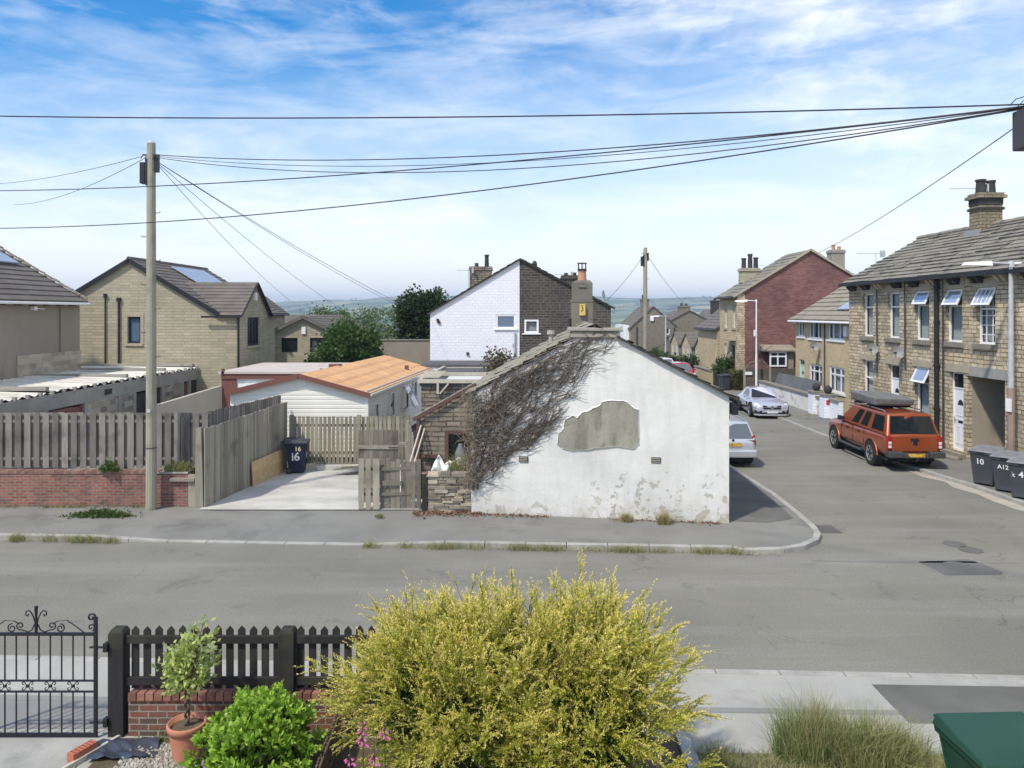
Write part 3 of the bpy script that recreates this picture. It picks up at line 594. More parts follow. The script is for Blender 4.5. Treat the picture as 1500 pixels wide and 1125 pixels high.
# far woodland: one mass of trees down in the valley and on the slopes
def far_trees():
    n = 3600; y = 420*np.exp(RNG.random(n)*math.log(3000/420)); x = y*((-420+RNG.random(n)*900)/F)
    keep = np.sin(x*.013+y*.004)+np.sin(y*.011-x*.006+1)+RNG.normal(size=n)*.6 > .1; x, y = x[keep], y[keep]; z = land(x, y); k = len(x); per = 40
    hgt = 4+5*RNG.random(k); r = hgt*.5
    c = np.stack([x, y, z+hgt*.5], 1); d = unit(RNG.normal(size=(k*per,3))); p = np.repeat(c, per, 0)+d*np.repeat(np.stack([r*1.5, r*1.5, hgt*.5], 1), per, 0)*(.6+.4*RNG.random((k*per,1)))
    leaves(p, d+RNG.normal(size=d.shape)*.5, np.repeat(r*.45, per), .5, MT['leaf_dark'], 'distant_trees', None)['kind'] = 'stuff'
far_trees()
for i in range(16):
    y = random.uniform(420, 1500); px = random.choice([random.uniform(440, 580), random.uniform(895, 1045)]); x = (px-CX)/F*y; z = float(land(np.array(x), np.array(y)))
    mb = MB(); w2, d2 = random.uniform(4, 7), 4; mb.box(x-w2, x+w2, y-d2, y+d2, z-1, z+4.5); mb.cur = 1
    mb.prism([(x-w2-.3, y-d2-.4, z+4.5), (x-w2-.3, y+d2+.4, z+4.5), (x-w2-.3, y, z+7.5)], (2*w2+.6, 0, 0))
    tag(mb.build('distant_house', [MT['render_grey'] if i % 2 else MT['siding'], MT['tile_brown']]), 'tiny pale house far off on the hazy valley side', 'house', 'far houses on the valley side')

# ================================================================== road, footways, kerbs
mb = MB(); mb.face([(-60,-5,0),(60,-5,0),(60,80,0),(-60,80,0)]); struct('road', mb, MT['asphalt'])
kl = lambda x: 17.2-.055*(x+11.8)                    # far kerb of the near street
corner = [G(1090,813), G(1150,811.5), G(1180,806), G(1199,797), G(1203,788), G(1196,778), G(1170,755), G(1135,727), G(1085,696)]
side = [(7.32,30,0), (7.3,40,0), (7.25,60,0), (7.2,79,0)]
far_line = [V((x, kl(x), 0)) for x in np.arange(-24, 5.0, .9)]+[V((p.x, p.y, 0)) for p in corner]+[V(p) for p in side]
def kz(x): # dropped kerb in front of the drive
    a = min(max((x+9.2)/1.0, 0), 1)*min(max((-1.9-x)/1.0, 0), 1); return .115-.085*a
def resample(pts, step):
    out = [V(pts[0])]
    for a, b in zip(pts[:-1], pts[1:]):
        a, b = V(a), V(b); n = max(1, round((b-a).length/step))
        out += [a.lerp(b, (i+1)/n) for i in range(n)]
    return out
def kerb(pts, w, zf, mat, gap=.012, sgn=1):
    mb = MB(); nr = []
    for i in range(len(pts)):
        t = (pts[min(i+1,len(pts)-1)]-pts[max(i-1,0)]); t.z = 0; t.normalize(); nr.append(V((-t.y, t.x, 0))*sgn)
    for i in range(len(pts)-1):
        a, b = pts[i], pts[i+1]; t = (b-a).normalized()*gap/2; a2, b2 = a+t, b-t; za, zb = zf(a.x)+jit(.004), zf(b.x)+jit(.004); na, nb = nr[i]*w, nr[i+1]*w
        mb.hexa([a2+ZV*-.05, b2+ZV*-.05, b2+nb+ZV*-.05, a2+na+ZV*-.05], [a2+ZV*za, b2+ZV*zb, b2+nb+ZV*zb, a2+na+ZV*za])
    o = struct('kerb', mb, mat, bevel=.012); return nr
fl = resample(far_line, .9); nr = kerb(fl, .15, kz, MT['kerb'])
mb = MB()   # the footway behind it, falling to the dropped kerb
back = lambda p, n: V((p.x, 20.3, .11)) if p.x < 4.4 else (V((5.0, max(20.3, p.y+1.2), .11)) if p.y < 22.5 else V((4.9, p.y+.1, .11)))
for i in range(len(fl)-1):
    a, b = fl[i]+nr[i]*.15, fl[i+1]+nr[i+1]*.15; a.z, b.z = kz(fl[i].x)-.006, kz(fl[i+1].x)-.006; mb.face([a, b, back(fl[i+1], 0), back(fl[i], 0)])
struct('footway', mb, MT['footway'])
nk = [V((x, 11.2-.042*(x+7.6), 0)) for x in np.arange(-16, 18.1, .9)]
kerb(nk, -.13, lambda x: .1, MT['kerb'])
mb = MB(); mb.hexa([(-18,8.1,-.05),(20,8.1,-.05),(20,9.9,-.05),(-18,11.5,-.05)], [(-18,8.1,.092),(20,8.1,.092),(20,9.905,.092),(-18,11.505,.092)]); struct('footway', mb, MT['footway_old'])
def sheet(name, pts, z, mat):
    mb = MB(); mb.face([(p[0], p[1], z) for p in pts]); return struct(name, mb, mat)
gz = lambda a, b: G(a, b, .1)
sheet('footway_patch', [gz(1277,1002), gz(1600,1007), gz(1600,1060), gz(1332,1059)], .0965, MT['asphalt_dark'])
sheet('footway_seam', [gz(-60,1016), gz(700,1030), gz(1320,1040), gz(1326,1047), gz(700,1038), gz(-60,1024)], .0962, MT['footway_mid'])
sheet('footway_patch', [gz(-100,1024.5), gz(480,1034), gz(480,1068), gz(-100,1066)], .0961, MT['footway_mid'])
sheet('road_patch', [G(1345,823), G(1418,819), G(1470,838), G(1468,842), G(1385,843), G(1368,834)], .004, MT['asphalt_dark'])
sheet('road_seam', [G(1190,820), G(1340,822), G(1500,823), G(1500,825), G(1340,824.5), G(1190,822)], .004, MT['footway'])
for nm, lab, px, py, r in (('manhole_cover', 'round iron manhole cover in the dark road repair patch', 1405, 830, .3), ('manhole_cover', 'small worn manhole cover up the road beyond the repair patch', 1398, 797, .24), ('manhole_cover', 'small manhole cover just behind the dark repair patch', 1422, 806, .24)):
    c = G(px, py); mb = MB(); mb.cyl((c.x,c.y,-.05), (c.x,c.y,.009), r, r, 24); mb.cyl((c.x,c.y,.004), (c.x,c.y,.012), r*.82, r*.82, 24); tag(mb.build('manhole_cover', MT['asphalt_dark']), lab, 'manhole cover', 'manhole covers in the road')
c = G(1209,775); mb = MB(); mb.box(c.x-.28,c.x+.28,c.y-.35,c.y+.35,-.05,.008)
for k in range(6): mb.box(c.x-.22,c.x+.22,c.y-.3+k*.1,c.y-.25+k*.1,.008,.018)
tag(mb.build('drain_grate', MT['asphalt_dark']), 'iron gully drain beside the curved corner kerb', 'drain')
# footway by the terrace
rk = [V(p) for p in ((14.6,12,0),(14.3,16,0),(13.75,19.9,0),(13.65,22.3,0),(13.4,23.8,0),(13.15,26.7,0),(13.0,31,0),(12.98,35.7,0),(13.0,45,0),(13.1,60,0),(13.3,79,0))]
rk = resample(rk, .9); nr2 = kerb(rk, .15, lambda x: .105, MT['kerb'], sgn=-1)
mb = MB()
for i in range(len(rk)-1):
    a, b = rk[i]+nr2[i]*.15, rk[i+1]+nr2[i+1]*.15; mb.face([V((a.x,a.y,.1)), V((18,a.y,.1)), V((18,b.y,.1)), V((b.x,b.y,.1))])
struct('footway', mb, MT['footway'])
pts = []; wd = []
for i, p in enumerate(rk):
    if 15 < p.y < 27: pts.append(p); wd.append(.18+.42*abs(math.sin(i*1.3))*max(0, 1-abs(p.y-21.5)/6))
mb = MB()
for i in range(len(pts)-1):
    a, b = pts[i], pts[i+1]; mb.face([V((a.x-.01,a.y,.004)), V((b.x-.01,b.y,.004)), V((b.x-wd[i+1],b.y,.004)), V((a.x-wd[i],a.y,.004))])
struct('road_edge_grit', mb, MT['sandy'])
# drive and yards
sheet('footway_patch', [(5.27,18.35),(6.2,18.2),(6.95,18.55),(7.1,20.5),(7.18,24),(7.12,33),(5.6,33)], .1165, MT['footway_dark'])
sheet('driveway', [(-8.1,19.4),(-2.4,19.4),(-2.4,26),(-8.1,26)], .114, MT['concrete'])
mb = MB(); mb.box(-6.3,-3.1,24.2,24.42,.05,.26); struct('yard_kerb', mb, MT['concrete'])
# garden on the near side
mb = MB(); mb.face([(-4.75,-1,.104),(2.05,-1,.104),(2.05,9.0,.104),(-4.75,9.0,.104)]); struct('garden_bed', mb, MT['soil'])
mb = MB(); mb.face([(2.0,-1,.104),(9,-1,.104),(9,8.62,.104),(2.0,8.7,.104)]); struct('garden_ground', mb, MT['dry_ground'])
mb = MB(); mb.face([(-9,-1,.106),(-4.9,-1,.106),(-4.9,9.0,.106),(-9,9.0,.106)]); struct('garden_path', mb, MT['footway_old'])
MT['gravel'] = noisy('gravel_bed', (.26,.24,.19), (.42,.40,.34), 14, 45, .95, 1.0, amt=.5, bdist=.03)
mb = MB(); mb.face([(-4.7,5,.108),(-3.2,5,.108),(-3.1,8.9,.108),(-4.3,8.9,.108)]); tag(mb.build('gravel_bed', MT['gravel']), kind='structure')
n = 2600; mbx = RNG.random(n)*1.4-4.45; mby = 7.9+RNG.random(n)*.95; vv = []; ff = []
for i in range(n):
    s = .012+.014*random.random(); a = random.random()*6.28; ca, sa = math.cos(a)*s, math.sin(a)*s; x, y = mbx[i], mby[i]; k = len(vv)
    vv += [(x+ca,y+sa,.106),(x-sa,y+ca,.106),(x-ca,y-sa,.106),(x+sa,y-ca,.106),(x+ca*.5,y+sa*.5,.106+s),(x-sa*.5,y+ca*.5,.106+s),(x-ca*.5,y-sa*.5,.106+s),(x+sa*.5,y-ca*.5,.106+s)]
    ff += [(k,k+1,k+5,k+4),(k+1,k+2,k+6,k+5),(k+2,k+3,k+7,k+6),(k+3,k,k+4,k+7),(k+4,k+5,k+6,k+7)]
mb = MB(); mb.mesh(vv, ff); MT['pebble'] = wood('pebble', (.24,.215,.17), (.46,.44,.385), (3,3,3), per=.4); tag(mb.build('gravel', MT['pebble'], uv=False), kind='stuff')
# ================================================================== whitewashed cottage
OC = V((-1.04, 19.07, 0)); UC = (V((5.25, 18.16, 0))-OC); WC = UC.length; UC.normalize(); DC = V((.055, .9985, 0))
cot = thing('whitewashed_cottage', 'low whitewashed cottage whose gable has a large grey bare patch', 'cottage', OC)
fc = Fr(OC, UC); ZL, ZR, ZA, UA = 3.12, 3.17, 4.86, 3.13
def cp(u, v, k): return fc.p(u, v)+DC*k
DL = 6.9
# gable wall in a grid so that the coat can bulge a little
gv = [(0,0),(WC,0),(WC,ZR),(3.66,4.57),(2.62,4.57),(0,ZL)]
bm = bmesh.new(); vs = [bm.verts.new(fc.p(u, v)) for u, v in gv]; bm.faces.new(vs)
me = bpy.data.meshes.new('wall')
for k in range(1, 24): bmesh.ops.bisect_plane(bm, geom=bm.verts[:]+bm.edges[:]+bm.faces[:], plane_co=fc.p(WC*k/24, 0), plane_no=fc.u)
for k in range(1, 18): bmesh.ops.bisect_plane(bm, geom=bm.verts[:]+bm.edges[:]+bm.faces[:], plane_co=(0,0,4.57*k/18), plane_no=(0,0,1))
for v in bm.verts:
    d = .009*math.sin(v.co.x*1.7+v.co.z*.9)+.007*math.sin(v.co.x*3.1-v.co.z*2.3+1); v.co += fc.n*d
for v in bm.verts: v.co -= OC
bm.to_mesh(me); bm.free(); me.materials.append(MT['whitewash']); me.polygons.foreach_set('use_smooth', [True]*len(me.polygons))
o = bpy.data.objects.new('wall', me); COL.objects.link(o); o.parent = cot
for nm, fr_, W_, z_ in (('wall', Fr(cp(0,0,DL), -DC), DL, ZL), ('wall', Fr(fc.p(WC,0), DC), DL, ZR)):
    mb = MB(); wall(mb, fr_, W_, z_); mb.build(nm, MT['whitewash'], cot)
mb = MB(); mb.face([cp(WC,0,DL), cp(0,0,DL), cp(0,ZL,DL), cp(UA,ZA,DL), cp(WC,ZR,DL)]); mb.build('wall', MT['render_grey'], cot)
# bare patch with the broken lip of the coat round it
pp = [(817,650),(818,635),(826,628),(828,615),(835,612),(838,609),(846,612),(853,604),(862,602),(868,598),(873,597),(879,594),(882,589),(890,587),(914,587),(922,592),(930,599),(935,600),(935.5,640),(936,650),(929,657),(905,653),(880,655),(868,657),(840,660),(826,657)]
def cuv(px, py):   # a sight on the gable plane
    d = V(((px-CX)/F, 1, -(py-CY)/F)); t = (OC-V((0,0,H))).dot(fc.n)/d.dot(fc.n); q = V((0,0,H))+d*t; return ((q-OC).dot(UC), q.z)
pts = [cuv(*p) for p in pp]; ps = []
for a, b in zip(pts, pts[1:]+pts[:1]):
    for k in range(4):
        f = k/4; ps.append((a[0]+(b[0]-a[0])*f+(jit(.012) if k else 0), a[1]+(b[1]-a[1])*f+(jit(.012) if k else 0)))
MT['bare'] = noisy('bare_render', (.25,.24,.195), (.33,.315,.26), 1.6, 26, .95, .5, amt=.3, c3=(.19,.185,.14), s3=1.9, lo3=.48, hi3=.6, st=(1.6,1,.5))
mb = MB(); mb.face([fc.p(u, v, .019) for u, v in ps]); mb.build('bare_patch', MT['bare'], cot)
mb = MB(); cu_, cv_ = sum(p[0] for p in ps)/len(ps), sum(p[1] for p in ps)/len(ps); n = len(ps); out = []
for k, (u, v) in enumerate(ps):
    l = math.hypot(u-cu_, v-cv_); w_ = .035+.008*math.sin(k*.9); out.append((u+(u-cu_)/l*w_, v+(v-cv_)/l*w_))
for k in range(n):
    l = (k+1) % n
    mb.face([fc.p(*ps[k],.034), fc.p(*ps[l],.034), fc.p(*out[l],.002), fc.p(*out[k],.002)]); mb.face([fc.p(*ps[l],.034), fc.p(*ps[k],.034), fc.p(*ps[k],.015), fc.p(*ps[l],.015)])
mb.build('broken_edge', MT['whitewash'], cot, smooth=True)
for px, py in ((767,672.5),(961,674)):
    u, v = cuv(px, py); mb = MB(); fbox(mb, fc, u-.115, u+.115, v-.07, v+.07, 0, .03); mb.cur = 1
    for k in range(3): fbox(mb, fc, u-.1, u+.1, v-.055+k*.042, v-.03+k*.042, .02, .04)
    mb.build('air_vent', [MT['soot'], MT['render_grey']], cot)
# roof of mossy stone slates, stub of a cut-down stack on the gable, lead and verge
def rp(u, k, z): return cp(u, z, k)
mb = MB(); s0 = (ZA-ZL)/UA; s1 = (ZA-ZR)/(WC-UA); ov = .16
slope(mb, rp(-ov,-.06,ZL-s0*ov+.05), rp(-ov,DL+.1,ZL-s0*ov+.05), rp(UA,DL+.1,ZA+.05), rp(UA,.3,ZA+.05), 11, .045, .02, 9)
slope(mb, rp(-ov,-.06,ZL-s0*ov+.0), rp(-ov,.3,ZL-s0*ov+.0), rp(2.62,.3,ZA-.28), rp(2.62,-.06,ZA-.28), 9, .05, .02, 1)
slope(mb, rp(WC+ov,-.08,ZR-s1*ov+.05), rp(WC+ov,DL+.1,ZR-s1*ov+.05), rp(UA,DL+.1,ZA+.05), rp(UA,-.08,ZA+.05), 11, .045, .02, 9)
rf = mb.build('roof', MT['slate_mossy'], cot)
mb = MB()
for k in range(10):
    f0, f1 = k/10, (k+1)/10; u0_, u1_ = 3.66+(WC+ov-3.66)*f0, 3.66+(WC+ov-3.66)*f1; z0_, z1_ = ZA-s1*(u0_-UA), ZA-s1*(u1_-UA)
    mb.beam(rp(u0_,-.07,z0_+.03+jit(.008)), rp(u1_+.02,-.07,z1_+.02+jit(.008)), .09, .05+jit(.012))
mb.build('verge', MT['soot'], rf.parent).parent = rf
mb = MB(); mb.hexa([rp(2.5,-.07,4.58), rp(3.76,-.07,4.58), rp(3.76,.5,4.58), rp(2.5,.5,4.58)], [rp(2.54,-.05,4.74), rp(3.72,-.05,4.74), rp(3.72,.45,4.76), rp(2.54,.45,4.76)])
mb.hexa([rp(2.44,-.11,4.742), rp(3.82,-.11,4.742), rp(3.82,.5,4.742), rp(2.44,.5,4.742)], [rp(2.46,-.1,4.83), rp(3.8,-.1,4.81), rp(3.8,.5,4.82), rp(2.46,.5,4.84)])
mb.build('coping', MT['render_grey'], cot, bevel=.02)
mb = MB(); e = rp(WC+ov+.06, 0, ZR-s1*ov-.05); mb.tube([e-DC*.1, e+DC*DL], .06, 7); mb.box(e.x-.16,e.x-.02,e.y-.05,e.y+.2,e.z-.3,e.z-.02); mb.beam(e+V((-.05,0,-.05)), e+V((.22,.02,-.09)), .12, .05); mb.build('gutter', MT['black_plastic'], cot)
# rendered stack on the far end of the ridge
cx0 = 2.38; cy0 = 25.3
mb = MB(); mb.box(cx0-.36,cx0+.35,cy0,cy0+.6,3.9,5.62); mb.box(cx0-.33,cx0+.34,cy0+.03,cy0+.57,5.62,6.2); mb.cur = 0
mb.hexa([(cx0-.33,cy0+.03,6.2),(cx0+.34,cy0+.03,6.2),(cx0+.34,cy0+.57,6.2),(cx0-.33,cy0+.57,6.2)], [(cx0-.2,cy0+.1,6.3),(cx0+.26,cy0+.1,6.3),(cx0+.26,cy0+.5,6.3),(cx0-.2,cy0+.5,6.3)])
mb.box(cx0-.38,cx0+.37,cy0-.02,cy0+.62,5.56,5.62)
mb.box(cx0-.14,cx0+.14,cy0-.005,cy0+.1,6.04,6.13)
MT['stack'] = noisy('stack_render', (.15,.142,.115), (.19,.18,.148), 1.5, 30, .95, .3, amt=.25, c3=(.10,.095,.08), s3=2); ch = mb.build('chimney', MT['stack'], cot, bevel=.015)
mb = MB(); mb.lathe((cx0+.01,cy0+.3,6.25), [(.16,0),(.15,.1),(.13,.32),(.145,.34),(.145,.38),(.1,.38),(.1,.2)], 14); p = mb.build('chimney_pot', MT['pot_clay'], cot, smooth=False); p.parent = ch
mb = MB(); mb.cyl((cx0+.01,cy0+.3,6.62), (cx0+.01,cy0+.3,6.69), .155, .155, 12)
for k in range(6): a = k*math.pi/3+.3; mb.beam((cx0+.01+.14*math.cos(a),cy0+.3+.14*math.sin(a),6.68), (cx0+.01+.14*math.cos(a),cy0+.3+.14*math.sin(a),6.87), .02, .02)
mb.cyl((cx0+.01,cy0+.3,6.87), (cx0+.01,cy0+.3,6.895), .165, .165, 12); p = mb.build('chimney_cowl', MT['black_iron'], cot); p.parent = ch
mb = MB(); q = P(835,480,24.6); mb.tube([q-ZV*.3, q+ZV*.05, q+ZV*.3], .055, 8); mb.build('flue', MT['black_plastic'], cot)
q = P(807,498,22.8); mb = MB(); mb.tube([q-ZV*.4, q+ZV*.18], .07, 10); mb.cyl(q+ZV*.18, q+ZV*.3, .13, .11, 12); mb.build('flue', MT['kerb'], cot)
t = thing('nest_box', 'small yellow box with brown marks hung on the rendered chimney', 'box', (cx0-.02,cy0-.06,5.3)); mb = MB(); mb.box(-.09,.1,-.055,.055,-.19,.19); mb.build('body', noisy('yellow_box', (.58,.40,.12), (.66,.48,.17), 5, 20, .7, 0, amt=.1), t, local=True)
mb = MB()
for k in range(5): mb.box(-.03+jit(.02),.03+jit(.02),-.0575-k*.0004,-.054,-.08+k*.05,-.05+k*.05)
mb.build('mark', MT['soot'], t, local=True)

# ---------------------------------------------------------------- bare creeper on the cottage
vine = thing('climbing_vine', 'leafless brown creeper spreading over the whitewashed gable', 'climber', fc.p(.05,0))
poly = [cuv(*p) for p in ((684,716),(684,585),(700,570),(760,532),(820,500),(850,487),(900,486),(903,497),(884,520),(868,545),(845,568),(830,590),(822,612),(802,640),(790,652),(768,662),(745,672),(730,690),(716,706),(700,712))]
def inside(u, v):
    c = False; j = len(poly)-1
    for i in range(len(poly)):
        (a, b), (p, q) = poly[i], poly[j]
        if (b > v) != (q > v) and u < (p-a)*(v-b)/(q-b)+a: c = not c
        j = i
    return c
def stems(n, nm, mat, r0, dd, seed, dense):
    rr = random.Random(seed); mb = MB(); k = 0; tries = 0
    while k < n and tries < n*40:
        tries += 1
        u, v = rr.uniform(-.1, 3.7), rr.uniform(.6, 4.7)
        if not inside(u, v): continue
        edge = (v-ZL)-(u*(ZA-ZL)/UA)       # near the verge < 0 is below it
        band = max(0, 1-abs(edge)/.95)*(1 if u < 2.6 else .6)+(.9 if u < .9 else 0)
        if dense and rr.random() > band: continue
        if not dense and (rr.random() < .3*band or rr.random() < .55*min(1, max(0, u-1.0)/1.6)): continue
        over = rr.choice((0,0,1,2,4,6))
        a = rr.gauss(.82, .38) if not dense else rr.uniform(-.6, 2.6); L = rr.uniform(.5, 1.5) if not dense else rr.uniform(.2, .6); d = rr.uniform(.015, .06) if not dense else rr.uniform(.02, dd)
        pts = []; st = .075; turn = rr.gauss(0, .035)-(.03 if not dense else 0)
        m = int(L/st)
        for i in range(m):
            pts.append(fc.p(u, v, d+.012*math.sin(i*1.1+k))); turn += rr.gauss(0, .05); a += turn; u += math.cos(a)*st; v += math.sin(a)*st
            if not dense: a += (.72-a)*.12
            if not dense and not inside(u, v) and v < ZL+u*s0-.02 and over > 0: over -= 1; continue
            if not inside(u, v) and not (dense and v < ZL+u*s0+.12 and u < 3.6 and u > -.14): break
        if len(pts) > 3: mb.tube(pts, [r0*(1-.75*i/len(pts))*rr.uniform(.8, 1.1) for i in range(len(pts))], 4); k += 1
    return mb.build(nm, mat, vine, uv=False)
stems(240, 'branch', MT['twig_dark'], .013, .05, 13, False); stems(300, 'branch', MT['twig_dark'], .0085, .05, 3, False); stems(340, 'twig', MT['twig_dark'], .007, .2, 5, True); stems(260, 'twig', MT['twig_grey'], .0065, .28, 8, True)
mb = MB(); rr = random.Random(4)
for k in range(22):    # main stems from the foot at the corner
    u, v = rr.uniform(-.02,.2), rr.uniform(.25,.75); a = rr.uniform(.5, 1.75); pts = []
    for i in range(28):
        pts.append(fc.p(u, v, .05+.03*math.sin(i*.6+k))); a += rr.gauss(0,.1)+((.75-a)*.05); u += math.cos(a)*.1; v += math.sin(a)*.1
        if not inside(u, v): break
    if len(pts) > 3: mb.tube(pts, [.024*(1-.7*i/len(pts)) for i in range(len(pts))], 5)
mb.build('stem', MT['twig_dark'], vine, uv=False)
mb = MB()     # shaggy hanging ends down the corner and over the eave
for k in range(320):
    u, v = rr.uniform(-.16,.12), rr.uniform(.75,3.2); d = rr.uniform(.0,.28); a = rr.uniform(-2.6,-.4) if k % 2 else rr.uniform(0,3.1); pts = []
    for i in range(rr.randint(4,8)): pts.append(fc.p(u, v, d)); a += rr.gauss(0,.3); u += math.cos(a)*.05; v += math.sin(a)*.05; d += jit(.02)
    mb.tube(pts, .0055, 4)
mb.build('twig', MT['twig_grey'], vine, uv=False)

# ---------------------------------------------------------------- stone annexe at its side, pergola, dry stone wall
Y0 = 20.55
ann = thing('stone_annexe', 'stone lean-to annexe with brown-framed window beside the creeper', 'outbuilding', (-2.6,Y0,0))
fa = Fr((-2.56,Y0,0), (1,0)); wop = [(.72,1.5,.95,1.98)]; mb = MB(); wall(mb, fa, 1.56, 2.0, wop, [(0,2.0),(1.56,2.0),(1.56,3.22),(0,2.36)], rv=.1); mb.build('wall', MT['stone_rough'], ann)
mb = MB(); mb.face([(-2.56,Y0+.45,0),(-2.56,Y0,0),(-2.56,Y0,2.36),(-2.56,Y0+.45,2.36)]); mb.face([(-2.56,Y0+.45,0),(-1,Y0+.45,0),(-1,Y0+.45,3.22),(-2.56,Y0+.45,2.36)]); mb.build('wall', MT['stone_rough'], ann)
mb = MB(); slope(mb, (-2.66,Y0-.06,2.34), (-2.66,Y0+.45,2.34), (-1.0,Y0+.45,3.27), (-1.0,Y0-.06,3.27), 7, .02, .01, 1); rf = mb.build('roof', MT['slate_mossy'], ann)
mb = MB(); mb.beam((-2.7,Y0-.11,2.28), (-1.0,Y0-.11,3.24), .03, .1); mb.build('bargeboard', MT['old_brown'], ann)
mb = MB(); mb.beam((-2.56,Y0-.06,.1), (-2.56,Y0-.06,2.3), .08, .09, (0,1,0)); mb.build('corner_post', MT['old_brown'], ann)
window(ann, fa, .72, 1.5, .95, 1.98, MT['old_brown'], MT['glass'], rv=.02, fw=.1, name='window')
mb = MB(); fbox(mb, fa, .1,.62,1.25,1.33,0,.12); mb.build('shelf', MT['old_brown'], ann)
t = thing('vase', 'grey rounded jar standing inside the brown window', 'vase', (-1.42,Y0+.2,.95)); mb = MB(); mb.lathe((0,0,.08), [(.0,0),(.13,0),(.16,.15),(.14,.35),(.07,.5),(.08,.56),(.05,.56)], 14); mb.build('body', MT['galv'], t, local=True, smooth=True)
mb = MB(); mb.box(-.3,.3,-.1,.16,.0,.08); mb.build('base', MT['old_brown'], t, local=True)
yb = 24.0; blk = thing('stone_outhouse', 'flat-roofed rough stone outhouse behind the lean-to annexe', 'outbuilding', (-2.9,yb,0))
mb = MB(); mb.box(-2.9,-.75,yb,31,0,2.86); mb.build('wall', MT['stone_rough'], blk)
mb = MB(); mb.box(-2.95,-.7,yb-.05,31.05,2.862,2.95); mb.build('roof', MT['felt'], blk)
pg = thing('pergola', 'weathered white timber frame on the stone outhouse roof', 'pergola', (-2.95,yb,2.95)); z = 3.02
for a_, b_ in (((-3.0,yb-.1,z), (-.72,yb-.1,z)), ((-2.95,yb+2.6,z), (-.4,yb+2.6,z)), ((-2.8,30.6,z-.1), (-.3,30.6,z-.1))): mb = MB(); mb.beam(a_, b_, .1, .12); mb.build('crossbeam', MT['timber_pale'], pg)
mb = MB(); mb.beam((-2.92,yb-.04,z+.01), (-2.75,30.6,z-.05), .1, .12, (0,0,1)); mb.build('side_beam', MT['timber_pale'], pg)
mb = MB()
for k in range(9): y = yb+.3+k*.3; mb.beam((-3.05,y,z+.09), (-2.35,y+.02,z+.09), .08, .04)
mb.build('slat', MT['timber_pale'], pg)
mb = MB(); mb.beam((-2.36,yb-.1,2.97), (-2.36,yb-.1,2.62), .07, .09, (0,1,0)); mb.beam((-2.3,yb-.12,2.62), (-2.02,yb-.12,2.95), .05, .06, (0,1,0)); mb.build('bracket', MT['timber_pale'], pg)
mb = MB(); mb.face([(-2.2,yb+.3,2.97),(-.76,yb+.3,2.97),(-.76,yb+2.4,2.97),(-2.2,yb+2.4,2.97)]); mb.build('polycarbonate_sheet', plain('milky_sheet', (.62,.63,.6), .4), pg)
dw = thing('dry_stone_wall', 'short dry stone wall at the foot of the creeper', 'wall', (-1.66,19.3,0)); mb = MB(); rr = random.Random(9); z = .08
while z < 1.02:
    hh = rr.uniform(.045,.11); x = -2.16
    while x < -1.06:
        L = min(rr.uniform(.16,.46), -1.04-x); f = 19.24+rr.uniform(-.03,.04)
        b_ = [(x+.004,f,z+jit(.008)), (x+L-.004,f+jit(.02),z+jit(.008)), (x+L-.004,19.55,z), (x+.004,19.55,z)]
        mb.hexa(b_, [(p[0]+jit(.012),p[1]+jit(.015),z+hh-.006) for p in b_]); x += L
    z += hh
x = -2.2
while x < -1.1: L = rr.uniform(.28,.5); mb.hexa([(x,19.2,1.0),(x+L,19.2,1.0),(x+L,19.58,1.0),(x,19.58,1.0)], [(x+.02,19.22+jit(.02),1.09+jit(.02)),(x+L-.03,19.22,1.08+jit(.02)),(x+L-.03,19.56,1.08),(x+.02,19.56,1.08)]); x += L+.01
MT['drystone'] = wood('drystone', (.27,.235,.175), (.36,.32,.25), (5,5,5), c3=(.13,.10,.09), per=.45); mb.build('stones', MT['drystone'], dw, bevel=.012)
mb = MB(); mb.box(-2.3,-2.17,19.22,19.36,.05,1.07); mb.cur = 1; mb.cyl((-2.235,19.29,1.07), (-2.235,19.29,1.1), .1, .08, 10); mb.build('end_post', [MT['stain_black'], MT['red_brick']], dw)
# draped sheet and dead plants behind that wall
sh = thing('dust_sheet', 'crumpled white sheet draped over a heap behind the dry stone wall', 'sheet', (-1.9,19.8,.6)); n = 26; vs = []; fs = []
for j in range(n):
    for i in range(n):
        u, v = i/(n-1), j/(n-1); x = -2.1+u*.98+.04*math.sin(v*9+u*5); top = .50*math.exp(-((u-.2)/.22)**2)+.42*math.exp(-((u-.68)/.2)**2)+.12*math.sin(u*17)*math.sin(u*5); z = .9+top*(1-(1-v)**2.2); z += .035*math.sin(u*23+v*9)+.03*math.sin(v*17+u*11)*math.sin(u*9); y = 19.66+v*.3+.07*math.sin(u*21+v*6)+.04*math.sin(v*14); vs.append((x,y,z))
for j in range(n-1):
    for i in range(n-1): a = j*n+i; fs.append((a,a+1,a+n+1,a+n))
mb = MB(); mb.mesh(vs, fs); mb.build('cloth', noisy('white_sheet', (.72,.71,.69), (.8,.79,.77), 3, 20, .8, .2, amt=.1), sh, smooth=True)
t = thing('dried_plant', 'dry bushy plant between the white sheet and creeper', 'plant', (-1.3,19.68,1.0)); n = 260
b_ = np.stack([-.12+.4*RNG.random(n)-.2, .06*RNG.normal(size=n), np.zeros(n)], 1); blades(b_, .25+.4*RNG.random(n), RNG.normal(size=(n,2))*.45, .006, MT['grass_mix'], 'stems', t)

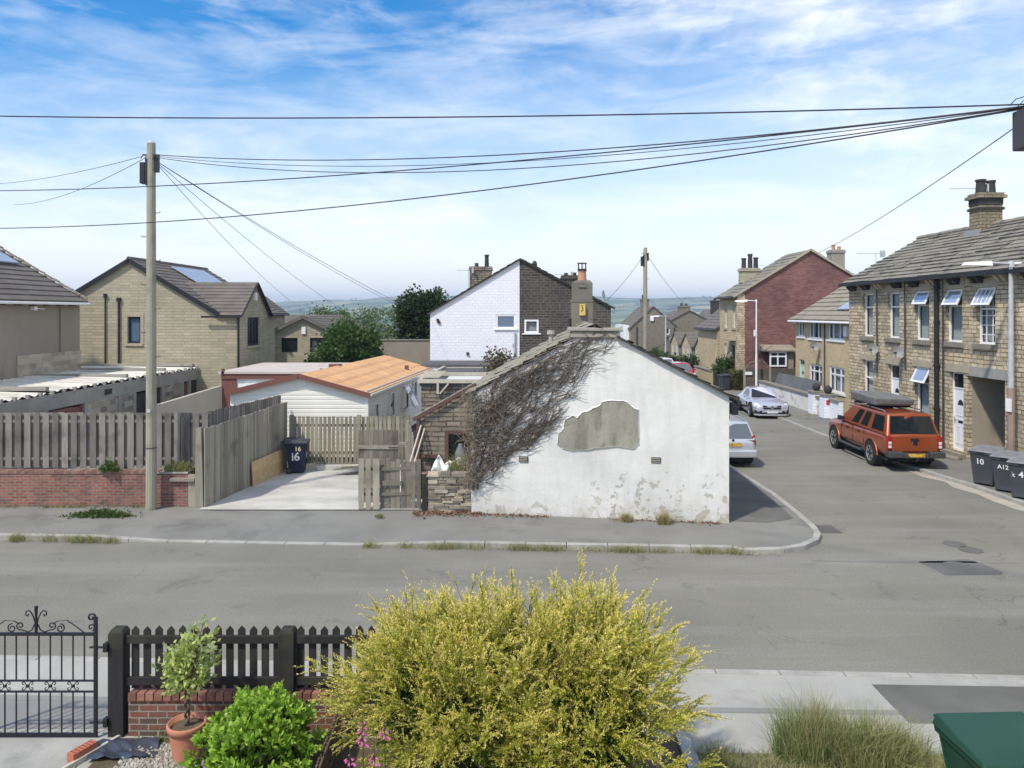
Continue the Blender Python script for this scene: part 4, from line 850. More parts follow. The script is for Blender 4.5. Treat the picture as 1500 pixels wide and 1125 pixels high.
# ================================================================== fences, walls and things by the drive
def boards(mb, a, b, z0, z1f, w, gap, th, d=0.0, jz=.02, jw=.01, point=0.0, lean=0.0):
    """a run of upright boards between plan points a and b; z1f(f) gives the top"""
    a, b = V((a[0],a[1],0)), V((b[0],b[1],0)); L = (b-a).length; t = (b-a).normalized(); n = t.cross(ZV); x = 0
    while x < L-.02:
        ww = w+jit(jw); f = x/L; z1 = z1f(f)+jit(jz); p = a+t*x+n*(d+jit(.006)); q = p+t*min(ww, L-x); k = t*jit(lean)
        zb = z0+jit(jz*.5)
        bt = [p+ZV*zb, q+ZV*zb, q-n*th+ZV*zb, p-n*th+ZV*zb]
        if point:
            m1 = (p+q)/2; tp = [p+ZV*(z1-point)+k, q+ZV*(z1-point)+k, q-n*th+ZV*(z1-point)+k, p-n*th+ZV*(z1-point)+k]
            mb.hexa(bt, tp); c0, c1 = m1+ZV*z1+k, m1-n*th+ZV*z1+k
            mb.mesh([tp[0],tp[1],tp[2],tp[3],c0,c1], [(0,1,4),(3,5,2),(1,2,5,4),(0,4,5,3)])
        else: mb.hexa(bt, [p+ZV*z1+k, q+ZV*(z1+jit(.006))+k, q-n*th+ZV*z1+k, p-n*th+ZV*z1+k])
        x += w+gap
bw = thing('brick_wall', 'old red brick garden wall under the grey board fence', 'wall', (-14,19.72,0))
mb = MB(); mb.box(-24,-8.42,19.72,19.94,.0,.97); mb.build('brickwork', MT['red_brick'], bw)
mb = MB(); x = -24.0
while x < -9.35: L = .11; mb.box(x+.003,x+L-.003,19.70+jit(.006),19.96,.972,1.05+jit(.008)); x += L
mb.build('coping_brick', wood('coping_brick', (.19,.10,.082), (.25,.15,.122), (5,5,5), c3=(.25,.235,.2), per=.25), bw)
mb = MB(); mb.box(-9.33,-8.5,19.69,19.97,.972,1.02); mb.cur = 1; mb.box(-8.95,-8.3,19.62,19.9,.78,.87); mb.build('coping_slab', [MT['kerb'], MT['stone_sill']], bw, bevel=.01)
bf = thing('board_fence', 'tall weathered grey board fence standing on the red brick wall', 'fence', (-14,20.1,0))
mb = MB(); ft = lambda f: 2.52; boards(mb, (-22.02,20.04), (-8.12,20.04), 1.06, ft, .165, .085, .02, jz=.012); boards(mb, (-21.9,20.10), (-8.12,20.10), 1.1, ft, .165, .085, .02, jz=.012); mb.build('slat_panel', MT['fence_old'], bf, bevel=.003)
mb = MB()
for z in (1.3,2.3): mb.beam((-22,20.075,z), (-8.12,20.075,z), .03, .075)
mb.build('rail', MT['fence_old'], bf)
for x in (-20.0,-17.6,-15.2,-12.8,-10.4,-8.15): mb = MB(); mb.box(x-.05,x+.05,20.13,20.23,0,2.5); mb.build('post', MT['fence_old'], bf)
gp = thing('gate_post', 'rough grey timber gate post at the end of the brick wall', 'post', (-8.16,19.75,0)); mb = MB()
mb.hexa([(-8.3,19.62,0),(-8.06,19.62,0),(-8.06,19.8,0),(-8.3,19.8,0)], [(-8.27,19.64,2.18),(-8.13,19.64,2.2),(-8.13,19.78,2.2),(-8.27,19.78,2.16)]); mb.box(-8.5,-8.305,19.7,19.78,.1,.95); mb.build('post', MT['fence_pale'], gp, bevel=.008)
df = thing('drive_fence', 'close-boarded fence along the side of the concrete drive', 'fence', (-7.7,22,0)); mb = MB()
boards(mb, (-8.02,19.62), (-7.32,24.45), .12, lambda f: 2.17+.14*f, .1, .008, .022, jz=.015, lean=.012); mb.build('slat_panel', MT['fence_pale'], df)
mb = MB(); mb.beam((-8.1,19.8,.6), (-7.4,24.4,.6), .05, .09); mb.beam((-8.1,19.8,1.8), (-7.4,24.4,1.85), .05, .09); mb.build('rail', MT['fence_pale'], df)
d2 = thing('yard_fence', 'second grey plank fence just behind the drive fence', 'fence', (-8.2,22,0)); mb = MB(); boards(mb, (-8.75,19.9), (-7.75,25.2), .1, lambda f: 2.42+.02*f, .1, .02, .02, jz=.02); mb.build('slat_panel', MT['fence_old'], d2)
ba = thing('back_fence', 'pale open-boarded fence across the far end of the drive', 'fence', (-5,24.55,0)); mb = MB(); boards(mb, (-7.3,24.6), (-3.35,24.6), .25, lambda f: 1.80, .105, .035, .02, jz=.012); mb.build('slat_panel', MT['fence_green'], ba)
mb = MB(); mb.beam((-7.3,24.66,.6), (-3.35,24.66,.6), .04, .09); mb.beam((-7.3,24.66,1.5), (-3.35,24.66,1.5), .04, .09); mb.build('rail', MT['fence_green'], ba)
for x in (-7.2,-5.0,-3.4): mb = MB(); mb.box(x-.06,x+.06,24.5,24.6,.1,1.86); mb.build('post', MT['fence_green'], ba)
ls = thing('side_fence', 'taller gappy boards between back fence and stone annexe', 'fence', (-3.1,22.5,0)); mb = MB(); boards(mb, (-3.42,24.3), (-2.72,20.6), .1, lambda f: 1.75+.1*f, .13, .03, .022, jz=.08, lean=.02); mb.build('slat_panel', MT['fence_pale'], ls)
ob = thing('chipboard_sheet', 'pale orange chipboard panel leaning on the drive fence', 'board', (-7.3,22.8,.1)); mb = MB()
mb.hexa([(-7.58,21.95,.115),(-7.30,23.9,.115),(-7.28,23.9,.115),(-7.56,21.95,.115)], [(-7.62,21.95,.83),(-7.34,23.9,.85),(-7.32,23.9,.85),(-7.60,21.95,.83)])
mb.hexa([(-7.59,21.97,.5),(-7.31,23.88,.5),(-7.28,23.88,.5),(-7.555,21.97,.5)], [(-7.6,21.97,.56),(-7.32,23.88,.56),(-7.285,23.88,.56),(-7.56,21.97,.56)]); mb.build('panel', MT['osb'], ob)
tg = thing('ledged_gate', 'grey ledged timber gate standing ajar at the drive', 'gate', (-3.6,20.1,0)); fg = Fr((-4.12,20.15,0), (1,-.05)); mb = MB()
for k in range(8): fbox(mb, fg, k*.136, k*.136+.13, .15+jit(.02), 2.06+jit(.012), -.012, .012)
mb.build('slat_panel', MT['gate_wood'], tg, bevel=.003)
for v in (.5,1.55): mb = MB(); fbox(mb, fg, .01,1.07,v,v+.1,.0125,.04); mb.build('ledge', MT['fence_pale'], tg)
mb = MB(); fbox(mb, fg, .8,1.25,1.62,1.66,.041,.07); fbox(mb, fg, 1.1,1.32,1.66,1.74,.0,.08); mb.build('latch', MT['stone_sill'], tg)
lf = thing('board_gate', 'low dark gappy board gate closing the corner by the drive', 'gate', (-3,19.5,0)); mb = MB(); boards(mb, (-3.96,19.38), (-3.42,19.38), .12, lambda f: 1.44, .15, .035, .022, jz=.02, jw=.02); mb.build('slat_panel', MT['fence_pale'], lf)
mb = MB(); boards(mb, (-3.42,19.5), (-2.36,19.5), .1, lambda f: 1.38, .115, .02, .022, jz=.06, jw=.02, lean=.012); mb.build('slat_panel', MT['gate_wood'], lf)
mb = MB(); mb.box(-3.36,-2.86,19.44,19.475,.72,.84); mb.build('ledge', MT['gate_wood'], lf); mb = MB(); mb.beam((-3.9,19.43,.5), (-2.4,19.53,.5), .035, .08); mb.beam((-3.9,19.43,1.15), (-2.4,19.53,1.15), .035, .08); mb.build('rail', MT['gate_wood'], lf)
wr = thing('white_rail', 'thin white timber handrail slanting above the low board gate', 'handrail', (-2.6,19.9,1.2)); mb = MB()
mb.beam(P(597,690,19.6), P(617,623,20.5), .035, .05); mb.beam(P(604,688,19.65), P(622,628,20.5), .03, .045); mb.beam(P(598,690,19.6), P(598,735,19.6), .035, .04, (0,1,0)); mb.build('rail', MT['timber_pale'], wr)
for k in range(5):
    a = G(488+k*3, 688-k*1.5, .3+.035*k); b = G(560+k*2, 680+jit(3), .28+.03*k); mb = MB(); mb.beam(a, b, .15, .03); o = mb.build('timber_plank', MT['timber_pale']); tag(o, 'loose pale plank lying by the back fence', 'plank', 'planks piled by the back fence')

# ---------------------------------------------------------------- wheelie bin
def wheelie(label, loc, rz, body, lid, group, w=.58, d=.72, h=1.07, open_=0.0, nums=(), name='wheelie_bin'):
    t = thing(name, label, 'bin', loc, rz, group); b0, b1 = w*.40, w*.5; f0, f1 = d*.34, d*.47; zb, zt = .05, h*.9; mb = MB()
    mb.hexa([(-b0,-f0,zb),(b0,-f0,zb),(b0,f0*.8,zb),(-b0,f0*.8,zb)], [(-b1,-f1,zt),(b1,-f1,zt),(b1,f1,zt),(-b1,f1,zt)])
    mb.hexa([(-b1-.015,-f1-.015,zt-.07),(b1+.015,-f1-.015,zt-.07),(b1+.015,f1+.01,zt-.07),(-b1-.015,f1+.01,zt-.07)], [(-b1-.02,-f1-.02,zt-.012),(b1+.02,-f1-.02,zt-.012),(b1+.02,f1+.02,zt-.012),(-b1-.02,f1+.02,zt-.012)])
    mb.box(-b0*.8,b0*.8,-f0-.012,-f0+.05,.06,.16)
    for k in (-.8,.8): mb.beam((b0*k,-f0-.004,.2), (b1*k,-f1-.004,zt-.1), .02, .014, (0,1,0)); mb.beam((-b0-.004,f0*k,.2), (-b1-.004,f1*k,zt-.1), .014, .02, (0,1,0)); mb.beam((b0+.004,f0*k,.2), (b1+.004,f1*k,zt-.1), .014, .02, (0,1,0))
    mb.build('body', body, t, local=True, bevel=.012)
    mb = MB(); e = .04; mb.hexa([(-b1-e,-f1-e,zt),(b1+e,-f1-e,zt),(b1+e,f1+.02,zt),(-b1-e,f1+.02,zt)], [(-b1-e+.02,-f1-e+.02,zt+.045),(b1+e-.02,-f1-e+.02,zt+.045),(b1+e-.03,f1,zt+.12),(-b1-e+.03,f1,zt+.12)])
    mb.box(-.1,.1,-f1-e-.03,-f1-e+.02,zt+.006,zt+.03); l = mb.build('lid', lid, t, local=True, bevel=.02)
    mb = MB(); mb.tube([(-b1+.02,f1+.07,zt+.05),(b1-.02,f1+.07,zt+.05)], .017, 8); mb.beam((-b1+.06,f1-.02,zt), (-b1+.06,f1+.08,zt+.05), .04, .03); mb.beam((b1-.06,f1-.02,zt), (b1-.06,f1+.08,zt+.05), .04, .03); mb.build('handle', body, t, local=True)
    for s in (-1,1):
        mb = MB(); x = s*(b0+.02); mb.cyl((x-.03,f0*.85,.1), (x+.03,f0*.85,.1), .1, .1, 18); mb.cur = 1; mb.cyl((x-.034,f0*.85,.1), (x+.034,f0*.85,.1), .055, .055, 12); mb.build('wheel', [MT['rubber'], MT['trim_grey']], t, local=True)
    for s_, size, face, u, v, mat in nums:
        f = (v-zb)/(zt-zb)
        if face == 'front': y = -(f0+(f1-f0)*f)-.004; text(t, s_, size, (u,y,v), (1,0,0), (0,-(f1-f0)/(zt-zb),1), mat)
        else: x = -(b0+(b1-b0)*f)-.004; text(t, s_, size, (x,u,v), (0,-1,0), (-(b1-b0)/(zt-zb),0,1), mat)
    return t
wheelie('navy wheelie bin painted 16 standing in the drive', (-6.86,23.95,.114), R(97), MT['bin_navy'], MT['bin_grey'], 'wheelie bins', nums=(('16', .2, 'side', -.07, .78, MT['cream_number']), ('i6', .36, 'side', .0, .53, MT['white_number']), ('16', .28, 'front', 0, .55, MT['white_number'])))

# ================================================================== telegraph poles
def telegraph_pole(label, base, h, r, box=True, steps=True):
    t = thing('telegraph_pole', label, 'telegraph pole', base); mb = MB(); mb.cyl((0,0,-.1), (0,0,h), r, r*.78, 14); mb.build('pole', MT['pole_wood'], t, local=True, smooth=False)
    mb = MB(); mb.cyl((0,0,h), (0,0,h+.05), r*.8, r*.55, 12); mb.build('cap', MT['galv'], t, local=True)
    if box: mb = MB(); mb.box(-.26,-.12,-.1,.08,h-1.05,h-.5); mb.box(-.12,-.05,-.1,.08,h-1.1,h-.4); mb.build('junction_box', MT['black_plastic'], t, local=True, bevel=.015)
    mb = MB(); mb.tube([(-.22,-.02,h-.3),(.22,-.02,h-.3)], .014, 6)
    for k in range(5): mb.tube([(-.2+k*.1,-.04,h-.3),(-.22+k*.1,-.1,h-.42)], .012, 5)
    mb.box(.08,.2,-.06,.05,h-.75,h-.3); mb.build('cable_bracket', MT['black_iron'], t, local=True)
    if steps:
        for k in range(9): z = h-1.8-k*.62; s = -1 if k % 2 else 1; mb = MB(); mb.tube([(s*r*.8,0,z),(s*(r+.1),-.02,z),(s*(r+.1),-.02,z+.04)], .01, 5); mb.build('step_iron', MT['black_iron'], t, local=True)
    return t
PB = V((-9.33,19.42,.08)); PH = 9.5
tp = telegraph_pole('tall wooden telegraph pole in front of the red brick wall', PB, PH, .135)
mb = MB(); mb.cyl((0,0,1.62), (0,0,1.64), .137, .137, 14); mb.build('band', MT['soot'], tp, local=True); mb = MB(); mb.box(-.05,.04,-.136,-.12,2.55,2.64); mb.build('tag_plate', MT['galv'], tp, local=True)
PB2 = V((7.72,43.5,0)); telegraph_pole('distant wooden telegraph pole rising behind the whitewashed cottage', PB2, 8.95, .14, steps=True)
PB3 = V((7.06,10.0,.09)); PH3 = 8.0
t = thing('telegraph_pole', 'telegraph pole with big grey box where the cables gather', 'telegraph pole', PB3); mb = MB(); mb.cyl((0,0,-.1), (0,0,PH3), .14, .11, 14); mb.build('pole', MT['pole_wood'], t, local=True)
mb = MB(); mb.box(-.32,-.12,-.13,.13,PH3-.72,PH3-.19); mb.build('junction_box', MT['trim_grey'], t, local=True, bevel=.02)
mb = MB(); mb.tube([(-.26,-.02,PH3-.12),(.2,-.02,PH3-.12)], .014, 6); mb.build('cable_bracket', MT['black_iron'], t, local=True)

# ================================================================== overhead cables
def cable(label, a, b, sag, r=.01, n=26):
    a, b = V(a), V(b); pts = [a.lerp(b, i/n)-ZV*(4*sag*(i/n)*(1-i/n)) for i in range(n+1)]
    mb = MB(); mb.tube(pts, r, 5); return tag(mb.build('overhead_cable', MT['cable'], uv=False), label, 'cable', 'overhead cables')
PT3 = PB3+V((-.2,-.02,PH3-.12)); PT1 = PB+V((.05,-.05,PH-.3))
cable('thick top cable running level across the whole sky', PT3, P(-160,167,13), .12, .011)
cable('sagging cable crossing the tall pole below its black box', PT3-ZV*.03, P(-220,277,22), .42, .011)
cable('lowest long cable crossing the tall pole well below its top', PT3-ZV*.05, P(-220,330,22), .62, .011)
cable('cable strung from the tall pole top to the grey box pole', PT1, PT3-ZV*.02, .38, .011); cable('slacker second cable from the tall pole top to the grey box pole', PT1-ZV*.06, PT3-ZV*.04, .62, .009)
cable('thin third cable bundled beneath the pole to pole cables', PT1-ZV*.03, PT3-ZV*.03, .5, .007)
cable('thin cable falling from the grey box pole to the red gable', PT3-V((.02,0,.2)), P(1112,388,52), .75, .008)
for px, py, Y, lab in ((425,440,45,'drop wire from the tall pole falling steepest past the caravan roof'),(500,452,50,'drop wire from the tall pole towards the stone bungalow'),(600,455,52,'drop wire from the tall pole towards the ivy-clad tree'),(640,470,41,'drop wire from the tall pole to the white painted gable')): cable(lab, PT1-V((0,0,.1)), P(px,py,Y), .25, .0085)
cable('short drop wire from the tall pole to the dark roof ridge', PB+V((-.1,0,PH-.35)), P(20,300,34), .3, .008); cable('faint drop wire from the tall pole out past the rendered house', PB+V((-.1,0,PH-.3)), P(-60,270,33), .25, .008)
cable('drop wire from the distant pole down to the sooty stone house', PB2+V((0,0,8.7)), P(888,440,41), .2, .012); cable('drop wire from the distant pole towards the grey gabled houses', PB2+V((0,0,8.7)), P(1010,450,90), .4, .014)
mb = MB(); pts = [PT3+V((-.25,0,-.02)), PT3+V((-.16,0,.07)), PT3+V((.02,0,.12)), PT3+V((.2,0,.1)), PT3+V((.3,0,-.05))]; mb.tube(pts, .007, 5); mb.tube([p+V((.1,.0,-.02)) for p in pts[:3]], .006, 5); tag(mb.build('cable_loop', MT['cable'], uv=False), 'looped slack cable above the grey box on its pole', 'cable')

# ================================================================== caravan, shed, garages
cv = thing('static_caravan', 'cream static caravan with an orange roof and maroon trim', 'caravan', (-7.2,25.5,0))
CD = V((.085,.9964,0)); cL, cR, cA = V((-9.5,25.5,0)), V((-4.94,25.5,0)), V((-7.19,25.5,0)); zl, zr, za, Lc = 2.53, 2.46, 3.07, 11.2
mb = MB()
for k in range(15):  # horizontal ribs
    z0, z1 = .3+k*.15, .3+(k+1)*.15
    for a, b, n in ((cL, cR, V((0,-1,0))), (cR, cR+CD*Lc, V((1,0,0)))):
        mb.face([a+ZV*z0+n*.02, b+ZV*z0+n*.02, b+ZV*(z1-.05)+n*.02, a+ZV*(z1-.05)+n*.02]); mb.face([a+ZV*(z1-.05)+n*.02, b+ZV*(z1-.05)+n*.02, b+ZV*z1, a+ZV*z1]); mb.face([a+ZV*z1, b+ZV*z1, b+ZV*z1+n*.02, a+ZV*z1+n*.02])
mb.face([cL+ZV*2.4, cR+ZV*2.4, cR+ZV*zr, cA+ZV*za, cL+ZV*zl]); mb.face([cL+ZV*.3, cL+CD*Lc+ZV*.3, cL+CD*Lc+ZV*zl, cL+ZV*zl])
mb.face([cL+CD*Lc, cR+CD*Lc, cR+CD*Lc+ZV*zr, cA+CD*Lc+ZV*za, cL+CD*Lc+ZV*zl]); mb.face([cR+ZV*2.4+V((.02,0,0)), cR+CD*Lc+ZV*2.4+V((.02,0,0)), cR+CD*Lc+ZV*2.5, cR+ZV*2.5])
mb.build('body', MT['siding'], cv)
mb = MB(); o_ = CD*-.18; e_ = CD*(Lc+.15); slope(mb, cR+o_+V((.14,0,zr-.0)), cR+e_+V((.14,0,zr-.0)), cA+e_+ZV*(za+.05), cA+o_+ZV*(za+.05), 4, .012); slope(mb, cL+o_+V((-.14,0,zl)), cL+e_+V((-.14,0,zl)), cA+e_+ZV*(za+.05), cA+o_+ZV*(za+.05), 4, .012); rf = mb.build('roof', MT['orange_roof'], cv)
mb = MB(); q = cA+CD*4.2+V((-.15,0,za)); mb.box(q.x-.22,q.x+.22,q.y-.2,q.y+.2,q.z-.05,q.z+.1); mb.build('roof_vent', MT['maroon'], cv).parent = rf
mb = MB(); q = cR+CD*8.3+V((-.5,0,zr+.12)); mb.box(q.x-.08,q.x+.08,q.y-.08,q.y+.08,q.z-.1,q.z+.25); mb.build('roof_vent', MT['maroon'], cv).parent = rf
mb = MB(); mb.beam(cL+CD*-.2+V((-.16,0,zl-.05)), cA+CD*-.2+ZV*(za-.0), .04, .16); mb.beam(cA+CD*-.2+ZV*(za-.0), cR+CD*-.2+V((.16,0,zr-.05)), .04, .16); mb.build('fascia', MT['maroon'], cv)
mb = MB(); mb.beam(cR+V((.17,-.1,zr-.06)), cR+CD*Lc+V((.17,0,zr-.06)), .05, .08); mb.build('gutter', MT['siding'], cv)
for p_ in (cL, cR): mb = MB(); mb.box(p_.x-.05,p_.x+.07,p_.y-.05,p_.y+.1,.3,2.43); mb.build('corner_trim', MT['siding'], cv)
fv = Fr(cR+V((.02,0,0)), CD)
for u0, u1, v0, v1, vent in ((.75,1.35,.9,2.0,None),(3.0,3.7,1.2,2.15,None),(5.1,6.1,1.2,2.2,[(0,1,0,R(28),0)]),(7.0,7.8,1.2,2.2,None),(9.0,9.8,1.2,2.2,None)): window(cv, fv, u0, u1, v0, v1, MT['siding'], MT['glass_dark'], rv=-.02, fw=.05, vent=vent)
sd_ = thing('pale_shed', 'pale flat-roofed shed with brown end panel behind the caravan', 'shed', (-11,33,0)); mb = MB(); mb.box(-12.1,-8.0,33.02,38.6,0,2.42); mb.build('wall', MT['white_paint'], sd_)
mb = MB(); mb.box(-12.75,-12.1,32.95,38.5,0,2.4); mb.box(-12.75,-8.0,32.9,32.98,2.3,2.52); mb.build('brown_panel', MT['wine'], sd_); mb = MB(); mb.box(-12.85,-7.9,32.85,38.8,2.522,2.62); mb.build('roof', MT['pink_roof'], sd_)
for x in (-11.75,-10.95): window(sd_, Fr((x,33.0,0),(1,0)), 0, .6, 1.2, 2.1, MT['white_paint'], MT['glass_dark'], rv=-.02, fw=.09)
for x in (-12.66,-8.35): mb = MB(); mb.box(x-.06,x+.06,32.85,32.95,2.5,2.75); mb.build('roof_post', MT['wine'], sd_)
# garages: cement sheet roofs behind a long precast wall
ga = thing('garage_row', 'long row of concrete garages with corrugated cement roofs', 'garages', (-16,30,0))
def corr(mb, x0, x1, y0, y1, z0, z1, per=.42, amp=.035):
    n = int((y1-y0)/per*6); ys_ = [y0+(y1-y0)*i/n for i in range(n+1)]
    for i in range(n):
        a, b = ys_[i], ys_[i+1]; za_, zb_ = amp*math.sin(2*math.pi*a/per), amp*math.sin(2*math.pi*b/per)
        mb.face([(x1,a,z1+za_), (x1,b,z1+zb_), (x0,b,z0+zb_), (x0,a,z0+za_)])
for x0, x1, y0, y1, z0, z1 in ((-19.95,-15.95,20.6,26.0,2.52,2.42),(-19.95,-15.95,26.05,31.4,2.56,2.46),(-19.95,-15.95,31.45,34.8,2.54,2.46),(-27,-15.95,34.85,37.9,2.62,2.42),(-27,-15.95,37.95,41.0,2.68,2.48),(-27,-15.95,41.05,43.5,2.6,2.44)):
    mb = MB(); corr(mb, x0, x1, y0, y1, z0, z1); mb.build('roof', MT['asbestos'], ga)
for y in (26.02,31.42,34.83,37.92,41.02): mb = MB(); mb.box(-19.9 if y < 34 else -26.5,-16.1,y-.1,y+.1,2.5,2.63); mb.build('roof_joint', MT['precast'], ga)
mb = MB(); mb.box(-16.05,-15.9,20.6,42.3,1.84,2.36); mb.build('lintel_beam', MT['precast'], ga)
for k in range(30): y = 22.0+k*.66; mb = MB(); mb.box(-15.98,-15.86,y,y+.09,2.361,2.5); mb.build('eaves_block', MT['precast'], ga)
yy = [20.8,23.2,25.6,28.0,30.4,31.6,33.4,34.2,36.2,37.0,38.8,42.2]
for k, y in enumerate(yy): mb = MB(); mb.box(-16.02,-15.86,y-.11,y+.11,0,1.838); mb.build('pillar', MT['precast'], ga)
MT['mixblock'] = masonry('mixed_block', (.42,.38,.30), (.16,.15,.14), (.33,.31,.27), .45, .22, .012, (.2,.18,.15), .4, .01, .4)
for k in range(len(yy)-1):
    mb = MB(); a, b = yy[k]+.11, yy[k+1]-.11
    if k in (1,3,4,7): mb.box(-15.98,-15.9,a,b,0,1.836); mb.build('block_infill', MT['mixblock'], ga)
    elif k == 10: mb.box(-15.98,-15.9,a,b,0,1.6); mb.build('infill_panel', noisy('pinkish_panel', (.40,.33,.26), (.45,.38,.31), 1, 25, .8, .1, amt=.1), ga)
    else: mb.box(-16.05,-15.97,a,b,0,1.75); mb.build('garage_door', MT['wine'] if k in (2,8) else MT['soot'], ga)
mb = MB(); mb.box(-19.95,-16.1,20.62,20.7,0,2.4); mb.build('wall', MT['precast'], ga)
mb = MB(); mb.box(-15.95,-15.6,22.0,27.0,1.72,1.8); mb.build('canopy', MT['wine'], ga)
mb = MB(); mb.box(-15.89,-15.84,29.3,29.75,2.0,2.2); mb.build('air_vent', MT['soot'], ga)
lw = thing('rendered_wall', 'low pale rendered yard wall between garages and caravan', 'wall', (-14,36,0)); mb = MB(); mb.hexa([(-14.2,30,0),(-12.7,32.9,0),(-12.85,33,0),(-14.35,30.1,0)], [(-14.2,30,1.5),(-12.7,32.9,2.0),(-12.85,33,2.0),(-14.35,30.1,1.5)]); mb.build('wall', noisy('pale_render', (.42,.375,.3), (.47,.42,.345), 1, 30, .9, .2, amt=.15), lw)

# ================================================================== houses to the left
h1 = thing('rendered_house', 'brown rendered house side with dark tile roof above the garages', 'house', (-22,31,0)); xw, yb1, ze = -20.0, 34.75, 5.86
fr = gable_block(h1, -28.6, xw, 18.0, yb1, ze, ze, -24.3, 8.42, MT['render_brown'], MT['tile_dark'], over=.32, verge=.12, n=12, t=.04, gutter=MT['white_paint'])
fs1 = fr['s1']; mb = MB(); fbox(mb, fs1, 30.3-18, yb1-18+.01, 1.5, 3.46, -.02, .05); mb.build('stone_plinth', MT['plinth'], h1)
mb = MB(); sl_ = (8.42-ze)/4.3
for k in range(14): f = k/14; x0_, x1_ = xw+.3-(4.6)*f, xw+.3-4.6*(f+.062); mb.beam((x0_,yb1+.06,ze-.15+(xw+.3-x0_)*sl_+.13+jit(.02)), (x1_,yb1+.06+jit(.03),ze-.15+(xw+.3-x1_)*sl_+.12), .16+jit(.05), .07)
mb.build('verge', MT['tile_buff'], h1)
def on1(x, y): return V((x, y, ze+(xw-x)*sl_+.12))
mb = MB(); mb.prism([on1(-22.4,29.6), on1(-22.4,34.1), on1(-23.95,34.1), on1(-23.95,29.6)], V((.03,0,.06))); mb.build('solar_panel', MT['solar_grey'], h1)
for k in range(13): y = 22.6+k*.94; mb = MB(); mb.box(xw-.0,xw+.24,y,y+.14,ze-.36,ze-.2); mb.build('eaves_bracket', MT['soot'], h1)
mb = MB(); mb.box(xw+.002,xw+.16,31.2,31.4,5.3,5.46); mb.beam((xw+.1,31.4,5.38), (xw+.3,31.65,5.35), .03, .03); mb.build('wall_lamp', MT['white_paint'], h1)
mb = MB(); mb.tube([(xw+.06,33.2,ze-.2),(xw+.06,33.2,3.46)], .03, 6); mb.build('downpipe', MT['render_brown'], h1)

h2 = thing('stone_house', 'coursed buff stone house with side wing and solar panels', 'house', (-18,38,0))
wx0, wx1, wy, rxx, rz = -22.04, -15.0, 38.0, -19.35, 7.92; sl_ = .6
u0 = P(187,503,wy).x-wx0; u1 = P(206,503,wy).x-wx0; wop = (u0,u1,P(0,503,wy).z,P(0,464,wy).z)
fr = gable_block(h2, wx0, wx1, wy, 47.5, 6.28, 5.30, rxx, rz, MT['stone_grey'], MT['tile_dark'], {'g0': [wop]}, over=.28, verge=.12, n=15, t=.03, gutter=MT['black_plastic'], barge=MT['black_plastic'], ridge=MT['tile_dark'], walls=('g0','s0','g1'))
window(h2, fr['g0'], *wop, plain('navy_frame', (.02,.03,.05), .4), MT['glass_blue'], fw=.1, surround=MT['stone_cut'], sill=MT['stone_cut'])
wgy = 42.25; fr2 = {}
gz0, gzr = 5.16, 6.8; ry_ = (wy+wgy)/2
mb = MB(); wall(mb, Fr((wx1,wy,0),(1,0)), 1.25, gz0); mb.build('wall', MT['stone_grey'], h2)
fs = Fr((wx1+1.25,wy,0),(0,1)); wq = (1.05,2.95,3.45,4.95); mb = MB(); wall(mb, fs, wgy-wy, gz0, [wq], [(0,gz0),(wgy-wy,gz0),((wgy-wy)/2,gzr)]); mb.build('wall', MT['stone_grey'], h2)
mb = MB(); mb.face([(wx1,wgy,0),(wx1+1.25,wgy,0),(wx1+1.25,wgy,gz0),(wx1,wgy,gz0)]); mb.face([(wx1,wgy,0),(wx1,47.5,0),(wx1,47.5,5.3),(wx1,wgy,5.3)]); mb.build('wall', MT['stone_grey'], h2)
window(h2, fs, *wq, MT['black_plastic'], MT['glass_dark'], fw=.12, mull=(.25,.5,.75), sill=MT['stone_cut'])
mb = MB(); xe = wx1+1.25+.15; xv = rxx+(rz-gzr)/sl_-.4; xv0 = rxx+(rz-gz0)/sl_-.5
slope(mb, (xv0+.6,wy-.25,gz0-.1), (xe,wy-.25,gz0-.1), (xe,ry_,gzr+.03), (xv,ry_,gzr+.03), 10, .03); slope(mb, (xv0+.6,wgy+.25,gz0-.1), (xe,wgy+.25,gz0-.1), (xe,ry_,gzr+.03), (xv,ry_,gzr+.03), 10, .03); mb.build('roof', MT['tile_dark'], h2)
mb = MB(); mb.beam((wx1-.6,wy-.3,gz0-.17), (xe,wy-.3,gz0-.17), .1, .1); mb.tube([(wx1+1.17,wy-.07,gz0-.15),(wx1+1.17,wy-.07,0)], .05, 8); mb.build('gutter', MT['black_plastic'], h2)
mb = MB(); mb.beam((xe+.01,wy-.28,gz0-.14), (xe+.01,ry_,gzr-.0), .03, .14, (1,0,0)); mb.beam((xe+.01,wgy+.28,gz0-.14), (xe+.01,ry_,gzr-.0), .03, .14, (1,0,0)); mb.build('bargeboard', MT['black_plastic'], h2)
for px, r_, a, b in ((154,.035,433,640),(174,.055,439,640)): q = P(px,a,wy-.06); mb = MB(); mb.tube([q, V((q.x,q.y,0))], r_, 8); mb.box(q.x-r_*1.8,q.x+r_*1.8,q.y-.06,q.y+.05,q.z-.1,q.z+.1); mb.build('downpipe', MT['black_plastic'], h2)
mb = MB(); q = V((wx1+1.26,ry_,6.05)); mb.box(q.x-.01,q.x+.09,q.y-.16,q.y+.16,q.z-.2,q.z+.2); mb.build('alarm_box', MT['white_paint'], h2)
def on2(y, d): x = rxx+d; return V((x, y, rz-d*sl_+.13))
for k in range(4): y = 41.4+k*1.08; mb = MB(); mb.prism([on2(y,.55), on2(y+1.02,.55), on2(y+1.02,2.2), on2(y,2.2)], V((.03,0,.05))); mb.build('solar_panel', MT['solar_grey'], h2)
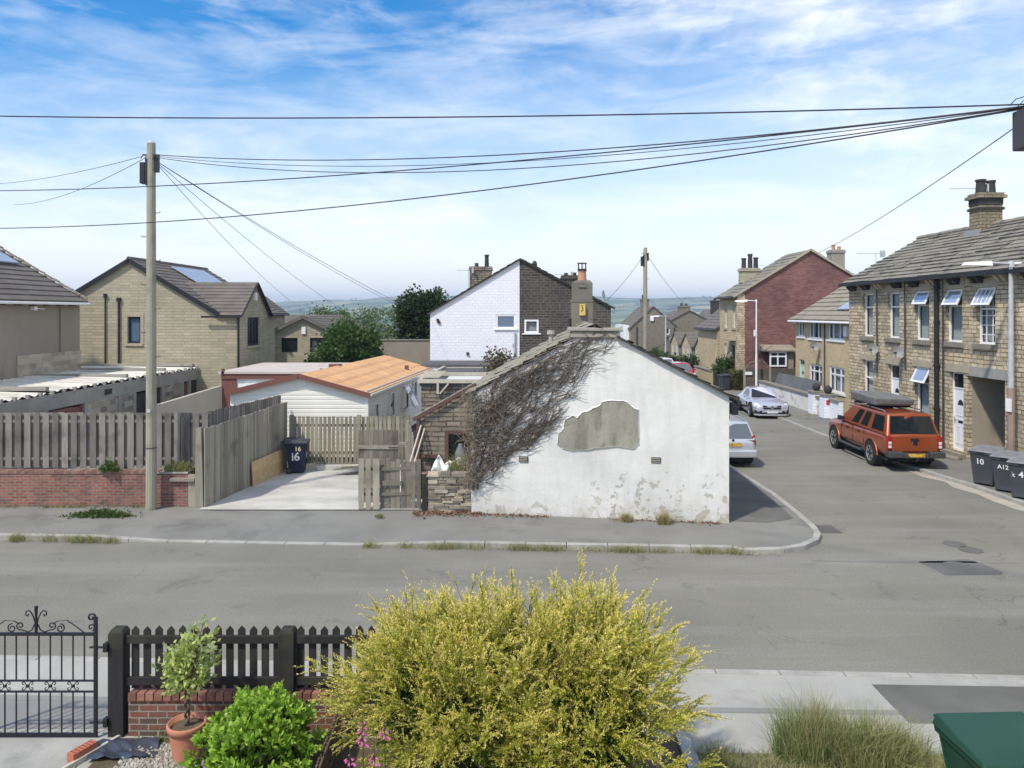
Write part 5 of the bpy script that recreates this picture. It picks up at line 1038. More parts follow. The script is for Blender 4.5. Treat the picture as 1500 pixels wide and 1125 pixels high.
h3 = thing('stone_house', 'stone house end just showing behind the wing of the buff house', 'house', (-16,48,0)); fr = gable_block(h3, -20.4, -16.95, 50.5, 56, 5.3, 5.3, -18.7, 6.6, MT['stone_grey'], MT['tile_dark'], {'s1': [(1.0,2.2,3.2,4.8)]}, n=10, gutter=MT['black_plastic']); window(h3, fr['s1'], 1.0,2.2,3.2,4.8, MT['black_plastic'], MT['glass_dark'], mull=(.5,), fw=.1, sill=MT['stone_cut'])
h4 = thing('stone_bungalow', 'small stone bungalow with gable and dark windows behind a round bush', 'bungalow', (-14.4,52,0))
b0 = (P(412,515,52).x+17.0, P(436,515,52).x+17.0, P(0,516,52).z, P(0,495,52).z); b1 = (P(454,515,52).x+17.0, P(478,515,52).x+17.0, b0[2], b0[3])
fr = gable_block(h4, -17.0, -11.9, 52, 64, 3.75, 3.75, -14.42, 4.98, MT['stone_grey'], MT['tile_brown'], {'g0': [b0, b1]}, n=12, over=.35, verge=.25, barge=MT['tile_dark'], gutter=MT['black_plastic'])
window(h4, fr['g0'], *b0, MT['black_plastic'], MT['glass_dark'], fw=.09, mull=(.3,)); window(h4, fr['g0'], *b1, MT['black_plastic'], MT['glass'], fw=.09, mull=(.45,), curtain=((0,.55),(.4,1),MT['net']))
mb = MB(); q = P(445,484,51.98); mb.box(q.x-.14,q.x+.14,51.9,51.99,q.z-.25,q.z+.25); mb.build('alarm_box', MT['white_paint'], h4)
h5 = thing('bungalow', 'dark tiled bungalow roof peeping beside the stone bungalow', 'bungalow', (-21,66,0)); gable_block(h5, -26.0, -17.0, 62, 70, 4.0, 4.0, 66, 5.0, MT['stone_grey'], MT['tile_brown'], axis='X', n=10)
bwl = thing('garden_wall', 'tall plain rendered garden wall below the ivy-clad tree', 'wall', (-6.6,48,0)); mb = MB(); mb.box(-8.4,-4.9,48,48.25,0,3.42); mb.build('wall', MT['render_brown'], bwl); mb = MB(); mb.box(-8.45,-4.85,47.95,48.3,3.422,3.5); mb.build('coping', MT['stone_sill'], bwl)

# ---------------------------------------------------------------- the half-white gable house
hw = thing('painted_gable_house', 'big gable house painted white on one half, sooty stone on the other', 'house', (.4,40,0)); Yw = 40.0; xa, xb, xm, zp = -4.36, 5.27, .44, 8.05; z0, z1 = 5.22, 5.52
wa = (P(727,0,Yw).x, P(755,0,Yw).x, P(0,481,Yw).z, P(0,461,Yw).z); wb = (P(768,0,Yw).x, P(789,0,Yw).x, P(0,488,Yw).z, P(0,468,Yw).z)
fl_ = Fr((xa,Yw-.02,0),(1,0)); fr_ = Fr((xm-.04,Yw,0),(1,0)); wl = xm-.04-xa; oa = (wa[0]-xa,wa[1]-xa,wa[2],wa[3]); ob_ = (wb[0]-xm+.04,wb[1]-xm+.04,wb[2],wb[3])
mb = MB(); wall(mb, fl_, wl, z0, [oa], [(0,z0),(wl,z0),(wl,zp),(0,z0)][:3]); mb.build('wall', MT['white_brick'], hw)['label'] = 'white painted half of the gable'
mb = MB(); W_ = xb-xm+.04; wall(mb, fr_, W_, z1, [ob_], [(0,z1),(W_,z1),(.04,zp),(0,zp)]); mb.build('wall', MT['stone_dark'], hw)['label'] = 'sooty bare stone half of the gable'
mb = MB(); mb.face([(xa,Yw+12,0),(xa,Yw-.02,0),(xa,Yw-.02,z0),(xa,Yw+12,z0)]); mb.face([(xb,Yw,0),(xb,Yw+12,0),(xb,Yw+12,z1),(xb,Yw,z1)]); mb.face([(xb,Yw+12,0),(xa,Yw+12,0),(xa,Yw+12,z0),(xm,Yw+12,zp),(xb,Yw+12,z1)]); mb.build('wall', MT['stone_dark'], hw)
mb = MB(); slope(mb, (xa-.15,Yw-.12,z0-.06), (xa-.15,Yw+12,z0-.06), (xm,Yw+12,zp+.05), (xm,Yw-.12,zp+.05), 14, .03, .01, 6); slope(mb, (xb+.2,Yw-.12,z1-.08), (xb+.2,Yw+12,z1-.08), (xm,Yw+12,zp+.05), (xm,Yw-.12,zp+.05), 14, .03, .01, 6); rf = mb.build('roof', MT['tile_dark'], hw)
mb = MB()
for (xe_, ze_) in ((xa-.15,z0-.1),(xb+.2,z1-.12)): mb.beam((xe_,Yw-.1,ze_), (xm,Yw-.1,zp+.0), .08, .07)
mb.build('verge', MT['soot'], hw).parent = rf
window(hw, fl_, *oa, MT['upvc'], MT['glass_blue'], fw=.08, rv=.06, surround=None, sill=MT['upvc'], sh=.09); window(hw, fr_, *ob_, MT['upvc'], MT['glass'], fw=.1, rv=.05, sill=MT['upvc'], sh=.07, curtain=((0,),(1,),MT['net']))
mb = MB(); q = P(754,487,Yw-.08); mb.tube([q, V((q.x,q.y,2.8))], .06, 8); mb.box(q.x-.12,q.x+.0,q.y-.06,q.y+.04,q.z-.75,q.z-.6); mb.build('downpipe', MT['galv'], hw)
chimney(hw, -2.5,-1.2,44.2,45.1,6.4,7.92, MT['stone_rough'], MT['soot'], [(-2.1,44.6,.12,.25),(-1.5,44.6,.13,.75)], .05)
chimney(hw, 2.95,3.9,44.2,45,6.2,7.4, MT['stone_dark'], MT['soot'], [(3.2,44.5,.12,.18),(3.7,44.5,.12,.2)], .06)
mb = MB(); q = P(783,392,42.5); mb.lathe(q-ZV*.1, [(.14,0),(.15,.3),(.1,.45),(0,.5)], 10); mb.build('ridge_vent', MT['soot'], hw)
for px, py in ((641,469),(643,472),(685,518)): q = P(px,py,Yw-.06); mb = MB(); mb.box(q.x-.06,q.x+.06,Yw-.1,Yw-.021,q.z-.08,q.z+.08); mb.build('wall_hook', MT['soot'], hw)
aerial('spidery television aerial beside the stone chimney of the white gable', P(686,420,44), 1.0, 1.1, .4); aerial('television aerial on the sooty side of the white gable house', P(831,410,44.5), .35, 1.2, .2)
t = thing('satellite_dish', 'satellite dish on a post at the sooty stone gable', 'satellite dish', P(886,448,41), 0, 'satellite dishes'); mb = MB(); mb.tube([(0,0,-.2),(0,0,.55)], .02, 6); mb.build('post', MT['galv'], t, local=True); mb = MB(); mb.lathe((0,0,0), [(0,0),(.15,.03),(.25,.1)], 16); d_ = mb.build('dish', MT['galv'], t, local=True); d_.location = (-.15,0,.6); d_.rotation_euler = (R(80),0,R(70))
ft_ = thing('flat_roof_extension', 'low flat-roofed extension below the white painted gable', 'outbuilding', (-2.5,37,0)); mb = MB(); mb.box(-4.4,0.2,36.6,39.9,0,2.55); mb.build('wall', MT['white_brick'], ft_); mb = MB(); mb.box(-4.45,.25,36.55,39.95,2.552,2.66); mb.build('roof', MT['felt'], ft_)

# ---------------------------------------------------------------- trees and shrubs on that side
def tree(name, label, base, trunk, blobs, nc, per, spread, leaf, mat, cat='tree', group=None, limbs=5, tr=.12):
    t = thing(name, label, cat, base, 0, group); b = V(base); mb = MB()
    if trunk: mb.tube([(0,0,-.1),(.05,.02,trunk*.5),(.02,-.03,trunk)], [tr,tr*.75,tr*.5], 8)
    for k in range(limbs):
        c, r = blobs[k % len(blobs)]; e = V(c)+V((jit(r[0]*.6),jit(r[1]*.6),jit(r[2]*.5)))-b; s = V((0,0,trunk*random.uniform(.45,1))); mb.tube([s, s.lerp(e,.5)+V((jit(.1),jit(.1),.1)), e], [tr*.45,tr*.3,tr*.1], 5)
    if len(mb.v): mb.build('trunk', MT['bark'], t, local=True, uv=False)
    p, d = crown_pts([(np.array(c)-np.array(b), r) for c, r in blobs], nc, per, spread); leaves(p, d, leaf*(.6+.8*RNG.random(len(p))), .42, mat, 'crown', t); return t
c = P(512,500,43); tree('round_bush', 'rounded dark green bush behind the orange caravan roof', (c.x,43,0), 1.6, [((c.x,43,2.7),(1.75,1.6,1.75)),((c.x-.9,43,2.2),(1.1,1.1,1.3)),((c.x+1.1,43,2.3),(1.1,1.2,1.4))], 210, 60, .22, .17, MT['leaf_mid'], 'bush')
c = P(545,492,50); tree('pale_bush', 'paler feathery bush between the round bush and ivy tree', (c.x,50,0), 1.5, [((c.x,50,2.6),(1.3,1.2,1.5)),((c.x-1.7,50.5,3.3),(1.2,1.2,1.6))], 90, 45, .25, .16, MT['leaf_light'], 'bush')
c = P(618,460,52); tree('ivy_tree', 'tall dark ivy-clad tree beside the white painted gable', (c.x,52,0), 4, [((c.x,52,4.9),(1.5,1.4,1.6)),((c.x-.7,52,3.6),(1.2,1.2,1.5)),((c.x+.6,52,5.6),(1.15,1.0,1.0)),((c.x-.9,52,5.5),(.7,.7,.8)),((c.x+.4,52,3.4),(1.4,1.2,1.6))], 300, 60, .22, .2, MT['leaf_dark'])
c = P(737,525,27); tree('brown_shrub', 'sparse brownish shrub above the mossy cottage roof', (c.x,29,0), 1.8, [((c.x-.1,29,3.15),(.62,.5,.5))], 60, 22, .16, .1, leafmat('brown_leaf', (.10,.08,.05), (.2,.17,.1)), 'bush', limbs=9, tr=.05)
for px, py, Y_, rx_, rz_, lab in ((478,466,95,2.6,1.3,'hazy tree beyond the bungalow roof'),(560,470,110,5,2.5,'hazy pale tree in the gap beside the ivy tree')):
    c = P(px,py,Y_); tree('far_tree', lab, (c.x,Y_,-1), 3, [((c.x,Y_,c.z-.5),(rx_,rx_*.8,rz_)),((c.x-rx_*.6,Y_,c.z-1.6),(rx_*.7,rx_*.7,rz_))], 110, 40, .4, .3, MT['leaf_light'], 'tree', 'trees in the gap beyond the bungalow')
# ================================================================== the terrace
MT['stone_stack'] = masonry('stack_stone', (.34,.285,.19), (.24,.205,.14), (.13,.11,.08), .34, .13, .016, (.08,.07,.058), .6, .02, .9, s_st=.8)
XT = 15.8; YT0, YT1 = 35.2, 14.0
ter = thing('stone_terrace', 'long two-storey yellow stone terrace with stone slate roof', 'terrace', (XT,25,0))
ft = Fr((XT,YT0,0), (0,-1)); LT = YT0-YT1; ZE, ZRG, XR = 6.62, 8.56, 19.15
def uy(y): return YT0-y
UP = [(33.35,.95),(31.1,.95),(28.95,1.0),(26.85,1.0),(25.05,1.0),(22.2,1.0),(19.6,1.0)]
ops = [(uy(y)-w/2, uy(y)+w/2, 4.15, 6.05) for y, w in UP]
gops = [(uy(33.35)-.48,uy(33.35)+.48,1.05,3.1),(uy(31.1)-.45,uy(31.1)+.45,.28,3.05),(uy(28.95)-.5,uy(28.95)+.5,1.15,3.1),(uy(26.7)-.43,uy(26.7)+.43,.3,3.08),(uy(26.05),uy(24.07),0.0,3.02),(uy(20.5)-.5,uy(20.5)+.5,1.1,3.1)]
mb = MB(); wall(mb, ft, LT, ZE, ops+gops, rv=.16); mb.build('wall', MT['stone'], ter)
mb = MB(); wall(mb, Fr((XT,YT0,0),(-1,0)) if False else Fr((22.5,YT0,0),(-1,0)), 22.5-XT, ZE, (), [(0,ZE),(22.5-XT,ZE),(22.5-XR,ZRG)]); mb.build('wall', MT['stone'], ter)
mb = MB(); mb.face([(22.5,YT0,0),(22.5,YT1,0),(22.5,YT1,ZE),(22.5,YT0,ZE)]); mb.face([(XT,YT1,0),(22.5,YT1,0),(22.5,YT1,ZE),(XR,YT1,ZRG),(XT,YT1,ZE)]); mb.build('wall', MT['stone'], ter)
mb = MB(); sl_ = (ZRG-ZE)/(XR-XT); xe = XT-.32; slope(mb, (xe,YT0+.15,ZE-.32*sl_+.12), (xe,YT1,ZE-.32*sl_+.12), (XR,YT1,ZRG+.12), (XR,YT0+.15,ZRG+.12), 13, .05, .022, 16)
slope(mb, (22.8,YT0+.15,ZE), (22.8,YT1,ZE), (XR,YT1,ZRG+.12), (XR,YT0+.15,ZRG+.12), 8, .05); mb.face([(xe,YT0+.15,ZE-.32*sl_+.11),(xe,YT1,ZE-.32*sl_+.11),(xe,YT1,ZE-.32*sl_+.02),(xe,YT0+.15,ZE-.32*sl_+.02)])
mb.face([(xe,YT0+.15,ZE-.32*sl_+.11),(XR,YT0+.15,ZRG+.11),(XR,YT0+.15,ZRG-.05),(xe,YT0+.15,ZE-.32*sl_)]); mb.face([(xe,YT0+.15,ZE-.16),(xe,YT1,ZE-.16),(XT,YT1,ZE-.03),(XT,YT0+.15,ZE-.03)]); rf = mb.build('roof', MT['slate_stone'], ter)
mb = MB()
for k in range(34): y0, y1 = YT0+.15-k*.62, YT0+.15-(k+1)*.62+.02; mb.cyl((XR,y0,ZRG+.13+jit(.012)), (XR,y1,ZRG+.13+jit(.012)), .13, .13, 7)
mb.build('ridge_tile', MT['slate_stone'], ter).parent = rf
mb = MB(); mb.beam((xe-.07,YT0+.1,ZE-.14), (xe-.07,YT1,ZE-.14), .13, .12); mb.build('gutter', MT['black_plastic'], ter)
for k in range(16):
    y = YT0-.35-k*1.33; mb = MB()
    for d in (0,.3): mb.hexa([(XT-.12,y-d-.1,ZE-.42),(XT+.0,y-d-.1,ZE-.42),(XT,y-d+.08,ZE-.42),(XT-.12,y-d+.08,ZE-.42)], [(XT-.3,y-d-.1,ZE-.2),(XT,y-d-.1,ZE-.2),(XT,y-d+.08,ZE-.2),(XT-.3,y-d+.08,ZE-.2)])
    mb.build('eaves_corbel', MT['soot'] if k % 3 != 2 else MT['stone_cut'], ter)
mb = MB(); fbox(mb, ft, 0, LT, ZE-.2, ZE-.02, 0, .05); fbox(mb, ft, 0, LT, ZE-.5, ZE-.44, 0, .03); mb.build('stone_band', MT['stone_cut'], ter)
for y, r_, z0 in ((27.76,.085,.1),(27.35,.03,.1),(24.0-.0,.0,0),(32.3,.03,2.6),(30.0,.028,2.9)):
    if r_: mb = MB(); mb.tube([(XT-.12,y,ZE-.15),(XT-.1,y,z0)], r_, 9); [mb.cyl((XT-.1,y,z), (XT-.1,y,z+.1), r_*1.35, r_*1.35, 9) for z in (1.6,3.2,4.8,6.1) if r_ > .05]; mb.build('downpipe', MT['black_plastic'] if r_ > .05 else MT['trim_grey'], ter)
for i, o in enumerate(ops):
    kw = dict(rv=.16, fw=.07, sill=MT['stone_sill'], lintel=MT['stone_cut'], sd=.1, sh=.17)
    if i in (0,1): window(ter, ft, *o, MT['upvc'], MT['glass'], trans=(.68,), curtain=((0,),(1,),MT['blind']), **kw)
    elif i == 2: window(ter, ft, *o, MT['upvc'], MT['glass'], trans=(.70,), vent=[(0,1,.69,R(24),0)], curtain=((0,.62),(.5,1),MT['blind']), **kw)
    elif i == 3: window(ter, ft, *o, MT['upvc'], MT['glass'], trans=(.68,), vent=[(0,1,.66,R(25),0)], curtain=((0,),(1,),MT['blind']), **kw)
    elif i == 4: window(ter, ft, *o, MT['upvc'], MT['glass'], trans=(.62,), vent=[(0,1,.64,R(27),3)], curtain=((0,.55),(.5,1),MT['net']), bars=(3,6), **kw)
    else: window(ter, ft, *o, MT['upvc'], MT['glass'], trans=(.68,), curtain=((0,),(1,),MT['net']), **kw)
kw = dict(rv=.16, fw=.07, sill=MT['stone_sill'], lintel=MT['stone_cut'], sd=.08)
window(ter, ft, *gops[0], MT['upvc'], MT['glass'], trans=(.62,), curtain=((0,),(1,),MT['net']), **kw); window(ter, ft, *gops[2], MT['upvc'], MT['glass'], trans=(.68,), vent=[(0,1,.66,R(26),0)], curtain=((0,),(1,),MT['blind']), **kw); window(ter, ft, *gops[5], MT['upvc'], MT['glass'], trans=(.68,), **kw)
def door(root, fr, u0, u1, v0, v1, mdoor, mglass, fan=.55, rv=.16, handle=True, name='door'):
    mb = MB(); ring(mb, fr, u0, u1, v0, v1, .06, -rv-.02, -rv+.03); vf = v1-fan; fbox(mb, fr, u0+.06, u1-.06, vf-.05, vf, -rv-.01, -rv+.026)
    fbox(mb, fr, u0+.062, u1-.062, v0+.02, vf-.052, -rv-.02, -rv+.005); m_ = (u0+u1)/2; w_ = u1-u0
    for a, b, c, d in ((.16,.46,.1,.38),(.54,.84,.1,.38),(.16,.84,.48,.56)): ring(mb, fr, u0+w_*a, u0+w_*b, v0+(vf-v0)*c, v0+(vf-v0)*d, .03, -rv, -rv+.016)
    o = mb.build(name, mdoor, root)
    mb = MB(); mb.face([fr.p(u0+.06,vf,-rv), fr.p(u1-.06,vf,-rv), fr.p(u1-.06,v1-.06,-rv), fr.p(u0+.06,v1-.06,-rv)]); x = mb.build('fanlight', mglass, root); x.parent = o
    mb = MB(); c_ = fr.p(m_, v0+(vf-v0)*.78, -rv+.006); pts = [fr.p(m_+.17*math.cos(a*math.pi/8), v0+(vf-v0)*.72+.2*math.sin(a*math.pi/8), -rv+.008) for a in range(9)]; mb.face(pts); x = mb.build('glazed_panel', MT['glass_dark'], root); x.parent = o
    mb = MB(); fbox(mb, fr, m_-.13, m_+.13, v0+(vf-v0)*.44, v0+(vf-v0)*.47, -rv+.006, -rv+.02); x = mb.build('letter_box', MT['black_iron'], root); x.parent = o
    if handle: mb = MB(); fbox(mb, fr, u0+.1, u0+.14, v0+1.0, v0+1.16, -rv+.006, -rv+.05); x = mb.build('handle', MT['chrome'], root); x.parent = o
    return o
MT['upvc_door'] = plain('white_door', (.78,.8,.82), .35)
for g in (gops[1], gops[3]):
    door(ter, ft, *g, MT['upvc_door'], MT['glass_dark']); mb = MB(); fbox(mb, ft, g[0]-.2, g[1]+.2, g[3]+.004, g[3]+.3, -.05, .03); mb.build('lintel', MT['stone_cut'], ter)
    mb = MB(); fbox(mb, ft, g[0]-.1, g[1]+.15, .1, .27, -.16, .25); fbox(mb, ft, g[0]-.15, g[1]+.35, .09, .18, .25, .6); mb.build('doorstep', MT['stone_sill'], ter, bevel=.015)
mb = MB(); fbox(mb, ft, gops[4][0]-.12, gops[4][1]+.15, 3.024, 3.36, -.05, .03); mb.build('lintel', noisy('worn_lintel', (.27,.27,.235), (.36,.355,.31), 3, 25, .9, .4, amt=.3), ter)
pr = noisy('passage_render', (.30,.265,.21), (.35,.31,.25), .9, 30, .95, .2, amt=.15); mb = MB(); a, b = 26.05, 24.07
mb.face([(XT+.16,a,0),(XT+7,a,0),(XT+7,a,3.0),(XT+.16,a,3.0)]); mb.face([(XT+.16,b,0),(XT+7,b,0),(XT+7,b,3.0),(XT+.16,b,3.0)]); mb.face([(XT+.16,a,3.01),(XT+7,a,3.01),(XT+7,b,3.01),(XT+.16,b,3.01)]); mb.face([(XT+6.69,a,0),(XT+6.69,b,0),(XT+6.69,b,3),(XT+6.69,a,3)]); mb.build('passage', pr, ter)
chimney(ter, 18.6,19.5,29.85,30.55,8.0,9.98, MT['stone_stack'], MT['soot'], [(18.85,30.2,.19,.6),(19.26,30.2,.17,.56)], .12); mb = MB(); mb.box(18.54,19.56,29.79,30.61,9.3,9.4); mb.box(18.58,19.52,29.83,30.57,9.5,9.745); mb.build('chimney_band', MT['soot'], ter)
mb = MB(); mb.box(18.43,18.62,29.8,30.6,8.05,8.5); mb.build('flashing', MT['lead'], ter)
mb = MB(); mb.hexa([(XT-.05,25.9,3.1),(XT-.001,25.9,3.1),(XT-.001,26.6,3.1),(XT-.05,26.6,3.1)], [(XT-.05,25.95,3.5),(XT-.001,25.95,3.5),(XT-.001,26.2,3.5),(XT-.05,26.2,3.5)]); mb.build('wall_stone', MT['stone_cut'], ter)
aerial('television aerial above the far end of the terrace roof', P(1283,410,37.5), 1.35, 1.5, .1); aerial('long thin aerial fixed to the tall terrace chimney', V((18.72,30.3,10.15)), .1, 1.6, .0)
def dish(label, fr, u, v, d=.35):
    b = fr.p(u, v, 0); t = thing('satellite_dish', label, 'satellite dish', b, 0, 'satellite dishes'); mb = MB(); mb.beam((0,0,-.1), fr.n*d+ZV*-.05, .04, .04); mb.build('bracket', MT['galv'], t, local=True)
    mb = MB(); mb.lathe((0,0,0), [(0,0),(.13,.025),(.235,.08),(.245,.09)], 20); x = mb.build('dish', noisy('dish_grey', (.21,.215,.205), (.26,.265,.25), 2, 20, .6, 0, amt=.1), t, local=True); x.location = fr.n*d; x.rotation_euler = V((-.25,-.95,.35)).to_track_quat('Z','Y').to_euler()
    mb = MB(); mb.tube([fr.n*d+ZV*-.2, fr.n*(d+.12)+V((-.1,-.35,.0))], .012, 5); mb.box(*[c+s for c, s in zip((fr.n*(d+.12)+V((-.1,-.35,0))).x*np.ones(2), (-.04,.04))], *[c+s for c, s in zip((fr.n*(d+.12)+V((-.1,-.35,0))).y*np.ones(2), (-.06,.06))], -.04,.04); mb.build('receiver_arm', MT['trim_grey'], t, local=True)
dish('grey satellite dish on the terrace between the two narrow upper windows', ft, uy(32.25), 3.62); dish('grey satellite dish on the terrace above its white front door', ft, uy(30.2), 3.6)
# ================================================================== lamp posts
def lamp_post(label, base, h, heading, arm=1.0, r=.07, sleeve=None, mat='galv'):
    t = thing('lamp_post', label, 'lamp post', base, heading, 'street lamp posts'); mb = MB(); mb.tube([(0,0,0),(0,0,h*.42)], r*1.25, 10); mb.build('base_column', sleeve or MT[mat], t, local=True)
    mb = MB(); mb.tube([(0,0,h*.42),(0,0,h-.1)], [r,r*.75], 10); mb.build('column', MT[mat], t, local=True); mb = MB(); mb.cyl((0,0,h-.1), (0,0,h+.1), r*1.1, r*.9, 10); mb.tube([(0,0,h),(-arm*.5,0,h+.03),(-arm*.62,0,h)], r*.5, 8); mb.build('arm', MT[mat], t, local=True)
    mb = MB(); mb.hexa([(-arm*1.25,-.09,h-.05),(-arm*.55,-.11,h-.06),(-arm*.55,.11,h-.06),(-arm*1.25,.09,h-.05)], [(-arm*1.2,-.06,h+.04),(-arm*.55,-.07,h+.09),(-arm*.55,.07,h+.09),(-arm*1.2,.06,h+.04)]); mb.build('lantern', MT['white_paint'], t, local=True); return t
lt = lamp_post('grey street lamp with brown lower column beside the bins', (15.42,23.2,.1), 6.6, R(8), 1.3, .085, noisy('rust_brown', (.26,.19,.145), (.31,.235,.185), 1.5, 20, .7, .1, amt=.1))
mb = MB(); mb.tube([(0,0,6.6),(.9,0,6.68)], .04, 8); mb.hexa([(.5,-.1,6.6),(1.5,-.1,6.62),(1.5,.1,6.62),(.5,.1,6.6)], [(.5,-.07,6.75),(1.45,-.06,6.74),(1.45,.06,6.74),(.5,.07,6.75)]); mb.build('rear_lantern', MT['white_paint'], lt, local=True); mb = MB(); mb.box(-.14,-.08,-.12,.06,2.05,2.45); mb.build('notice_plate', MT['white_paint'], lt, local=True)
lp = lamp_post('slim white lamp post in front of the dark panel fence', (15.62,48.0,.1), 5.85, 0, 1.1, .055, None, 'white_paint'); mb = MB(); mb.box(-.16,-.05,-.08,.08,3.6,4.0); mb.build('plate', MT['white_paint'], lp, local=True)
lamp_post('far street lamp by the grey gabled house', (17.4,85,-.4), 5.2, 0, 1.4, .09)

# ================================================================== wheelie bins on the footway
for lab, x, y, rz, num in (('grey wheelie bin painted 10, furthest back of the three by the terrace',14.12,22.3,R(-58),(('10',.23,'front',-.05,.7,MT['white_number']),)),('grey wheelie bin painted A12 squeezed between its two neighbours',14.2,21.45,R(-52),(('A12',.17,'front',-.04,.72,MT['white_number']),)),('grey wheelie bin painted 4, at the front of the three',14.12,20.65,R(-46),(('4',.24,'front',-.03,.68,MT['white_number']),('k',.18,'front',-.22,.66,MT['white_number'])))): wheelie(lab, (x,y,.1), rz, MT['bin_grey'], MT['bin_lid'], 'wheelie bins', .66, .78, 1.1, nums=num)
wheelie('dark wheelie bin down the street beside the brown hedge', (13.95,49.4,.1), R(-70), MT['bin_grey'], MT['bin_grey'], 'wheelie bins')
wheelie('big green wheelie bin at the garden edge close to the house', (4.86,7.42,.1), R(2), MT['bin_green'], MT['bin_green'], 'wheelie bins', .9, .8, .93)

# ================================================================== cream house, brick gable house and what lies beyond
yh = thing('cream_brick_house', 'pale yellow brick house with white windows and satellite dish', 'house', (17,41,0)); Xy = 17.0
MT['cream_brick'] = masonry('cream_brick', (.56,.45,.275), (.47,.37,.22), (.50,.42,.28), .30, .10, .01, (.27,.21,.13), .4, .01, .4, c3=(.58,.48,.31), s_st=.45)
def up_(px): return 45.0-Xy*F/(px-CX)
ow = []
for px0, px1, py0, py1 in ((1169,1178,466,493),(1185,1203,466,496),(1213,1236,465,498),(1186,1204,534,566),(1215,1237,538,575)):
    u0, u1 = up_(px0), up_(px1); Ym = Xy*F/((px0+px1)/2-CX); ow.append((u0,u1,P(0,py1,Ym).z,P(0,py0,Ym).z))
od = (up_(1170.5), up_(1178.5), .15, 2.45)
ow[0] = (ow[0][0], ow[0][1], ow[0][2], ow[0][3]); fr = gable_block(yh, Xy, 26, 35.4, 45, 4.98, 4.98, 21.5, 7.75, MT['cream_brick'], MT['tile_buff'], {'s0': ow+[od]}, n=12, t=.05, over=.35, gutter=MT['white_paint'], seg=1)
fy = fr['s0']
for i, o in enumerate(ow):
    kw = dict(rv=.08, fw=.085, sill=MT['upvc'], sd=.06, sh=.1)
    window(yh, fy, *o, MT['upvc'], MT['glass'], mull=(.5,) if i == 0 else (.3,.72), trans=(.7,) if i > 2 else (), vent=[(0,.3,.72,R(45),0),(.72,1,.72,R(45),0)] if i == 2 else None, curtain=((0,),(1,),MT['net']) if i in (0,2,4) else ((0,.7),(.3,1),MT['net']), **kw)
door(yh, fy, *od, plain('mint_door', (.52,.66,.58), .45), MT['glass_dark'], fan=.3, rv=.08)
dish('satellite dish on the pale yellow brick house', fy, up_(1202), P(0,508,41.5).z); mb = MB(); fbox(mb, fy, up_(1240)-.1, up_(1240)+.25, 4.0, 4.5, 0, .12); mb.build('alarm_box', MT['white_paint'], yh)
mb = MB(); s_ = (7.75-4.98)/4.5
def oy(y, d): x = Xy+d; return V((x,y,4.98+d*s_+.12))
for k in range(3): y = 40.2-k*1.05; mb = MB(); mb.prism([oy(y,.4), oy(y-1.0,.4), oy(y-1.0,2.0), oy(y,2.0)], V((-.03,0,.05))); mb.build('solar_panel', MT['solar_grey'], yh)
mb = MB(); mb.tube([fy.p(up_(1209),4.8,.05), fy.p(up_(1209),.1,.05)], .035, 6); mb.build('downpipe', MT['trim_grey'], yh)
wg = thing('white_garden_wall', 'white painted low garden wall with slate coping', 'wall', (15.4,40,0)); mb = MB(); mb.box(15.3,15.5,37.3,46.5,.05,.95); mb.build('wall', noisy('scuffed_white', (.62,.61,.57), (.74,.73,.7), 1.1, 30, .85, .2, amt=.12, c3=(.33,.32,.27), s3=1.4, lo3=.56, hi3=.7), wg)
mb = MB(); mb.box(15.22,15.6,37.3,46.5,.952,1.03); mb.build('coping', MT['stone_sill'], wg); mb = MB(); mb.hexa([(15.5,38.6,.6),(15.52,44.8,.6),(15.62,44.8,.6),(15.6,38.6,.6)], [(15.85,38.6,1.65),(15.9,44.8,1.6),(16.0,44.8,1.6),(15.95,38.6,1.65)]); mb.build('slate_panel', noisy('blue_slate', (.10,.105,.11), (.15,.155,.16), 1.2, 25, .7, .3, amt=.2), wg)
for lab, y, sgn in (('white gate pillar bearing a small red sign', 36.6, True), ('white gate pillar with round grey cap ball by the garden gap', 38.0, False)):
    t = thing('gate_pillar', lab, 'pillar', (15.4,y,.05), 0, 'white gate pillars'); mb = MB(); mb.box(-.3,.3,-.28,.28,0,1.12); mb.build('shaft', MT['white_brick'], t, local=True); mb = MB(); mb.box(-.36,.36,-.34,.34,1.122,1.2); mb.build('cap', MT['stone_sill'], t, local=True)
    if sgn: mb = MB(); mb.box(-.2,.2,-.292,-.281,.68,.92); mb.build('red_sign', plain('red_sign', (.45,.05,.05), .5), t, local=True)
    mb = MB(); mb.lathe((0,0,1.2), [(.0,0),(.12,.02),(.2,.16),(.17,.3),(.06,.4),(0,.41)], 14); mb.build('ball', MT['soot'], t, local=True, smooth=True)
t = thing('garden_wall', 'grey block garden wall running up to the terrace corner', 'wall', (15.5,35.8,0)); mb = MB(); mb.box(15.35,15.55,35.25,36.27,.05,.98); mb.build('wall', MT['white_brick'], t); mb = MB(); mb.box(15.28,15.62,35.25,36.27,.982,1.06); mb.build('coping', MT['stone_sill'], t)
bh = thing('red_brick_gable_house', 'tall house with blank purple-red brick gable and stone front', 'house', (19.9,50,0)); Xb = 15.0; xr_, zr_ = 19.86, 9.38; zb_ = 6.45
fo = []
for px0, px1, py0, py1 in ((1061,1065,446,480),(1073,1077,445,480),(1061,1064,503,545),(1071,1077,505,562)):
    u0, u1 = 54.2-Xb*F/(px0-CX), 54.2-Xb*F/(px1-CX); Ym = Xb*F/((px0+px1)/2-CX); fo.append((max(u0,.15),min(u1,4.0),max(P(0,py1,Ym).z,.15),P(0,py0,Ym).z))
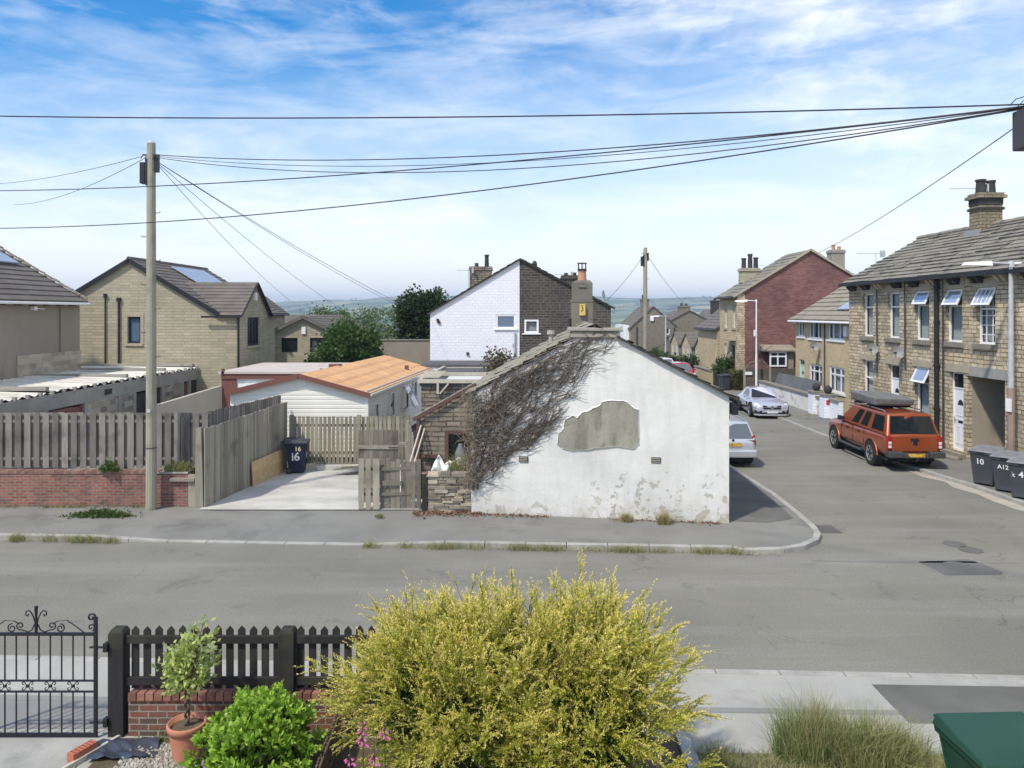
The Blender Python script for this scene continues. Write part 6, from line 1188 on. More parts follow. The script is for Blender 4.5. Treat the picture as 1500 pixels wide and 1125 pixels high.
fr = gable_block(bh, Xb, 24.8, 50, 54.2, zb_, zb_, xr_, zr_, MT['red_gable'], MT['slate_stone'], {'s0': fo}, n=12, over=.3, verge=.1, mwall={'s0': MT['stone_bright']}, gutter=MT['black_plastic'], seg=3, jt=.015)
for o in fo[:3]: window(bh, fr['s0'], *o, MT['upvc'], MT['glass_dark'], rv=.14, fw=.08, trans=(.6,), sill=MT['stone_cut'], curtain=None)
door(bh, fr['s0'], *fo[3], MT['wine'], MT['glass_dark'], fan=.5); mb = MB(); fbox(mb, fr['s0'], fo[3][0]-.3, fo[3][1]+.2, fo[3][3]+.3, fo[3][3]+.42, 0, .5); mb.build('door_hood', MT['stone_cut'], bh)
mb = MB(); mb.box(Xb-.015,Xb+.5,49.985,50.3,.02,zb_); mb.build('quoin', MT['stone'], bh); mb = MB(); mb.beam((Xb-.3,49.88,zb_-.2), (xr_,49.88,zr_+.02), .05, .14); mb.beam((24.8+.3,49.88,zb_-.2), (xr_,49.88,zr_+.02), .05, .14); mb.build('verge', MT['stone_cut'], bh)
chimney(bh, 16.2,17.5,53.0,53.7,7.3,8.35, MT['stone_grey'], MT['soot'], [(16.45,53.3,.17,.75),(16.9,53.3,.17,1.05),(17.3,53.3,.17,.8)], .07); chimney(bh, 22.6,23.5,53.0,53.9,7.2,9.65, MT['render_grey'], MT['pot_clay'], [(22.85,53.4,.13,.4),(23.25,53.4,.13,.28)], .06)
bx0, bx1 = P(1127,0,49.2).x, P(1152,0,49.2).x; zb0, zb1 = P(0,537,49.2).z, P(0,515,49.2).z
mb = MB(); mb.box(bx0,bx1,49.2,49.99,.0,zb0-.02); mb.build('bay_base', MT['red_gable'], bh); window(bh, Fr((bx0,49.2,0),(1,0)), 0, bx1-bx0, zb0, zb1, MT['upvc'], MT['glass_dark'], rv=-.02, fw=.1, mull=(.48,), trans=(.68,), curtain=None)
mb = MB(); mb.hexa([(bx0-.4,49.0,zb1+.02),(bx1+.6,49.0,zb1+.02),(bx1+.6,49.99,zb1+.02),(bx0-.4,49.99,zb1+.02)], [(bx0-.4,49.0,zb1+.12),(bx1+.6,49.0,zb1+.12),(bx1+.6,49.99,zb1+.42),(bx0-.4,49.99,zb1+.42)]); mb.box(bx1+.01,bx1+.5,49.3,49.99,0,zb1); mb.build('bay_roof', MT['tile_buff'], bh)
pf = thing('panel_fence', 'dark horizontal panel fence below the red brick gable', 'fence', (16.6,48.6,0)); mb = MB()
for k in range(11): z = .1+k*.135; mb.box(15.1,18.4,48.6,48.63+(.008 if k % 2 else 0),z,z+.128)
mb.build('slat_panel', wood('dark_panel', (.085,.078,.062), (.125,.115,.092), (1.5,14,14), per=.15), pf)
for x in (15.05,16.7,18.4): mb = MB(); mb.box(x-.06,x+.06,48.55,48.68,0,1.68); mb.build('post', MT['fence_pale'], pf)
mb = MB(); mb.tube([(15.1,48.6,1.6),(15.4,48.6,1.95),(15.9,48.6,2.12),(16.4,48.6,1.95),(16.7,48.6,1.62)], .035, 6); mb.tube([(15.2,48.61,1.62),(15.9,48.61,1.85),(16.6,48.61,1.62)], .03, 6); mb.build('arched_top', MT['gate_wood'], pf)
mb = MB(); q = P(1097,547,48.5); mb.box(q.x-.22,q.x+.22,48.52,48.55,q.z-.1,q.z+.1); mb.build('name_plate', MT['white_paint'], pf)
hg = thing('box_hedge', 'clipped brownish green hedge behind the far dark bin', 'hedge', (15.1,51,0)); n = 5200; p_ = RNG.random((n,3))*np.array([.9,3.4,1.25])+np.array([-.45,-1.7,.05]); s_ = RNG.integers(0,3,n); p_[s_==0,1] = -1.7; p_[s_==1,0] = -.45; p_[s_==2,2] = 1.3; p_ += RNG.normal(size=p_.shape)*.035; d_ = RNG.normal(size=(n,3))*.8+np.array([[-.2,-.6,.4]]); leaves(p_, d_, .1*(.7+.6*RNG.random(n)), .4, MT['leaf_hedge'], 'foliage', hg)
# gabled bungalows in a row down the street
bun = None
for i, (y0, y1, za_) in enumerate(((67.5,71.8,3.15),(73.3,77.4,3.15),(78.9,82.6,3.1))):
    t = thing('gabled_bungalow', ('bungalow with pointed stone gable, next after the red brick house','middle bungalow of three with pointed stone gables','bungalow with pointed stone gable, last of three down the street')[i], 'bungalow', (17.5,y0,-.2), 0, 'bungalows with pointed gables')
    fr = gable_block(t, 17.5, 27, y0, y1, 2.0, 2.0, (y0+y1)/2, za_, MT['stone_bright'], MT['tile_brown'], {'g0': [(.5,1.6,.7,1.75),(2.5,3.6,.7,1.75)]}, axis='X', n=9, over=.2, mwall={'s0': MT['house_grey']}, base=-.4)
    for o in ((.5,1.6,.7,1.75),(2.5,3.6,.7,1.75)): window(t, fr['g0'], *o, MT['upvc'], MT['glass_dark'], fw=.1, mull=(.5,), rv=.08)
t = thing('stone_cottage', 'narrow dark-eaved building squeezed behind the red brick house front', 'house', (16,57,0)); gable_block(t, 15.6, 22, 57, 63, 4.1, 4.1, 18.8, 6.2, MT['stone_bright'], MT['tile_dark'], n=10, gutter=MT['black_plastic'])
ga_ = thing('grey_gabled_house', 'grey-brown gabled house standing behind the distant telegraph pole', 'house', (16.5,88,-1)); fr = gable_block(ga_, 13.9, 19.2, 88, 98, 3.5, 3.7, 16.55, 5.95, MT['house_grey'], MT['tile_brown'], {'g0': [(P(975.5,0,88).x-13.9,P(981,0,88).x-13.9,P(0,490,88).z,P(0,480,88).z)]}, n=10, base=-1.2, over=.2, mwall={'s0': MT['render_grey']})
window(ga_, fr['g0'], P(975.5,0,88).x-13.9,P(981,0,88).x-13.9,P(0,490,88).z,P(0,480,88).z, MT['upvc'], MT['glass_dark'], fw=.1); chimney(ga_, 15.7,16.6,91,92,5.2,6.9, MT['house_grey'], MT['soot'], [(16.0,91.5,.18,.5),(16.3,91.5,.16,.35)])
mb = MB(); q = P(955,467,87.9); mb.box(q.x-.2,q.x+.2,87.85,87.99,q.z-.25,q.z+.25); mb.build('wall_lamp', MT['white_paint'], ga_); mb = MB(); mb.tube([(14.6,87.9,3.6),(14.6,87.9,-1)], .08, 6); mb.tube([(19.0,87.9,3.5),(19.0,87.9,-1)], .08, 6); mb.build('downpipe', MT['trim_grey'], ga_)
mb = MB(); mb.box(13.2,13.88,89,96,-1.2,3.7); mb.build('white_wall', MT['white_paint'], ga_)
gb_ = thing('grey_gabled_house', 'broad grey-brown gabled house beside the first grey gable', 'house', (22,95,-1)); gable_block(gb_, 19.0, 26.0, 95, 104, 3.7, 3.7, 22.45, 5.5, MT['house_grey'], MT['tile_brown'], n=10, base=-1.2, over=.25); chimney(gb_, 21.6,23.0,97,98,4.7,6.1, MT['house_grey'], MT['soot'], [(22.0,97.5,.18,.35),(22.6,97.5,.18,.3)])
gd_ = thing('low_extension', 'low dark-roofed extension with shop-like white window below the grey gables', 'outbuilding', (19.8,84,-1)); fr = gable_block(gd_, 17.9, 21.5, 84, 87.8, 1.6, 1.6, 85.9, 2.6, MT['house_grey'], MT['tile_dark'], {'s0': [(.6,2.0,-.6,1.1)]}, axis='X', n=7, base=-1.2); window(gd_, fr['s0'], .6,2.0,-.6,1.1, MT['upvc'], MT['glass_dark'], fw=.12, mull=(.5,), trans=(.5,))
gc_ = thing('cream_gabled_house', 'cream rendered gable with dark chimney beyond the grey houses', 'house', (29,108,-1)); gable_block(gc_, 27.8, 33, 108, 118, 3.6, 3.6, 30.2, 5.7, MT['stone_bright'], MT['tile_brown'], n=10, base=-1.2); chimney(gc_, 29.3,30.4,110,111,5.0,7.0, MT['soot'], MT['soot'], [(29.8,110.5,.2,.3)])
# low wall, fence, shrubs along the far footway
t = thing('low_stone_wall', 'short low yellow stone wall past the far dark bin', 'wall', (14.3,57,0)); mb = MB(); mb.box(14.2,14.45,53.3,58.5,-.05,1.0); mb.build('wall', MT['stone_bright'], t); mb = MB(); mb.box(14.15,14.5,53.3,58.5,1.002,1.1); mb.build('coping', MT['stone_sill'], t)
t = thing('dark_fence', 'short dark board fence between low stone wall and bin', 'fence', (14.3,52,0)); mb = MB(); boards(mb, (14.25,53.2), (14.3,50.4), .05, lambda f: 1.35, .14, .01, .02); mb.build('slat_panel', MT['stain_black'], t)
for lab, px, py, Y_, rx_, rz_, m_ in (('flowering shrub behind the far dark bin',1062,538,51.5,.55,.55,'leaf_mid'),('dark rounded shrub in front of the pointed gables',1010,534,63,.9,.6,'leaf_dark'),('small dark shrub by the far parked cars',986,530,70,.8,.6,'leaf_dark'),('shrub peeping above the cottage verge near the grey gable',962,521,78,1.1,.7,'leaf_mid')):
    c = P(px,py,Y_); tree('garden_shrub', lab, (c.x,Y_,0), .6, [((c.x,Y_,max(c.z,.5)),(rx_,rx_,rz_))], 60, 40, .14, .12, MT[m_], 'shrub', None, 3, .05)
c = P(1065,528,51.3); n = 26; p_ = RNG.normal(size=(n,3))*np.array([.35,.2,.3]); t = thing('white_blossom', 'white flowers on stems above the far dark bin', 'flowers', (c.x,51.2,c.z)); leaves(p_, RNG.normal(size=(n,3)), np.full(n,.13), .5, leafmat('white_petal', (.7,.7,.68), (.8,.8,.78)), 'blossom', t)

# ================================================================== vehicles
def loft(mb, secs):
    n = len(secs[0]); vs = [p for s in secs for p in s]; fs = [(i*n+j, i*n+j+1, (i+1)*n+j+1, (i+1)*n+j) for i in range(len(secs)-1) for j in range(n-1)]
    fs += [tuple(range(n-1,-1,-1)), tuple(range((len(secs)-1)*n, len(secs)*n))]; mb.mesh(vs, fs)
def bil(q, a, b): return (q[0].lerp(q[1], a)).lerp(q[3].lerp(q[2], a), b)
def car(name, label, cat, loc, rz, paint, st, cab, L, hw, wheels, wr, glass, group=None, crown=.035, rear=None, front=None, arch=None, pillars=(.02,.48,.52,.98), body_name='body'):
    """st: stations (y, sill z, belt z, half width); cab: (y front base, y front roof, y rear roof, y rear base, belt z, roof z, half width belt, half width roof)"""
    t = thing(name, label, cat, loc, rz, group); mb = MB(); secs = []
    for y, zs, zb, h in st:
        k = [(-h*.90,zs),(-h*.985,zs+(zb-zs)*.22),(-h,zs+(zb-zs)*.55),(-h*.975,zs+(zb-zs)*.84),(-h*.86,zb-.012),(-h*.45,zb+crown*.7),(0,zb+crown),(h*.45,zb+crown*.7),(h*.86,zb-.012),(h*.975,zs+(zb-zs)*.84),(h,zs+(zb-zs)*.55),(h*.985,zs+(zb-zs)*.22),(h*.90,zs)]
        secs.append([V((x,y,z)) for x, z in k])
    loft(mb, secs); b = mb.build(body_name, paint, t, local=True, smooth=True); md = b.modifiers.new('sub','SUBSURF'); md.levels = md.render_levels = 2
    yf, yfr, yrr, yr, zb, zr, hb, hr = cab; m_ = .5
    A = [V((-hb,yf,zb)), V((hb,yf,zb)), V((hb,yr,zb)), V((-hb,yr,zb))]; B = [V((-hr,yfr,zr)), V((hr,yfr,zr)), V((hr,yrr,zr)), V((-hr,yrr,zr))]
    mb = MB(); mb.mesh(A+B+[V((0,yfr-.03*(1 if yf<yr else -1),zr+.04)), V((0,yrr,zr+.04))], [(0,1,5,8,4),(1,2,6,5),(2,3,7,9,6),(3,0,4,7),(4,8,9,7),(8,5,6,9)]); mb.build('cabin', paint, t, local=True, bevel=.05)
    def glz(q, quads, nm):
        q = [V(p) for p in q]; n_ = (q[1]-q[0]).cross(q[3]-q[0]).normalized(); c_ = sum(q, V((0,0,0)))/4
        if n_.dot(c_-V((0,(yf+yr)/2,zb))) < 0: n_ = -n_
        for a0, a1, b0, b1 in quads:
            mb = MB(); mb.prism([bil(q,a0,b0)+n_*.004, bil(q,a1,b0)+n_*.004, bil(q,a1,b1)+n_*.004, bil(q,a0,b1)+n_*.004], n_*.008); mb.build(nm, glass, t, local=True, bevel=.004)
    glz([A[0],A[1],B[1],B[0]], [(.07,.93,.07,.9)], 'windscreen'); glz([A[2],A[3],B[3],B[2]], [(.055,.945,.08,.9)], 'rear_window')
    ps = pillars; sp = [(ps[i],ps[i+1]) for i in range(0,len(ps),2)]
    glz([A[1],A[2],B[2],B[1]], [(a+.03,b-.03,.12,.86) for a, b in sp], 'side_window'); glz([A[0],A[3],B[3],B[0]], [(a+.03,b-.03,.12,.86) for a, b in sp], 'side_window')
    for y in wheels:
        for s in (-1,1):
            x = s*(hw-.1)
            mb = MB(); mb.cyl((s*(hw-.3),y,wr+.03), (s*(hw+.006),y,wr+.03), wr*1.16, wr*1.16, 22); mb.build('wheel_arch', arch or MT['under'], t, local=True)
            mb = MB(); prof = [(wr*.62,-.11),(wr*.93,-.115),(wr,-.08),(wr,.08),(wr*.93,.115),(wr*.64,.115)]; mb.lathe((0,0,0), prof, 24); wh = mb.build('wheel', MT['rubber'], t, local=True); wh.location = (s*(hw-.095),y,wr); wh.rotation_euler = (0,R(90)*s,0)
            mb = MB(); mb.lathe((0,0,.07), [(0,.02),(wr*.18,.025),(wr*.2,0)], 12); mb.lathe((0,0,.06), [(wr*.68,.06),(wr*.6,.055),(wr*.56,.0)], 22)
            for k in range(6): a = k*math.pi/3; mb.beam((wr*.12*math.cos(a),wr*.12*math.sin(a),.085), (wr*.62*math.cos(a),wr*.62*math.sin(a),.1), wr*.17, .025, (0,0,1))
            mb.lathe((0,0,.02), [(0,0),(wr*.62,0)], 18); r_ = mb.build('rim', MT['alloy'], wh, local=True)
    return t
def part(t, nm, mat, fn, bevel=0.0, lab=None):
    mb = MB(); fn(mb); o = mb.build(nm, mat, t, local=True, bevel=bevel)
    if lab: o['label'] = lab
    return o
def mirrors(t, x, y, z, mat, s=1.0):
    for k in (-1,1): part(t, 'door_mirror', mat, lambda mb: mb.hexa([(k*x,y-.07,z),(k*(x+.2*s),y-.09,z),(k*(x+.2*s),y+.05,z),(k*x,y+.06,z)], [(k*x,y-.07,z+.12),(k*(x+.19*s),y-.08,z+.17),(k*(x+.19*s),y+.04,z+.17),(k*x,y+.06,z+.12)]), .02)
# --- orange pickup, tail towards us (local -Y is the tail)
st = [(-2.66,.62,1.16,.87),(-2.6,.5,1.2,.915),(-1.6,.48,1.2,.93),(-.4,.44,1.17,.93),(.9,.44,1.16,.93),(1.5,.46,1.15,.92),(2.2,.5,1.08,.90),(2.55,.5,.98,.84),(2.68,.55,.82,.72)]
pk = car('pickup_truck', 'orange pickup truck with hardtop parked outside the terrace', 'pickup truck', (13.22,27.1,.03), R(-2.5), MT['orange_paint'], st, (1.35,.45,-2.3,-2.6,1.15,1.82,.87,.70), 5.36, .93, (1.72,-1.5), .39, MT['car_glass'], crown=.03, pillars=(.24,.44,.44,.64,.67,.97))
part(pk, 'tailgate', MT['orange_paint'], lambda mb: mb.box(-.72,.72,-2.69,-2.66,.66,1.14), .012); part(pk, 'tailgate_handle', MT['black_plastic'], lambda mb: mb.box(-.13,.13,-2.715,-2.69,1.0,1.08), .01); part(pk, 'tailgate_badge', MT['chrome'], lambda mb: mb.cyl((0,-2.69,.93), (0,-2.705,.93), .09, .08, 16))
part(pk, 'tailgate_trim', MT['wine'], lambda mb: [mb.box(-.62+k*.225,-.52+k*.225,-2.697,-2.69,.75,.78) for k in range(6)])
for s in (-1,1): lt_ = part(pk, 'tail_light', MT['red_lamp'], lambda mb: mb.box(s*.8-.075,s*.8+.075,-2.70,-2.5,.72,1.14), .02); part(lt_, 'clear_lens', MT['clear_lamp'], lambda mb: [mb.box(s*.8-.05,s*.8+.05,-2.712,-2.69,.76,.85), mb.box(s*.8-.05,s*.8+.05,-2.712,-2.69,.88,.97)], .008)
part(pk, 'rear_bumper', MT['trim_grey'], lambda mb: [mb.box(-.9,-.42,-2.86,-2.55,.46,.66), mb.box(.42,.9,-2.86,-2.55,.46,.66), mb.box(-.42,.42,-2.8,-2.55,.44,.6)], .03); part(pk, 'number_plate', MT['plate_yellow'], lambda mb: mb.box(-.26,.26,-2.815,-2.801,.49,.60))
part(pk, 'tow_bar', MT['under'], lambda mb: [mb.box(-.5,.5,-2.6,-2.4,.3,.4), mb.tube([(0,-2.6,.38),(0,-2.85,.36),(0,-2.9,.45)], .03, 8)]); part(pk, 'underbody', MT['under'], lambda mb: mb.box(-.75,.75,-2.4,2.3,.28,.52))
for s in (-1,1): part(pk, 'side_step', MT['trim_grey'], lambda mb: mb.tube([(s*.9,-.9,.42),(s*.97,-.7,.38),(s*.97,1.0,.38),(s*.9,1.2,.42)], .05, 8)); part(pk, 'roof_rail', MT['alloy'], lambda mb: mb.tube([(s*.64,-2.0,1.84),(s*.64,-1.8,1.89),(s*.66,.2,1.89),(s*.66,.4,1.84)], .022, 7)); part(pk, 'door_handle', MT['black_plastic'], lambda mb: [mb.box(s*.925-.02,s*.925+.02,y-.1,y+.1,.98,1.02) for y in (-.5,.45)])
for s, y in ((-1,1.72),(1,1.72),(-1,-1.5),(1,-1.5)): part(pk, 'wheel_flare', MT['orange_paint'], lambda mb: [mb.tube([(s*.91,y+.50*math.cos(a*math.pi/10),.40+.5*math.sin(a*math.pi/10)) for a in range(11)], .032, 7)])
mirrors(pk, .88, .85, 1.2, MT['black_plastic'], 1.2); part(pk, 'windscreen_wiper', MT['under'], lambda mb: mb.tube([(0,-2.56,1.3),(-.3,-2.53,1.42)], .012, 5))
for s in (-1,1): part(pk, 'door_seam', MT['under'], lambda mb: [mb.beam((s*.934,y,.56), (s*.905,y,1.13), .012, .012, (0,1,0)) for y in (.98,.0,-.95)])
part(pk, 'roof_aerial', MT['black_plastic'], lambda mb: mb.tube([(0,-.1,1.86),(0,-.25,2.0)], .01, 5))
rt = thing('roof_tent', 'folded grey canvas tent strapped on the pickup roof', 'roof tent', (13.2,26.85,1.93), R(-2.5)); mb = MB()
mb.hexa([(-.66,-1.0,.06),(.66,-1.0,.06),(.66,1.05,.06),(-.66,1.05,.06)], [(-.70,-1.05,.36),(.68,-1.08,.30),(.66,1.0,.34),(-.7,1.02,.4)]); mb.build('cover', MT['canvas'], rt, local=True, bevel=.06); mb = MB(); mb.box(-.69,.69,-.7,-.62,-.03,.06); mb.box(-.69,.69,.55,.63,-.03,.06); mb.build('roof_bar', MT['under'], rt, local=True)
# --- silver estate, tail towards us, half behind the cottage
st = [(-2.1,.36,.86,.70),(-2.06,.28,.92,.79),(-1.5,.24,.95,.82),(0,.22,.95,.825),(1.0,.22,.93,.82),(1.5,.25,.85,.80),(1.95,.28,.74,.74),(2.1,.35,.62,.62)]
se = car('estate_car', 'silver estate car seen from behind, half hidden by the cottage corner', 'car', (7.42,27.15,.04), R(-1), MT['silver_paint'], st, (1.05,.35,-1.75,-2.06,.9,1.46,.76,.60), 4.24, .825, (1.3,-1.25), .31, MT['car_glass_pale'], pillars=(.04,.34,.36,.66,.68,.97))
for s in (-1,1): part(se, 'tail_light', MT['red_lamp'], lambda mb: mb.hexa([(s*.60,-2.09,.70),(s*.80,-2.02,.72),(s*.81,-1.85,.72),(s*.62,-1.9,.70)], [(s*.64,-2.04,1.02),(s*.75,-1.97,1.08),(s*.78,-1.8,1.06),(s*.66,-1.88,1.02)]), .02); part(se, 'roof_rail', MT['alloy'], lambda mb: mb.tube([(s*.56,-1.6,1.46),(s*.56,-1.4,1.51),(s*.57,.1,1.51),(s*.57,.3,1.46)], .018, 6))
part(se, 'rear_bumper', MT['silver_paint'], lambda mb: mb.hexa([(-.78,-2.16,.32),(.78,-2.16,.32),(.81,-1.9,.32),(-.81,-1.9,.32)], [(-.79,-2.18,.58),(.79,-2.18,.58),(.82,-1.9,.6),(-.82,-1.9,.6)]), .05); part(se, 'number_plate', MT['plate_yellow'], lambda mb: mb.box(-.26,.26,-2.135,-2.11,.70,.81)); part(se, 'boot_badge', MT['under'], lambda mb: mb.cyl((0,-2.09,.9), (0,-2.1,.9), .045, .045, 14))
part(se, 'roof_aerial', MT['under'], lambda mb: mb.tube([(0,-1.55,1.48),(0,-1.7,1.72)], .01, 5)); part(se, 'underbody', MT['under'], lambda mb: mb.box(-.68,.68,-1.95,1.9,.16,.36)); mirrors(se, .78, .75, .95, MT['silver_paint'])
# --- silver coupe, nose towards us (local -Y is the nose)
st = [(-2.04,.32,.58,.62),(-1.98,.2,.66,.76),(-1.7,.17,.74,.86),(-1.1,.17,.82,.895),(-.4,.17,.86,.90),(.4,.18,.87,.90),(1.2,.2,.9,.90),(1.8,.24,.88,.85),(2.0,.3,.78,.74)]
sc = car('coupe', 'silver two-door coupe parked nose towards us by the white wall', 'car', (12.85,38.7,.02), R(-4), MT['silver_cool'], st, (-.62,.05,.85,1.45,.84,1.29,.76,.56), 4.1, .9, (-1.25,1.18), .325, MT['car_glass'], crown=.05, pillars=(.08,.72))
part(sc, 'grille', MT['under'], lambda mb: mb.hexa([(-.42,-2.05,.45),(.42,-2.05,.45),(.42,-1.9,.45),(-.42,-1.9,.45)], [(-.46,-2.02,.64),(.46,-2.02,.64),(.46,-1.88,.64),(-.46,-1.88,.64)]), .02); part(sc, 'grille_bar', MT['chrome'], lambda mb: [mb.box(-.43,.43,-2.065,-2.045,.535,.56), mb.cyl((0,-2.04,.55), (0,-2.07,.55), .085, .085, 18)])
part(sc, 'grille_star', MT['under'], lambda mb: [mb.beam((0,-2.073,.55), (.07*math.sin(a),-2.073,.55+.07*math.cos(a)), .02, .006, (0,1,0)) for a in (0,2.094,4.189)])
for s in (-1,1): part(sc, 'headlight', MT['clear_lamp'], lambda mb: mb.hexa([(s*.52,-1.99,.52),(s*.83,-1.84,.54),(s*.86,-1.6,.56),(s*.55,-1.75,.55)], [(s*.52,-1.95,.66),(s*.80,-1.8,.71),(s*.85,-1.55,.74),(s*.55,-1.7,.72)]), .03); part(sc, 'air_intake', MT['under'], lambda mb: mb.hexa([(s*.48,-2.06,.25),(s*.8,-1.95,.25),(s*.8,-1.8,.25),(s*.48,-1.9,.25)], [(s*.48,-2.06,.38),(s*.82,-1.94,.40),(s*.82,-1.8,.40),(s*.48,-1.9,.38)]), .015); part(sc, 'side_vent', MT['under'], lambda mb: mb.box(s*.893-.01,s*.893+.01,-.72,-.52,.52,.68))
part(sc, 'front_splitter', MT['silver_cool'], lambda mb: mb.hexa([(-.62,-2.09,.14),(.62,-2.09,.14),(.84,-1.85,.14),(-.84,-1.85,.14)], [(-.64,-2.1,.22),(.64,-2.1,.22),(.86,-1.86,.22),(-.86,-1.86,.22)]), .015); part(sc, 'number_plate', MT['plate_white'], lambda mb: mb.box(-.26,.26,-2.115,-2.095,.27,.38)); part(sc, 'underbody', MT['under'], lambda mb: mb.box(-.75,.75,-1.85,1.8,.11,.3)); mirrors(sc, .8, -.42, .86, MT['silver_cool'])
part(sc, 'windscreen_wiper', MT['under'], lambda mb: [mb.tube([(x,-.60,.895),(x-.4,-.45,.97)], .012, 5) for x in (.5,0)])
# --- two small cars far down the street
for nm, lab, y, x, pt in (('small_car', 'pinkish red hatchback half hidden by the cottage verge', 55.8, 12.55, 'red_paint'), ('small_car', 'white car parked beyond the red hatchback', 61.6, 12.5, 'carwhite_paint')):
    st = [(-1.9,.36,.62,.6),(-1.84,.24,.74,.74),(-1.3,.22,.88,.81),(-.6,.22,.93,.82),(.8,.22,.95,.82),(1.6,.25,.93,.78),(1.85,.32,.85,.68)]; sm = car(nm, lab, 'car', (x,y,.02), 0, MT[pt], st, (-.95,-.3,1.25,1.7,.9,1.44,.73,.56), 3.8, .82, (-1.15,1.2), .3, MT['car_glass_pale'], 'small cars far down the street', pillars=(.06,.48,.52,.95))
    for s in (-1,1): part(sm, 'headlight', MT['clear_lamp'], lambda mb: mb.hexa([(s*.45,-1.86,.58),(s*.72,-1.72,.6),(s*.76,-1.5,.62),(s*.5,-1.6,.6)], [(s*.45,-1.8,.74),(s*.7,-1.66,.8),(s*.75,-1.44,.82),(s*.5,-1.55,.78)]), .02)
    part(sm, 'grille', MT['under'], lambda mb: mb.box(-.4,.4,-1.93,-1.85,.36,.5), .02); part(sm, 'number_plate', MT['plate_white'], lambda mb: mb.box(-.26,.26,-1.95,-1.931,.4,.5)); mirrors(sm, .76, -.5, .92, MT[pt])
# ================================================================== wrought iron gate
gt = thing('iron_gate', 'black wrought iron garden gate with scrolled top', 'gate', (-5.7,9.02,.1)); YG = 9.02; xg0, xg1 = -6.5, -5.0; zt_, zb_ = 1.34, .13
def spiral(c, r0, turns, a0, sgn=1, n=22): return [V((c[0]+r0*(1-.72*i/n)*math.cos(a0+sgn*turns*2*math.pi*i/n), YG, c[1]+r0*(1-.72*i/n)*math.sin(a0+sgn*turns*2*math.pi*i/n))) for i in range(n+1)]
mb = MB(); mb.box(xg0,xg1,YG-.016,YG+.016,zt_-.016,zt_+.016); mb.box(xg0,xg1,YG-.016,YG+.016,zb_-.02,zb_+.02); mb.box(xg1-.018,xg1+.018,YG-.018,YG+.018,zb_-.03,zt_+.2); mb.box(xg0-.018,xg0+.018,YG-.018,YG+.018,zb_-.03,zt_+.2)
zm1, zm0 = P(0,997,YG).z, P(0,1013,YG).z; mb.box(xg0,xg1,YG-.012,YG+.012,zm1-.008,zm1+.008); mb.box(xg0,xg1,YG-.012,YG+.012,zm0-.008,zm0+.008); mb.build('gate_frame', MT['black_iron'], gt)
xs_ = [xg0+(xg1-xg0)*k/11 for k in range(1,11)]
for k, x in enumerate(xs_):
    mb = MB(); mb.box(x-.0065,x+.0065,YG-.0065,YG+.0065,zb_+.02,zm0-.008); mb.box(x-.0065,x+.0065,YG-.0065,YG+.0065,zm1+.008,zt_-.016); mb.build('bar', MT['black_iron'], gt)
for k in range(1,11,2):
    x = xs_[k-1]+0; zc = (zm0+zm1)/2; mb = MB(); mb.lathe((x,YG,zc-.02), [(0,0),(.022,.01),(.022,.03),(0,.04)], 8)
    for sx in (-1,1):
        for sz in (-1,1):
            pts = [V((x,YG,zc))]+[V((x+sx*(.012+.03*i/6), YG, zc+sz*(.006+.042*math.sin(i/6*1.5)))) for i in range(1,7)]+[V((x+sx*(.05+.016*math.sin(a)), YG, zc+sz*(.034+.016*math.cos(a)))) for a in (.5,1.3,2.1,2.9,3.7)]; mb.tube(pts, .0055, 5)
    mb.build('scroll', MT['black_iron'], gt)
xc = P(53,0,YG).x; mb = MB(); mb.tube([(xc,YG,zt_),(xc,YG,zt_+.1),(xc,YG,zt_+.2),(xc,YG,P(0,888,YG).z)], [.015,.02,.013,.022], 8); mb.build('finial', MT['black_iron'], gt)
for s in (-1,1):
    mb = MB(); mb.tube([V((xc+s*.012,YG,zt_+.13)), V((xc+s*.03,YG,zt_+.2)), V((xc+s*.06,YG,zt_+.26)), V((xc+s*.09,YG,zt_+.285)), V((xc+s*.12,YG,zt_+.27)), V((xc+s*.125,YG,zt_+.23)), V((xc+s*.1,YG,zt_+.215)), V((xc+s*.09,YG,zt_+.24))], .008, 6); mb.build('scroll', MT['black_iron'], gt)
    mb = MB(); mb.tube([V((xc+s*.02,YG,zt_+.12)), V((xc+s*.05,YG,zt_+.05)), V((xc+s*.1,YG,zt_+.025)), V((xc+s*.17,YG,zt_+.05))]+spiral((xc+s*.19,zt_+.1), .05, 1.2, -1.6 if s > 0 else -1.54, s), .008, 6); mb.tube(spiral((xc+s*.29,zt_+.07), .055, 1.3, math.pi/2, -s)+[], .008, 6); mb.tube([V((xc+s*.2,YG,zt_+.12)), V((xc+s*.27,YG,zt_+.16)), V((xc+s*.37,YG,zt_+.165)), V((xc+s*.48,YG,zt_+.09)), V((xc+s*.58,YG,zt_+.015))], .007, 6); mb.build('scroll', MT['black_iron'], gt)
    mb = MB(); mb.tube(spiral((xc+s*.66,zt_+.08), .045, 1.1, -1.2 if s > 0 else -1.94, s, 16), .008, 6); mb.build('scroll', MT['black_iron'], gt)
    x = xg1 if s > 0 else xg0; mb = MB(); mb.tube(spiral((x-s*.05,zt_+.2), .05, 1.1, 0 if s > 0 else math.pi, s, 16), .012, 6); mb.build('scroll', MT['black_iron'], gt)
for z in (P(0,948,YG).z, P(0,1058,YG).z): mb = MB(); mb.tube([(xg1-.07,YG,z),(xg1+.14,YG,z)], .014, 7); mb.box(xg1+.1,xg1+.15,YG-.03,YG+.05,z-.05,z+.05); mb.build('hinge', MT['black_iron'], gt)

